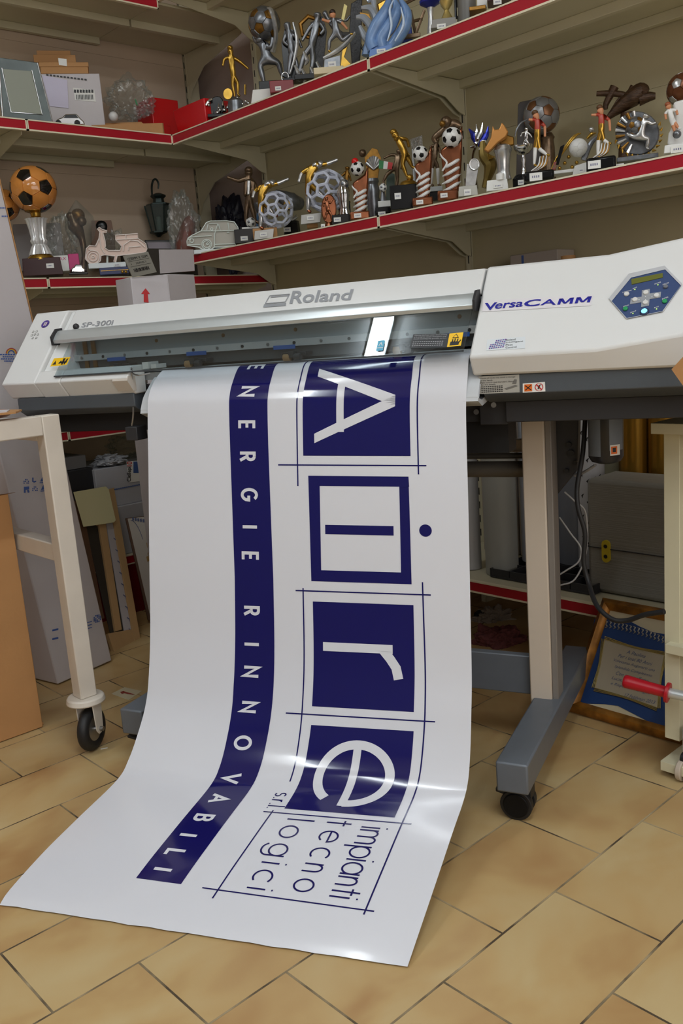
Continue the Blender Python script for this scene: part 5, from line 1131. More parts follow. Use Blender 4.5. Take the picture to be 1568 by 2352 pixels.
it.plate('body', [(375, 850), (400, 822), (430, 812), (450, 790), (530, 786), (560, 822), (582, 840), (588, 866), (380, 866)], CHROME, .026, bev=.004)
bm = B(); [cyl(bm, it.p(u, 852, -.016), it.p(u, 852, .016), 20 * it.s, n=16) for u in (405, 535)]; it.add('wheel', bm, RUBBER); it.plate('window', [(440, 818), (455, 796), (525, 794), (545, 818)], BLACKG, .0275, bev=0); it.block('stand', 400, 575, 866, 885, mat('stand_brown', (110, 60, 40), .5), .03)
def crumple(it, name, u, v, rx, ry, m, seed=1, dy=0, amp=.35, flat=1):
    from mathutils import noise as NZ
    rnd = random.Random(seed); bm = B(); bmesh.ops.create_icosphere(bm, subdivisions=5, radius=1); sd = Vector((seed * 3.1, seed * 1.7, seed * .9)); c = it.p(u, v, dy)
    dirs = [Vector((rnd.gauss(0, 1), rnd.gauss(0, 1), rnd.gauss(0, 1))).normalized() for _ in range(26)]; am = [rnd.uniform(-1, 1) for _ in dirs]
    for w_ in bm.verts:
        n = w_.co.normalized(); f = 1
        for d, a in zip(dirs, am): f += amp * a * max(0, n.dot(d)) ** 9 * .7
        for q_, am_ in ((2.2, .34), (4.6, .2), (9.5, .08)): f += am_ * amp * 2.2 * (abs(NZ.noise(n * q_ + sd)) * 2 - .45)
        w_.co = c + Vector((n.x * f * rx * it.s, n.y * f * rx * it.s * .7 * flat, n.z * f * ry * it.s))
    return it.add(name, bm, m, smooth=18)
it = S_('plastic_bag', 'crumpled clear plastic bag with a green mark between carton and red boxes', 'bag', (900, 880), 2.13)
crumple(it, 'bag_film', 895, 700, 150, 125, CLEARP, 3, flat=.7); it.plate('green_mark', [(932, 682), (942, 690), (958, 735), (940, 722)], mat('mark_green', (20, 120, 60), .5), .001, -.075)
it = S_('open_carton', 'low open brown cardboard tray in front of the plastic bag', 'box', (900, 925), 1.9)
a = it.p(640, 925); b = it.p(1140, 940); t = it.p(830, 812)
bm = B(); w = b.x - a.x; hh = .045
for q in ((a.x, b.x, 0, .004), (a.x, b.x, .10, .104)): box(bm, q[0], q[1], q[2], q[3], 0, hh)
for q in ((a.x, a.x + .004), (b.x - .004, b.x)): box(bm, q[0], q[1], 0, .104, 0, hh)
box(bm, a.x, b.x, 0, .104, 0, .004); hexa(bm, [(a.x + .02, .10, hh), (b.x - .05, .10, hh), (b.x - .05, .104, hh), (a.x + .02, .104, hh)], [(a.x + .05, .106, hh + .03), (b.x - .08, .106, hh + .03), (b.x - .08, .11, hh + .03), (a.x + .05, .11, hh + .03)])
it.add('tray', bm, CARD); it.ball('white_ball', 785, 808, 34, WHITEP, .09)
REDB = mat('red_box_card', (205, 22, 28), .25)
def obox(name, lab, P, w, d, h, rz, m, z, cat='box', roof=0, group=None):
    t = empty(name, lab, cat, (P[0], P[1], z), rz, group); bm = B(); box(bm, -w / 2, w / 2, 0, d, 0, h); obj('body', bm, m, t, bev=.003); return t
p = atX(440, 300, 1.045)
c0 = atX(397, 316, 1.02); c1 = atX(470, 283, 1.02)
t = empty('red_gift_box', 'glossy red box at the corner of the upper shelf, nearest the rail', 'box', (1.03, (c0.y + c1.y) / 2, ZA)); bm = B(); L_ = (c0.y - c1.y) / 2 * .96; hexa(bm, [(0, -L_, 0), (.16, -L_, 0), (.16, L_ * .8, 0), (0, L_ * .8, 0)], [(0, -L_, .098), (.17, -L_, .098), (.17, L_ * .9, .095), (-.01, L_ * .9, .095)]); obj('body', bm, REDB, t, bev=.004)
q = atY(385, 300, 2.09); obox('red_gift_box', 'tall red box with sloping lid behind the glossy one', (q.x, 2.09), .13, .12, .21, 0, REDB, ZA)
q = atY(372, 308, 2.012); obox('red_gift_box', 'low red box squeezed behind the open cardboard tray', (q.x, 2.012), .09, .07, .085, 0, REDB, ZA)

# ---- middle shelf of the back wall (close-up W)
ZM = 1.264
def M_(name, lab, cat, base, Y, z=ZM): return Item(name, lab, cat, 'W', base, ('Y', Y), z)
BALLO = mat('ball_orange', (214, 140, 66), .15, coat=.5, noise=.15, nscale=20); BALLK = mat('ball_black', (20, 18, 18), .12, coat=.5)
it = M_('football_trophy', 'orange and black football on a fluted silver cup and dark wood block', 'trophy', (320, 940), 1.92)
it.block('base', 185, 498, 800, 945, mat('mahogany', (52, 14, 16), .35, spec=.3), .1, top=.93); it.tag(392, 853, 56, 34, dy=-.05)
it.lathe('foot', 318, [(765, 70), (785, 96), (812, 104)], GOLD); it.lathe('cup', 300, [(485, 82), (498, 74), (560, 62), (640, 52), (660, 62), (690, 50), (710, 62), (770, 84)], mat('cup_silver', (226, 226, 226), .22, .45, noise=.12, nscale=80), flute=.06, fl=16, n=96)
it.lathe('collar', 278, [(412, 74), (428, 78), (442, 40), (468, 36), (486, 60)], GOLD); it.football('ball', 260, 258, 176, [BALLK, BALLO], rot=(1.05, .35, .6))
it = M_('football_trophy', 'second orange and black football half hidden by the leaning white carton', 'trophy', (40, 900), 2.08)
it.football('ball', 30, 380, 120, [BALLK, BALLO], rot=(.3, .9, .2)); it.lathe('pedestal', 30, [(490, 50), (540, 34), (800, 60), (900, 70)], SILVER, snap=True)
it = M_('pink_box', 'white and magenta cardboard box beside the football trophy', 'box', (560, 900), 2.0)
it.block('white_side', 430, 548, 785, 910, PAPER, .12); it.block('magenta_side', 548, 630, 772, 900, mat('magenta', (190, 20, 110), .4), .12); bm = B()
f = quadfn(it.p(432, 788, -.0605), it.p(518, 784, -.0605), it.p(518, 808, -.0605), it.p(432, 812, -.0605)); text_on(bm, 'MAX', f); it.add('lettering', bm, mat('magenta_ink', (190, 20, 110), .4), smooth=0)
it = M_('light_panel_box', 'pale grey box standing behind the football trophy', 'box', (320, 900), 2.14)
it.block('body', 150, 520, 528, 900, mat('pale_box', (150, 145, 145), .5), .05)
it = M_('wrapped_trophy', 'bronze and gold trophy wrapped in clear film', 'trophy', (650, 920), 2.02)
bm = B(); it.tube('', [(650, 900), (660, 780), (640, 640), (590, 540), (560, 450)], [30, 20, 26, 60, 30], None, bm=bm, n=10); it.ball('', 610, 460, 52, None, 0, bm=bm, mi=1); it.ball('', 640, 505, 36, None, -.02, bm=bm); it.ball('', 550, 465, 30, None, 0, bm=bm); it.add('sculpture', bm, [BRONZE, DGOLD])
bm = B(); it.lathe('', 628, [(340, 6), (400, 50), (470, 100), (560, 112), (640, 90), (700, 50), (760, 44), (900, 60)], None, bm=bm, n=14, flute=.12, fl=5); it.add('film', bm, CLEARP, smooth=20)
it = M_('plastic_bag', 'clear film bag slumped behind the scooter, left of the wrapped trophy', 'bag', (500, 900), 2.06)
crumple(it, 'film', 500, 650, 110, 190, CLEARP, 8)
it = M_('plastic_bag', 'bunched clear film standing above the scooter seat', 'bag', (880, 900), 2.16)
crumple(it, 'film', 890, 680, 80, 100, CLEARP, 12)
it = M_('square_plaque', 'brown square plaque with a black round emblem at the back', 'plaque', (810, 880), 2.22)
it.plate('board', [(715, 500), (870, 498), (900, 640), (900, 880), (720, 880)], mat('plaque_wood', (120, 84, 60), .5), .02); it.ball('emblem', 795, 545, 44, BLACKG, -.01, sz=(1, .3, 1))
it = M_('toy_car', 'tiny chrome model car standing before the scooter', 'toy car', (612, 925), 1.9)
it.plate('body', [(552, 905), (560, 872), (580, 862), (590, 842), (640, 842), (650, 865), (668, 880), (666, 908)], CHROME, .03, bev=.004); it.block('stand', 540, 690, 908, 928, BLACKG, .04); it.plate('window', [(590, 860), (596, 848), (636, 848), (642, 860)], PEWTER, .031, bev=0)
bm = B(); [cyl(bm, it.p(u, 905, -.017), it.p(u, 905, .017), 9 * it.s, n=12) for u in (575, 650)]; it.add('wheel', bm, RUBBER)
it = M_('blue_case', 'flat dark blue case with gold clasps', 'case', (880, 930), 1.9)
it.block('case', 785, 1010, 872, 934, mat('case_blue', (30, 45, 95), .35), .09); bm = B(); [it.ball('', u, 900, 12, None, -.046, bm=bm) for u in (958, 985)]; it.add('clasp', bm, GOLD); bm = B(); box(bm, it.p(790, 900).x, it.p(1005, 900).x, -.0465, -.045, it.p(880, 899).z, it.p(880, 896).z); it.add('lid_seam', bm, GOLD)
it = M_('scooter_plaque', 'pale pink plaque cut as a motor scooter on a clear plate', 'plaque', (830, 880), 1.94)
sc = [(668, 800), (676, 720), (700, 695), (748, 700), (775, 640), (782, 590), (762, 565), (775, 552), (800, 570), (838, 580), (835, 592), (805, 595), (822, 660), (826, 700), (820, 715), (850, 735), (940, 735), (952, 700), (905, 650), (903, 615), (1078, 602), (1080, 640), (1140, 680), (1150, 720), (1140, 750), (980, 768), (918, 775), (905, 828), (890, 820), (898, 778), (820, 768), (790, 775), (786, 815), (755, 838), (700, 836)]
PK = mat('scooter_pink', (226, 200, 186), .35); it.plate('scooter_body', sc, PK, .008)
bm = B()
for c in (sc + [sc[0]], [(965, 740), (970, 690), (1020, 655), (1080, 660), (1135, 710)], [(1005, 735), (1010, 708), (1100, 700)], [(985, 605), (985, 640)], [(690, 725), (750, 740)], [(780, 640), (792, 715), (820, 760)], [(905, 650), (1078, 640)]): it.tube('', [(a, b, -16) for a, b in c], 4.5, None, bm=bm, k=1)
for cx, cy, r in ((728, 785, 52), (728, 785, 34), (728, 785, 10)): it.tube('', [(cx + r * math.cos(t * math.pi / 8), cy + r * math.sin(t * math.pi / 8), -16) for t in range(17)], 4, None, bm=bm, k=1)
it.add('raised_outline', bm, mat('scooter_outline', (240, 228, 220), .25)); it.block('clear_plate', 695, 990, 832, 880, mat('acrylic_base', (214, 224, 226), .2), .03); it.tag(915, 848, 50, 22, dy=-.016)
it.tube('support', [(840, 835, 10), (840, 770, 10)], 8, OUT)
it = M_('wall_lantern', 'old grey metal wall lantern with glass panes and a curved hook', 'lantern', (1250, 640), 2.2, None)
it.tube('hook', [(1190, 300), (1188, 230), (1200, 185), (1222, 178), (1240, 210), (1238, 250)], [7, 8, 8, 8, 7, 5], mat('lantern_metal', (50, 62, 60), .4, .6)); LM = MATS['lantern_metal']
it.lathe('roof', 1240, [(285, 20), (300, 56), (312, 60), (330, 40), (360, 44), (372, 98), (382, 100)], LM, n=6)
bm = B(); top = [(90, 380), (60, 585)]
it.lathe('', 1242, [(380, 96), (588, 62)], None, bm=bm, n=6); it.add('panes', bm, glassy('lantern_glass', (150, 165, 160), .1, .05, film=.15), smooth=10)
bm = B()
cc = it.p(1242, 480); zt, zb_ = it.p(1242, 380).z, it.p(1242, 588).z
for a in range(6): an = a * math.pi / 3; tube(bm, [Vector((cc.x + 98 * it.s * math.cos(an), 98 * it.s * math.sin(an), zt)), Vector((cc.x + 63 * it.s * math.cos(an), 63 * it.s * math.sin(an), zb_))], 5 * it.s, k=1)
it.add('glazing_bars', bm, LM); it.lathe('bottom', 1242, [(585, 68), (598, 66), (612, 30), (630, 12)], LM, n=6); it.lathe('candle', 1245, [(470, 18), (590, 22)], WHITEP)
it = M_('dark_display_case', 'open dark case with a pale lining under the lantern', 'case', (1270, 745), 2.12, ZM + .14)
it.plate('frame', [(1130, 652), (1425, 650), (1425, 725), (1150, 745)], mat('case_black', (30, 30, 34), .4), .03, bev=.003); it.plate('lining', [(1150, 670), (1400, 668), (1398, 718), (1165, 722)], mat('case_lining', (150, 142, 150), .6), .004, -.016, bev=0)
obox('storage_carton', 'dark carton on the middle shelf beneath the display case', (it.P.x, it.P.y - .03), .3, .12, .139, 0, mat('dark_carton', (64, 58, 50), .7), ZM)
it = M_('wrapped_trophy', 'film wrapped reddish trophy right of the lantern', 'trophy', (1440, 900), 2.0)
bm = B(); it.tube('', [(1460, 900), (1450, 700), (1480, 520), (1500, 470)], [60, 80, 50, 20], None, bm=bm, n=10); it.add('sculpture', bm, mat('terracotta', (120, 70, 58), .5)); crumple(it, 'film', 1440, 560, 105, 230, CLEARP, 21)
it = M_('umbrella_bag', 'dark blue folded bag wrapped in film in the deep corner', 'bag', (1800, 860), 2.16)
crumple(it, 'folds', 1820, 640, 150, 260, mat('bag_navy', (24, 26, 44), .35), 5, amp=.25)
# white cartons rising behind the printer
def at(px, py, Y): return atY(px, py, Y)
ZP = .225
def floorbox(name, lab, bl, br, tl_, Y, d, m, z, cat='box', **k):
    a, b, t_ = at(*bl, Y), at(*br, Y), at(*tl_, Y); t = empty(name, lab, cat, ((a.x + b.x) / 2, Y, z)); w = (b.x - a.x) / 2; bm = B(); box(bm, -w, w, 0, d, 0, t_.z - z); o = obj('carton', bm, m, t, bev=.003); return t, w, t_.z - z, o
# open carton behind printer with flaps (stands on the floor behind the stand)
Yc = 1.42
a = at(308, 710, Yc); b = at(452, 690, Yc); t1 = at(309, 637, Yc); mid_ = at(370, 630, Yc); zc0 = 0.0; ztop = t1.z
t = empty('white_open_carton', 'white carton with raised flaps and a red arrow behind the printer', 'box', (a.x, Yc, 0)); W_ = b.x - a.x; mx = at(368, 660, Yc).x - a.x
bm = B(); d0 = .10
hexa(bm, [(0, 0, 0), (mx, -.05, 0), (mx, d0, 0), (0, d0, 0)], [(0, 0, ztop), (mx, -.05, ztop + .004), (mx, d0, ztop), (0, d0, ztop)]); hexa(bm, [(mx, -.05, 0), (W_, 0, 0), (W_, d0, 0), (mx, d0, 0)], [(mx, -.05, ztop + .004), (W_, 0, ztop + .006), (W_, d0, ztop), (mx, d0, ztop)])
obj('carton', bm, WCARD, t, bev=.002)
def L3_(px, py, Y): q = at(px, py, Y); return Vector((q.x - a.x, q.y - Yc, q.z))
bm = B(); extrude(bm, [L3_(305, 637, Yc - .01), L3_(360, 625, Yc - .055), L3_(340, 578, Yc - .085), L3_(283, 588, Yc - .04)], (0, .004, 0)); fl_ = obj('label_flap', bm, mat('flap_grey', (168, 168, 158), .7), t, label='grey printed flap folded forward')
bm = B(); extrude(bm, [L3_(369, 628, Yc - .05), L3_(447, 622, Yc), L3_(444, 573, Yc + .0), L3_(366, 573, Yc - .05)], (0, .004, 0)); obj('raised_flap', bm, WCARD, t)
bm = B(); e = -.0015
FQ = [L3_(305, 637, Yc - .01), L3_(360, 625, Yc - .055), L3_(340, 578, Yc - .085), L3_(283, 588, Yc - .04)]
f = lambda x, y: (FQ[0] * (1 - x) * (1 - y) + FQ[1] * x * (1 - y) + FQ[2] * x * y + FQ[3] * (1 - x) * y) + Vector((0, -.0015, 0))
text_on(bm, '1220MM X 100M', lambda x, y: f(.1 + x * .8, .76 + y * .12)); text_on(bm, '1    307MC1', lambda x, y: f(.15 + x * .6, .54 + y * .08))
for k in range(14): poly(bm, [f(.15 + k * .045 + a_, .2 + b_) for a_, b_ in ((0, 0), (.02 + .008 * (k % 3), 0), (.02 + .008 * (k % 3), .16), (0, .16))])
for y in (.7, .46): poly(bm, [f(.08, y), f(.92, y), f(.92, y + .012), f(.08, y + .012)])
obj('flap_print', bm, INKBLACK, fl_, smooth=0)
bm = B(); P_ = [(330, 694), (330, 675), (324, 675), (334, 662), (344, 675), (339, 675), (341, 695)]
def arr(px, py):
    # on the left face of the carton
    q0, q1 = Vector((0, 0, 0)), Vector((mx, -.05, 0)); n = Vector((q1.y, -q1.x, 0)).normalized(); org = Vector((a.x, Yc, 0)); w_ = onplane(px, py, n, org + n * .001); return w_ - org
extrude(bm, [arr(*q) for q in P_], (0, -.0006, 0)); obj('red_arrow', bm, mat('arrow_red', (196, 30, 34), .6), t, smooth=0)

# ================================================================ LEFT FOREGROUND
# tall leaning white carton
LY = 1.3
bl, br_, = Vector((.029, 1.313, 0)), Vector((.242, 1.362, 0)); tr_ = at(4, 436, 1.362)
lean = Vector((tr_.x - br_.x, 0, tr_.z)); topk = 1.04
t = empty('leaning_white_carton', 'tall white carton leaning left behind the metal trolley, blue print near its middle', 'box', (bl.x, bl.y, 0)); 
u_ = br_ - bl; n_ = Vector((-u_.y, u_.x, 0)).normalized(); dd = n_ * .30
o0 = Vector((0, 0, .004)); bm = B(); up = lean * topk
hexa(bm, [o0, o0 + u_, o0 + u_ + dd, o0 + dd], [o0 + up, o0 + up + u_, o0 + up + u_ + dd, o0 + up + dd]); lwc = obj('carton', bm, WCARD, t, bev=.004)
def LC(px, py, off=.0015):
    n = u_.cross(lean).normalized(); 
    if n.dot(CAM - bl) < 0: n = -n
    return onplane(px, py, n, bl + o0 + n * off) - bl
BLUEI = mat('carton_blue_ink', (70, 100, 170), .6)
bm = B()
for (x, y, k) in ((60, 1106, 0), (78, 1104, 1), (98, 1102, 2), (61, 1125, 3), (80, 1123, 4), (100, 1121, 2)):
    if k in (0, 4): [poly(bm, [LC(x - 6 + i * 3.4 + a_, y - 6 + j * 4 + b_) for a_, b_ in ((0, 0), (2.4, .5), (2.6, 3), (0, 2.8))]) for i in range(4) for j in range(3) if (i + j) % 3]
    elif k == 2: poly(bm, [LC(x - 6, y + 4), LC(x + 6, y + 3), LC(x, y - 8)]); poly(bm, [LC(x - 7, y + 6), LC(x + 7, y + 5), LC(x + 7, y + 7), LC(x - 7, y + 8)])
    elif k == 1: poly(bm, [LC(x - 4, y - 7), LC(x - 1, y - 7), LC(x - 1, y + 3), LC(x - 4, y + 3)]); poly(bm, [LC(x - 1, y + 1), LC(x + 5, y), LC(x + 5, y + 3), LC(x - 1, y + 5)])
    else:
        for q in ([(-6, 7), (-6, -7), (-2, -7), (-2, 7)], [(-2, -7), (6, -8), (6, -1), (-2, 0)], [(1, 0), (5, 0), (7, 6), (3, 7)]): poly(bm, [LC(x + a_, y + b_) for a_, b_ in q])
obj('certification_marks', bm, BLUEI, lwc, smooth=0); bm = B()
for y in (1446, 1466): poly(bm, [LC(120, y), LC(134, y - 3), LC(134, y + 1), LC(120, y + 4)])
obj('address_print', bm, BLUEI, lwc, smooth=0); bm = B()
for i in range(5):
    for j in range(5):
        if (i * 3 + j) % 4: poly(bm, [LC(215 + i * 3.6 + a_, 1414 + j * 3.6 - i * .8 + b_) for a_, b_ in ((0, 0), (2.8, -.6), (2.8, 2.4), (0, 3))])
for k in range(3): poly(bm, [LC(198, 1430 + k * 7), LC(211, 1426 + k * 7), LC(211, 1428 + k * 7), LC(198, 1432 + k * 7)])
obj('stamp_print', bm, BLUEI, lwc, smooth=0)
bm = B()
for (x, y) in ((5, 412 + 360 - 360 + 62), (12, 494)): pass
for y0, x0, x1 in ((476, 0, 14), (495, 4, 19)):
    for k in range(4): poly(bm, [LC(x0 + (x1 - x0) * k / 4 + a_, y0 + b_) for a_, b_ in ((0, 0), (2.4, 0), (2.4, 3), (0, 3))])
obj('small_blue_print', bm, BLUEI, lwc, smooth=0)
bm = B()
for r, mi in ((13, 0), (10.5, 1), (8, 2)):
    q = [(26 + r * math.cos(math.radians(a_)), 812 - r * math.sin(math.radians(a_))) for a_ in range(0, 181, 15)]; q2 = [(26 + (r - 2.4) * math.cos(math.radians(a_)), 812 - (r - 2.4) * math.sin(math.radians(a_))) for a_ in range(180, -1, -15)]
    for i in range(12): poly(bm, [LC(*q[i]), LC(*q[i + 1]), LC(*q2[11 - i]), LC(*q2[12 - i])], mi)
for k, (x0, x1) in enumerate(((0, 36), (6, 32), (2, 34), (10, 30))): 
    for j in range(6): xx = x0 + (x1 - x0) * j / 6; poly(bm, [LC(xx, 813 + k * 5), LC(xx + (x1 - x0) / 8, 812.5 + k * 5), LC(xx + (x1 - x0) / 8, 815.5 + k * 5), LC(xx, 816 + k * 5)], 2)
obj('rainbow_print', bm, [mat('print_red', (180, 70, 60), .6), mat('print_yellow', (215, 180, 60), .6), BLUEI], lwc, smooth=0)
bm = B()
# exposed corrugated edge on the right side of the carton
e0 = o0 + u_; w3 = (u_.normalized()) * .003
ek = up * .60; hexa(bm, [e0 + ek, e0 + w3 + ek, e0 + w3 + dd * .05 + ek, e0 + dd * .05 + ek], [e0 + up, e0 + w3 + up, e0 + w3 + up + dd * .05, e0 + up + dd * .05]); obj('torn_flap_edge', bm, CARD, lwc)
# brown carton
a = at(0, 1135, 1.05); b = at(37, 1140, 1.05); br2 = Vector((-.12, 1.05, 0)); 
t = empty('brown_carton', 'large brown cardboard box on the floor at the left edge', 'box', (-.12, 1.05, 0)); bm = B(); box(bm, -.42, -.02, 0, .012, 0.002, .655, 0); box(bm, -.032, -.02, .012, .26, .002, .64, 0); box(bm, -.42, -.408, .012, .26, .002, .64); box(bm, -.408, -.012, .248, .26, .002, .64); box(bm, -.408, -.012, .012, .248, .002, .01)
obj('carton_walls', bm, CARD, t, bev=.002)
bm = B(); hexa(bm, [(-.42, .0, .655), (0, .0, .655), (0, .006, .655), (-.42, .006, .655)], [(-.42, .10, .64), (-.01, .10, .64), (-.01, .106, .642), (-.42, .106, .642)]); obj('folded_flap', bm, CARD, t)
# trolley
TX, TY = -.112, .8185
TW = mat('trolley_cream', (222, 214, 202), .4, noise=.1, nscale=8)
t = empty('metal_trolley', 'cream painted metal trolley with round wooden top and rubber caster', 'trolley', (TX, TY, 0)); g = .0225
bm = B(); box(bm, -g, g, -g, g, .145, .862); obj('leg', bm, TW, t, bev=.003)
bm = B(); box(bm, -.55, -.56 + .045, -g, g, .145, .862); obj('leg', bm, TW, t, bev=.003)
bm = B(); box(bm, -.55, -g, -g, g, .815, .862); obj('top_rail', bm, TW, t, bev=.003)
bm = B(); box(bm, -g, g, g, .45, .80, .846); box(bm, -g, g, .42, .465, .145, .846); obj('side_rail', bm, TW, t, bev=.003)
bm = B(); box(bm, -g * .9, g * .9, g, .42, .50, .545); obj('cross_brace', bm, TW, t, bev=.003)
bm = B(); n_ = 40; cx, cy, rr = -.262, .235, .255; extrude(bm, [(cx + rr * math.cos(2 * math.pi * i / n_), cy + rr * .95 * math.sin(2 * math.pi * i / n_), .8625) for i in range(n_)], (0, 0, .012)); obj('table_top', bm, mat('mauve_wood', (158, 120, 108), .45, noise=.1, nscale=12), t, bev=.003)
bm = B(); cyl(bm, (0, 0, .128), (0, 0, .145), .050, .046, 28); obj('caster_flange', bm, TW, t, bev=.004)
wt = bm = B(); W0 = Vector((.0, -.010, .0575)); ax = Vector((.56, -.83, 0)).normalized()
tube(bm, [W0 + (Vector((-ax.y, ax.x, 0)) * math.cos(a_ * math.pi / 14) + Vector((0, 0, 1)) * math.sin(a_ * math.pi / 14)) * .042 for a_ in range(29)], .0155, n=12, k=1); wh_ = obj('caster_wheel', bm, RUBBER, t)
bm = B(); cyl(bm, W0 - ax * .011, W0 + ax * .011, .031, n=24); cyl(bm, W0 - ax * .03, W0 + ax * .034, .006, n=12); obj('hub', bm, STEEL, wh_)
bm = B()
for s in (-1, 1):
    c = W0 + ax * (.022 * s); tn = Vector((-ax.y, ax.x, 0)); extrude(bm, [c + tn * -.022 + Vector((0, 0, .076)), c + tn * .022 + Vector((0, 0, .076)), c + tn * .016 + Vector((0, 0, .0)), c + tn * .006 + Vector((0, 0, -.012)), c + tn * -.006 + Vector((0, 0, -.012)), c + tn * -.016], ax * .003 * s)
obj('caster_fork', bm, TW, t, bev=.001)
t = empty('cardboard_sheet', 'torn white faced cardboard sheet lying on the round trolley top', 'cardboard', (TX - .12, TY + .12, .8755)); bm = B(); extrude(bm, [(-.3, -.13, 0), (.03, -.16, 0), (.075, -.09, 0), (.06, .0, 0), (-.3, .05, 0)], (0, 0, .004)); obj('sheet', bm, CARD, t); bm = B(); extrude(bm, [(-.3, -.11, .0041), (.02, -.135, .0041), (.05, -.08, .0041), (.03, .0, .0041), (-.3, .05, .0041)], (0, 0, .002)); obj('white_liner', bm, WCARD, t)
# goods on the base shelf of the back wall, seen through the stand
ZB2 = .228
def K(px, py, Y): return atY(px, py, Y)
def backbox(name, lab, x0px, x1px, ypx, Y, d, m, z, top_px, cat='box'):
    a, b, tt = K(x0px, ypx, Y), K(x1px, ypx, Y), K((x0px + x1px) / 2, top_px, Y); t = empty(name, lab, cat, ((a.x + b.x) / 2, Y, z)); w = (b.x - a.x) / 2; bm = B(); box(bm, -w, w, 0, d, 0, tt.z - z); o = obj('body', bm, m, t, bev=.002); return t, o, w, tt.z - z
t, o, w, h = backbox('white_carton', 'long white carton on the base shelf under the printed one', 262, 420, 1230, 1.82, .35, mat('grey_white_card', (176, 176, 182), .6), ZB2, 1150)
zt2 = ZB2 + h
t, o, w, h = backbox('white_carton', 'white carton with a red and blue maker label and blue lines of print', 222, 420, 1120, 1.84, .3, mat('grey_white_card', (176, 176, 182), .6), zt2, 1062)
q0 = t.location
def kf(px, py): v = K(px, py, 1.8385); return v - q0
bm = B(); poly(bm, [kf(*q) for q in ((290, 1060), (322, 1058), (324, 1105), (297, 1108))], 0)
f = quadfn(kf(292, 1062) + Vector((0, -.001, 0)), kf(292, 1106) + Vector((0, -.001, 0)), kf(304, 1106) + Vector((0, -.001, 0)), kf(304, 1062) + Vector((0, -.001, 0)))
text_on(bm, 'Ciellepi', lambda x, y: f(1 - x, y) if False else quadfn(kf(291, 1106), kf(291, 1072), kf(303, 1072), kf(303, 1106))(x, y) + Vector((0, -.001, 0)), m=1, bold=.02)
text_on(bm, '10', lambda x, y: quadfn(kf(291, 1071), kf(291, 1060), kf(303, 1060), kf(303, 1071))(x, y) + Vector((0, -.001, 0)), m=2, bold=.02)
poly(bm, [kf(*q) + Vector((0, -.001, 0)) for q in ((306, 1060), (318, 1060), (318, 1086), (306, 1086))], 3)
for k in range(16): poly(bm, [kf(262 + k * 4.6, 1126 - k * .9) + Vector((0, -.0005, 0)), kf(265.5 + k * 4.6, 1125.4 - k * .9) + Vector((0, -.0005, 0)), kf(265.5 + k * 4.6, 1122.4 - k * .9) + Vector((0, -.0005, 0)), kf(262 + k * 4.6, 1123 - k * .9) + Vector((0, -.0005, 0))], 3)
obj('maker_label', bm, [PAPER, INKBLACK, mat('arrow_red', (196, 30, 34), .6), mat('label_blue', (60, 90, 150), .6)], o, smooth=0)
zt3 = zt2 + h
it = Item('plastic_film', 'crumpled grey plastic film lying on the labelled white carton', 'plastic film', 'P', (245, 1062), ('Y', 1.9), zt3 + .002)
crumple(it, 'film', 248, 1058, 34, 14, mat('grey_film', (170, 172, 178), .3), 33, amp=.5)
it = Item('plastic_film', 'larger sheet of clear film slumped over the cartons behind the banner', 'plastic film', 'P', (300, 1050), ('Y', 2.0), zt3 + .002)
crumple(it, 'film', 298, 1030, 46, 28, CLEARP, 35, amp=.4)
t, o, w, h = backbox('dark_box', 'black box on the base shelf left of the labelled carton', 150, 219, 1120, 1.86, .25, mat('box_black', (34, 34, 38), .5), ZB2, 1078)
t, o, w, h = backbox('film_roll_box', 'flat grey box wrapped in film on the black box', 150, 200, 1075, 1.88, .2, mat('box_grey', (120, 118, 118), .5), ZB2 + h + .001, 1048)
# wooden picture frames leaning on the base shelf
def leanframe(name, lab, P, w, h, lean_, yawd, build):
    t = empty(name, lab, 'picture frame', P, yawd); t.rotation_euler = (lean_, 0, yawd); build(t, w, h); return t
PINE = mat('pale_pine', (196, 160, 112), .55, noise=.15, nscale=8, stretch=(1, 1, .2)); OAK = mat('walnut_edge', (96, 66, 44), .5)
# frame with sloping sides, corner points on a leaning plane
FP = [K(262, 1497, 1.45), K(324, 1474, 1.50), K(262, 1122, 1.74), K(172, 1150, 1.69)]
PLn = (FP[1] - FP[0]).cross(FP[3] - FP[0]).normalized(); 
if PLn.dot(CAM - FP[0]) < 0: PLn = -PLn
def leanplane(name, lab, quads, P0, N, cat):
    t = empty(name, lab, cat, P0)
    for nm, pts, m, th, off in quads:
        bm = B(); extrude(bm, [onplane(x, y, N, P0 + N * off) - P0 for x, y in pts], N * -th); obj(nm, bm, m, t, bev=.0008)
    return t
t = leanplane('leaning_wood_frame', 'pale pine frame leaning behind the trolley leg with a yellow paper over its top', [
    ('backing', [(197, 1210), (243, 1205), (305, 1470), (262, 1490)], mat('frame_dark_inside', (52, 46, 38), .7), .004, -.004),
    ('outer_stile', [(262, 1120), (248, 1124), (310, 1480), (324, 1474)], PINE, .018, .006),
    ('printed_strip', [(248, 1124), (232, 1128), (292, 1486), (311, 1480)], mat('strip_white', (190, 186, 190), .6), .010, 0),
    ('inner_stile', [(232, 1128), (216, 1132), (265, 1450), (280, 1446)], PINE, .016, .004),
    ('left_stile', [(172, 1150), (186, 1146), (240, 1420), (226, 1424)], OAK, .016, .004),
    ('bottom_rail', [(248, 1455), (302, 1445), (311, 1480), (262, 1497)], PINE, .014, .003)], FP[0], PLn, 'picture frame')
q = leanplane('yellow_paper', 'pale yellow paper folded over the top of the pine frame', [('sheet', [(169, 1130), (243, 1117), (250, 1124), (266, 1195), (262, 1200), (192, 1210)], mat('pale_yellow', (228, 224, 178), .7), .002, .014)], FP[0] + PLn * .001, PLn, 'paper')
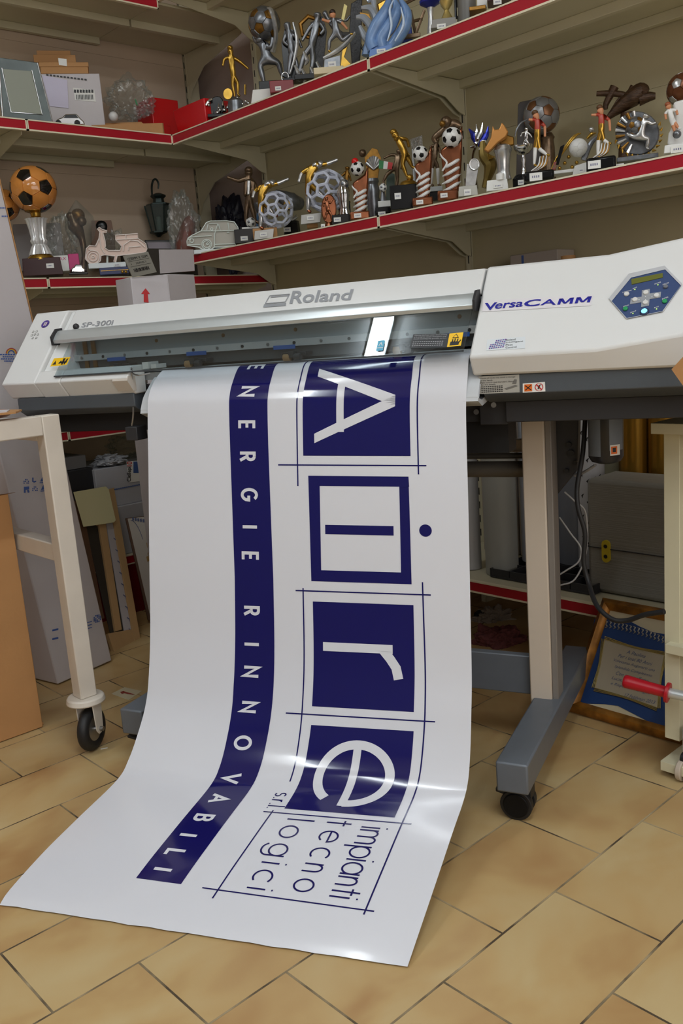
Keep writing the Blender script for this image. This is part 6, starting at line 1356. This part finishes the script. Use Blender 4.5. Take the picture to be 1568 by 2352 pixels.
bm = B()
for k in range(9):
    y = 1235 + k * 26; x = 243 + (y - 1130) * .168; P_ = [onplane(x + a_, y + b_, PLn, FP[0] + PLn * .0012) - FP[0] for a_, b_ in ((0, 0), (7, 4), (9, 12), (7, 12), (5, 6), (0, 2))]; poly(bm, P_)
obj('strip_print', bm, mat('print_grey_blue', (90, 100, 140), .6), t, smooth=0)
G0 = K(345, 1420, 1.62); GN = Vector((-.35, -.85, .3)).normalized()
t = leanplane('certificate_frame', 'white certificate with laurel drawing in a thin wooden frame, cut by the banner', [
    ('frame', [(288, 1190), (420, 1175), (470, 1400), (340, 1425)], OAK, .015, 0), ('sheet', [(293, 1191), (420, 1178), (468, 1396), (345, 1416)], mat('certificate_paper', (206, 200, 190), .7), .003, .002)], G0, GN, 'picture frame')
bm = B(); gq_ = lambda x, y: onplane(x, y, GN, G0 + GN * .004) - G0
for k in range(5): poly(bm, [gq_(336 + (k % 2) * 5, 1215 + k * 16), gq_(346, 1208 + k * 16), gq_(350, 1222 + k * 16), gq_(338, 1226 + k * 16)], 1)
for k in range(7): poly(bm, [gq_(303 + k * 6, 1189 + k), gq_(307 + k * 6, 1188 + k), gq_(308 + k * 6, 1195 + k), gq_(304 + k * 6, 1196 + k)], 0)
for q_ in stroke2d([(300 + 4 * k, 1195 + k * k * .9) for k in range(8)], 1.2): poly(bm, [gq_(*p_) for p_ in q_], 0)
obj('print', bm, [mat('print_grey_blue', (90, 100, 140), .6), mat('laurel_ochre', (176, 140, 80), .6)], t, smooth=0)
p_ = atZ(290, 1592, .0); t = empty('floor_card', 'small cream card with a red figure lying on the tiles', 'card', (p_.x, p_.y, 0)); bm = B(); C4 = [atZ(*q, 0) - p_ for q in ((256, 1594), (286, 1579), (326, 1588), (296, 1608))]; extrude(bm, C4, (0, 0, .001)); obj('card', bm, mat('card_cream', (200, 190, 160), .6), t)
bm = B(); q = [(276, 1590), (283, 1587), (290, 1590), (300, 1592), (309, 1596), (300, 1595), (292, 1594), (286, 1592), (280, 1594)]; extrude(bm, [atZ(*x, .0012) - p_ for x in q], (0, 0, .0005)); obj('red_figure', bm, mat('card_red', (140, 50, 40), .6), t)
p_ = atZ(240, 1720, 0); t = empty('paper_shred', 'tiny white sliver of paper on the tiles', 'paper', (p_.x, p_.y, 0)); bm = B(); extrude(bm, [atZ(*q, 0) - p_ for q in ((231, 1720), (247, 1717), (247, 1718.5), (231, 1721.5))], (0, 0, .0008)); obj('sliver', bm, PAPER, t)

# ================================================================ RIGHT SIDE UNDER THE PRINTER
ZB = .229
def roll(lab, px, py, r, h, m, X=None, core=True, name='vinyl_roll', cat='roll'):
    p = atZ(px, py, ZB) if X is None else atX(px, py, X); bm = B(); lathe(bm, (0, 0, 0), [(r, 0), (r, h)], 36)
    t = empty(name, lab, cat, (p.x + r * .9, p.y, ZB), 0, None); obj('roll', bm, m, t, smooth=40)
    if core: bm = B(); lathe(bm, (0, 0, 0), [(r * .4, h - .01), (r * .4, h + .012), (r * .33, h + .012), (r * .33, h - .01)], 24); obj('core', bm, CARD, t)
    return t
RW = mat('roll_white', (190, 190, 192), .45); RG = mat('roll_grey', (162, 164, 158), .45)
roll('leftmost white vinyl roll standing on the base shelf beside the banner edge', 1068, 1308, .034, .66, RW)
roll('widest grey white vinyl roll, second from the banner edge', 1133, 1322, .051, .62, RG)
t = roll('bluish white vinyl roll standing in the black tray, just left of the stand leg', 1213, 1312, .038, .64, mat('roll_bluish', (190, 194, 206), .4)); t.location.z = ZB + .03
t = roll('tall grey vinyl roll standing in the black tray, right of the stand leg', 1302, 1318, .052, .9, mat('roll_slate', (112, 116, 124), .4)); t.location.z = ZB + .03
t = roll('white patterned tube with small dark arrows, behind the black cable', 1345, 1300, .040, .85, RW, X=1.21); t.location.z = ZB + .03
bm = B()
for k in range(11):
    for j, an in enumerate((200, 225, 250, 175)):
        z = .08 + k * .062 + j * .006; a_ = math.radians(an); rr = .0404
        def cp_(da, dz): aa = a_ + da; return Vector((rr * math.cos(aa), rr * math.sin(aa), z + dz))
        poly(bm, [cp_(-.12, 0), cp_(.0, .004), cp_(.14, .008), cp_(.03, -.001), cp_(.02, -.008)])
obj('arrow_print', bm, INKBLACK, t, smooth=0)
def goldroll(lab, pa, pb, X, h):
    p = atX(pa, 1000, X); q = atX(pb, 1000, X); r = abs(p.y - q.y) / 2; t = empty('gold_foil_roll', lab, 'roll', (X, (p.y + q.y) / 2, ZB), 0); bm = B(); lathe(bm, (0, 0, 0), [(r, 0), (r, h)], 32); obj('roll', bm, mat('gold_foil', (150, 112, 40), .3, .8), t); return t
goldroll('gold foil roll behind the dark bottle', 1424, 1484, 1.30, .72); goldroll('gold foil roll at the right, near the cream cart', 1490, 1552, 1.33, .72)
# black tray
a = atZ(1142, 1330, ZB); t = empty('black_tray', 'black plastic grid tray on the base shelf holding the rolls', 'tray', (1.07, .27, ZB)); bm = B()
box(bm, 0, .22, -.19, .17, 0, .006); 
for k in range(4): box(bm, k * .0725, k * .0725 + .004, -.19, .17, .006, .028)
for k in range(6): box(bm, 0, .22, -.19 + k * .0712, -.186 + k * .0712, .006, .028)
obj('grid', bm, PBLACK, t, bev=.001)
# grey ribbed case
c0 = atZ(1350, 1356, ZB); t = empty('ribbed_grey_case', 'large grey ribbed plastic case with a yellow two-hole latch', 'case', (c0.x, c0.y, ZB), 0)
hz = atX(1355, 1100, c0.x).z - ZB; bm = B(); box(bm, 0, .15, -.36, 0, 0, hz); cs = obj('body', bm, mat('case_grey', (140, 138, 130), .6, noise=.05, bump=.9, bscale=60, stretch=(1, .05, 6)), t, bev=.012)
bm = B(); box(bm, -.004, .154, -.362, .002, hz * .4, hz * .405); obj('seam', bm, PBLACK, cs)
y_ = atX(1393, 1265, c0.x).y - c0.y; z1, z0 = atX(1393, 1240, c0.x).z - ZB, atX(1393, 1291, c0.x).z - ZB; bm = B(); zc_, hw = (z0 + z1) / 2, .0125; hh = (z1 - z0) / 2 - hw
pts = [(-.006, y_ + hw * math.cos(math.radians(a_)), zc_ + hh + hw * math.sin(math.radians(a_))) for a_ in range(0, 181, 20)] + [(-.006, y_ + hw * math.cos(math.radians(a_)), zc_ - hh + hw * math.sin(math.radians(a_))) for a_ in range(180, 361, 20)]
extrude(bm, pts, (.006, 0, 0)); lt = obj('latch', bm, mat('latch_yellow', (200, 178, 40), .45), cs, label='yellow oval latch')
bm = B()
for s in (-1, 1): cyl(bm, (-.0065, y_, zc_ + s * hh * .75), (-.0075, y_, zc_ + s * hh * .75), .0055, n=16)
obj('latch_hole', bm, DARK, lt)
# cartons standing behind the printer (tops visible)
for (x0, x1, yt, X, lab) in ((1083, 1168, 622, 1.33, 'grey white carton standing behind the printer, its top showing left of the other'), (1170, 1280, 587, 1.33, 'long grey white carton with blue marks, its top showing behind the right cover')):
    p, q = atX(x0, yt, X), atX(x1, yt - 6, X); t = empty('standing_carton', lab, 'box', (X, (p.y + q.y) / 2, ZB)); bm = B(); w = abs(p.y - q.y) / 2; box(bm, 0, .09, -w, w, 0, p.z - ZB); o = obj('body', bm, mat('dim_card', (178, 168, 160), .7), t, bev=.003)
    if x0 > 1100: bm = B(); yy = atX(1200, 600, X).y - t.location.y; box(bm, -.0006, 0, yy - .004, yy + .004, p.z - ZB - .05, p.z - ZB - .005); obj('blue_mark', bm, BLUEI, o)
# waste bottle
b0 = pdep(1390, 960, .25); t = empty('waste_bottle', 'dark bottle hanging under the right side of the printer with an orange hazard sticker', 'bottle', pwor(b0.x, .25, .69), PHI)
bm = B(); lathe(bm, (0, 0, 0), [(.018, 0), (.030, .004), (.036, .014), (.036, .1), (.036, .108)], 32); wb = obj('bottle', bm, mat('bottle_dark', (28, 30, 36), .3), t)
def cyl_patch(bm, r, a0, a1, z0, z1, m=0, n=8):
    for i in range(n):
        x0, x1 = a0 + (a1 - a0) * i / n, a0 + (a1 - a0) * (i + 1) / n; poly(bm, [(r * math.cos(x0), r * math.sin(x0), z0), (r * math.cos(x1), r * math.sin(x1), z0), (r * math.cos(x1), r * math.sin(x1), z1), (r * math.cos(x0), r * math.sin(x0), z1)], m)
bm = B(); R3 = math.radians; cyl_patch(bm, .0364, R3(205), R3(262), .018, .105, 0); cyl_patch(bm, .0364, R3(290), R3(345), .03, .105, 0); obj('paper_label', bm, mat('bottle_label', (112, 120, 130), .6), wb)
bm = B(); cyl_patch(bm, .0368, R3(292), R3(328), .020, .042, 0, 5); cyl_patch(bm, .0371, R3(295), R3(316), .023, .039, 1, 4); cyl_patch(bm, .0374, R3(300), R3(311), .027, .036, 2, 2); obj('hazard_sticker', bm, [PAPER, MATS['hazard_orange'], INKBLACK], wb)
# cables
def cable(name, lab, pts, r, m, cat='cable'):
    P = []
    for (x, y, d) in pts: P.append(pwor(*pdep(x, y, d)))
    o = B(); c = P[0].copy(); tube(o, [p - c for p in P], r, n=10, k=8); ob = obj(name, o, m); ob.location = c; return tag(ob, lab, cat)
cable('power_cable', 'thick black cable looping down from the printer and over the framed plaque', [(1344, 958, .28), (1338, 1040, .26), (1325, 1120, .24), (1328, 1170, .23), (1343, 1225, .23), (1340, 1290, .23), (1352, 1340, .22), (1370, 1390, .16), (1405, 1422, .13), (1440, 1425, .12), (1480, 1412, .1), (1525, 1405, .08)], .0052, RUBBER)
cable('thin_white_cable', 'thin white cable curving behind the stand leg', [(1284, 1188, .33), (1310, 1225, .33), (1333, 1258, .33), (1328, 1290, .33), (1300, 1310, .33), (1284, 1320, .33)], .002, mat('cable_grey', (150, 150, 150), .5))
cable('thin_white_cable', 'second thin white cable running to the dark bottle', [(1296, 1130, .30), (1318, 1150, .30), (1345, 1180, .31), (1345, 1270, .33), (1320, 1330, .33), (1284, 1345, .33)], .002, MATS['cable_grey'])
cable('drain_hose', 'short grey hose from the bottle to the bracket', [(1367, 1068, .25), (1340, 1085, .28), (1320, 1092, .30)], .0032, mat('hose_grey', (150, 150, 150), .4))
# framed plaque leaning on the base shelf
F0 = Vector((.80, -.005, .0)); Ftl = atX(1352, 1368, .985); Fbr = Vector((.80, -.30, 0)); FNp = (Fbr - F0).cross(Ftl - F0).normalized()
if FNp.dot(CAM - F0) < 0: FNp = -FNp
def fpz(x, y, off=0): return onplane(x, y, FNp, F0 + FNp * off) - F0
t = empty('framed_dedication_plaque', 'gold and brown frame holding a dedication plaque on blue velvet, leaning near the cart', 'picture frame', F0)
Yd = (Fbr - F0).normalized(); Ud = FNp.cross(Yd).normalized(); Ud = Ud if Ud.z > 0 else -Ud
# frame own axes: Yd to the right, Ud up the slope
def fc(a, b, off=0): return Yd * a + Ud * b + FNp * off
c00 = fpz(1304, 1645); H_ = fpz(1352, 1368).dot(Ud); W_ = .325; b0_ = 0.004
GF = mat('antique_gold_frame', (188, 128, 50), .35, .4, noise=.6, nscale=26)
fw = .030
for nm, q in (('frame_side', [(0, b0_), (fw, b0_ + fw), (fw, H_ - fw), (0, H_)]), ('frame_top', [(0, H_), (fw, H_ - fw), (W_ - fw, H_ - fw), (W_, H_)]), ('frame_bottom', [(0, b0_), (fw, b0_ + fw), (W_ - fw, b0_ + fw), (W_, b0_)]), ('frame_side', [(W_, b0_), (W_ - fw, b0_ + fw), (W_ - fw, H_ - fw), (W_, H_)])):
    bm = B(); outer_, inner_ = [q[0], q[3]], [q[1], q[2]]
    o0_, o1_, i0_, i1_ = q[0], q[3], q[1], q[2]; m0_ = ((o0_[0] + i0_[0]) / 2, (o0_[1] + i0_[1]) / 2); m1_ = ((o1_[0] + i1_[0]) / 2, (o1_[1] + i1_[1]) / 2)
    for (A_, B_, ha, C_, D_, hb) in ((o0_, o1_, .006, m0_, m1_, .018), (m0_, m1_, .018, i0_, i1_, .008)): poly(bm, [fc(*A_, ha), fc(*B_, ha), fc(*D_, hb), fc(*C_, hb)])
    poly(bm, [fc(*o0_, .006), fc(*o1_, .006), fc(*o1_, -.004), fc(*o0_, -.004)]); poly(bm, [fc(*i0_, .008), fc(*i1_, .008), fc(*i1_, -.004), fc(*i0_, -.004)]); bmesh.ops.remove_doubles(bm, verts=bm.verts, dist=1e-6)
    obj(nm, bm, GF, t, smooth=60)
bm = B(); extrude(bm, [fc(a_, b_, .001) for a_, b_ in ((fw, fw + b0_), (W_ - fw, fw + b0_), (W_ - fw, H_ - fw), (fw, H_ - fw))], FNp * -.004); obj('cream_mount', bm, mat('mount_cream', (212, 200, 168), .6), t)
bl_px = [(1366, 1423), (1380, 1420), (1405, 1420), (1440, 1424), (1470, 1440), (1500, 1453), (1530, 1458), (1600, 1450), (1590, 1680), (1545, 1672), (1520, 1668), (1490, 1658), (1455, 1640), (1420, 1622), (1390, 1618), (1334, 1616)]
def fin(p_): a_, b_ = p_.dot(Yd), p_.dot(Ud); return fc(min(a_, W_ - fw - .01), b_, 0)
bm = B(); extrude(bm, [fin(fpz(*q)) + FNp * .0035 for q in bl_px], FNp * -.003); vel = obj('blue_velvet_panel', bm, mat('velvet_blue', (30, 62, 118), .5), t)
def fx(x, y, off): return fin(fpz(x, y)) + FNp * off
def fxx(x, y, off): q = fpz(x, y); return fc(q.dot(Yd), q.dot(Ud), off)
bm = B()
for k in range(21):
    x = 1374 + k * 9.2; y = 1434 + (k / 20) ** 1.6 * 52
    if x > 1545: break
    for s in (-1, 1): tube(bm, [fxx(x, y, .005), fxx(x + 4, y + 5 * s, .006), fxx(x - 1, y + 8 * s, .005)], [.0012, .003, .0008], n=6, k=3)
obj('silver_leaf_garland', bm, SILVER, vel)
pq = [(1390, 1470), (1528, 1506), (1512, 1628), (1368, 1582)]
bm = B(); extrude(bm, [fxx(*q, .006) for q in pq], FNp * -.003); pl2 = obj('dedication_plate', bm, mat('plate_champagne', (196, 184, 160), .35, .3), vel)
bm = B()
for i in range(4):
    a_, b_ = pq[i], pq[(i + 1) % 4]
    for off in (0, 3.2, 6.4): 
        n_ = ((b_[1] - a_[1]), -(b_[0] - a_[0])); L_ = math.hypot(*n_); n_ = (n_[0] / L_, n_[1] / L_); bow = 3 * math.sin(off)
        tube(bm, [fxx(a_[0] + n_[0] * off, a_[1] + n_[1] * off, .007), fxx((a_[0] + b_[0]) / 2 + n_[0] * (off * .4 + bow - 2), (a_[1] + b_[1]) / 2 + n_[1] * (off * .4 + bow - 2), .008), fxx(b_[0] + n_[0] * off, b_[1] + n_[1] * off, .007)], .0012, n=6, k=6)
obj('plate_border', bm, mat('pale_gold', (205, 185, 120), .25, .7), pl2)
bm = B()
TX_ = ['A Paolina', 'Per i tuoi 80 Anni', 'Volevamo Augurarti una', 'Splendida Compleanno', 'Con tanto affetto', 'Lucia, Maria, Alessia', 'e Rispettive Famiglie', '17 Febbraio 2013']
for k, s in enumerate(TX_):
    cx = 1462 - k * 2.2 + (24 if k == 7 else 0); cy = 1504 + k * 13.2 + (10 if k == 7 else 0); hw_ = len(s) * 1.95 + 4; sl = .26
    f = quadfn(fxx(cx - hw_ + 2, cy - 4 - hw_ * sl, .0067), fxx(cx + hw_ + 2, cy - 4 + hw_ * sl, .0067), fxx(cx + hw_, cy + 4 + hw_ * sl, .0067), fxx(cx - hw_, cy + 4 - hw_ * sl, .0067)); text_on(bm, s, f, shear=.35)
obj('engraved_text', bm, mat('engraving_blue', (90, 100, 130), .5), pl2, smooth=0)
# cushions and toys under the base shelf
it = Item('soft_toy', 'white and black plush toy under the base shelf', 'toy', 'P', (1130, 1470), ('X', 1.28), 0.0)
crumple(it, 'plush_body', 1135, 1425, 42, 30, mat('plush_white', (150, 138, 125), .9, bump=.5), 41, amp=.4); crumple(it, 'black_patch', 1108, 1415, 20, 12, DARK, 42)
it = Item('knitted_blanket', 'dusty pink knitted blanket heaped under the base shelf', 'blanket', 'P', (1140, 1500), ('X', 1.12), 0.0)
crumple(it, 'folds', 1140, 1482, 64, 42, mat('knit_pink', (120, 66, 66), .9, noise=.3, nscale=90, bump=1, bscale=260), 44, amp=.3)
# cream cart at the right edge
CX = .66; q = atX(1525, 1400, CX); t = empty('cream_cart', 'cream wooden shelf cart on casters cut by the right edge', 'cart', (CX, q.y, 0))
CW = mat('cart_cream', (214, 208, 178), .5, noise=.05, nscale=10); 
def cz(px, py): v = atX(px, py, CX); return v.z
bm = B(); box(bm, 0, .02, -.034, 0, .085, cz(1525, 992)); obj('post', bm, CW, t, bev=.001)
bm = B(); box(bm, .30, .32, -.034, 0, .085, cz(1525, 992)); obj('post', bm, CW, t, bev=.001)
for nm, py, y0, th in (('top_board', 985, .012, .022), ('middle_board', 1492, -.012, .02), ('bottom_board', 1764, .0, .022)):
    z = atX(1518, py, CX - .03).z; bm = B(); box(bm, -.03 if py < 1000 else -.02, .33, -.4, y0 if py < 1000 else y0 - .0, z - th / 2, z + th / 2); obj(nm, bm, CW, t, bev=.001)
bm = B(); box(bm, -.012, .0, -.03, .012, cz(1525, 985), cz(1525, 972)); obj('top_lip', bm, CW, t)
bm = B(); zb_ = atX(1518, 1764, CX - .03).z - .011
for s in (-1, 1): cyl(bm, (-.005, -.055 + s * .013 - .006, .024), (-.005, -.055 + s * .013 + .006, .024), .024, n=24)
cyl(bm, (-.005, -.055, .024), (-.005, -.055, zb_), .006); obj('caster', bm, mat('caster_cream', (196, 182, 165), .45), t, bev=.002)
bm = B(); box(bm, .02, .022, -.4, 0, .1, cz(1525, 985)); obj('back_sheet', bm, mat('cart_back', (150, 140, 130), .6), t)
# things on the cart
bz = zb_ + .0225
t2 = empty('aluminium_clamp_block', 'aluminium block with round holes on the bottom board of the cart', 'tool', (CX - .012, q.y - .075, bz + .03)); bm = B(); box(bm, 0, .02, -.03, .03, 0, .055); obj('block', bm, ALU, t2, bev=.003)
bm = B(); [cyl(bm, (-.0005, y_, z_), (-.002, y_, z_), .0095, n=18) for y_, z_ in ((.004, .04), (.004, .014))]; obj('hole', bm, DARK, t2)
bm = B(); box(bm, .004, .018, -.02, .02, -.0295, 0); obj('foot', bm, PBLACK, t2)
t2 = empty('black_wheel_tool', 'small black rubber wheel on the bottom board of the cart', 'tool', (CX + .0, q.y - .04, bz + .012)); bm = B(); cyl(bm, (0, 0, 0), (0, -.02, 0), .012, n=20); obj('wheel', bm, RUBBER, t2)
# red handled bar
h0 = Vector((.60, 0, 0)); a = atX(1432, 1564, .60); b = atX(1530, 1590, .62); c_ = atX(1620, 1606, .635)
t = empty('red_handled_bar', 'metal bar with a red ribbed rubber handle sticking out from the cart', 'handle', b); A_ = a - b; C_ = c_ - b; D_ = -A_.normalized()
bm = B(); L_ = A_.length; tube(bm, [A_, A_ + D_ * .006, A_ + D_ * L_ * .3, A_ + D_ * L_ * .6, A_ + D_ * L_ * .9, Vector()], [.012, .0145, .0135, .0125, .0120, .0135], n=20, k=3); cyl(bm, Vector() - D_ * .001, D_ * .006, .0215, .0215, 28); 
obj('grip', bm, mat('grip_red', (176, 16, 34), .35), t, bev=.001)
bm = B(); cyl(bm, D_ * .002, C_ + D_ * .05, .0105, n=24); obj('bar', bm, ALU, t)
# cardboard corner at the right edge in front of the printer
c_ = pwor(*pdep(1544, 852, -.06)); t = empty('cardboard_corner', 'corner of a tan cardboard sheet poking in at the right edge', 'cardboard', c_); bm = B(); P_ = [pwor(*pdep(x, y, d)) - c_ for x, y, d in ((1542, 848, -.06), (1575, 812, -.09), (1700, 800, -.10), (1740, 1000, -.10), (1625, 1000, -.09), (1573, 892, -.07))]; extrude(bm, P_, -PW * .004); obj('sheet', bm, CARD, t)
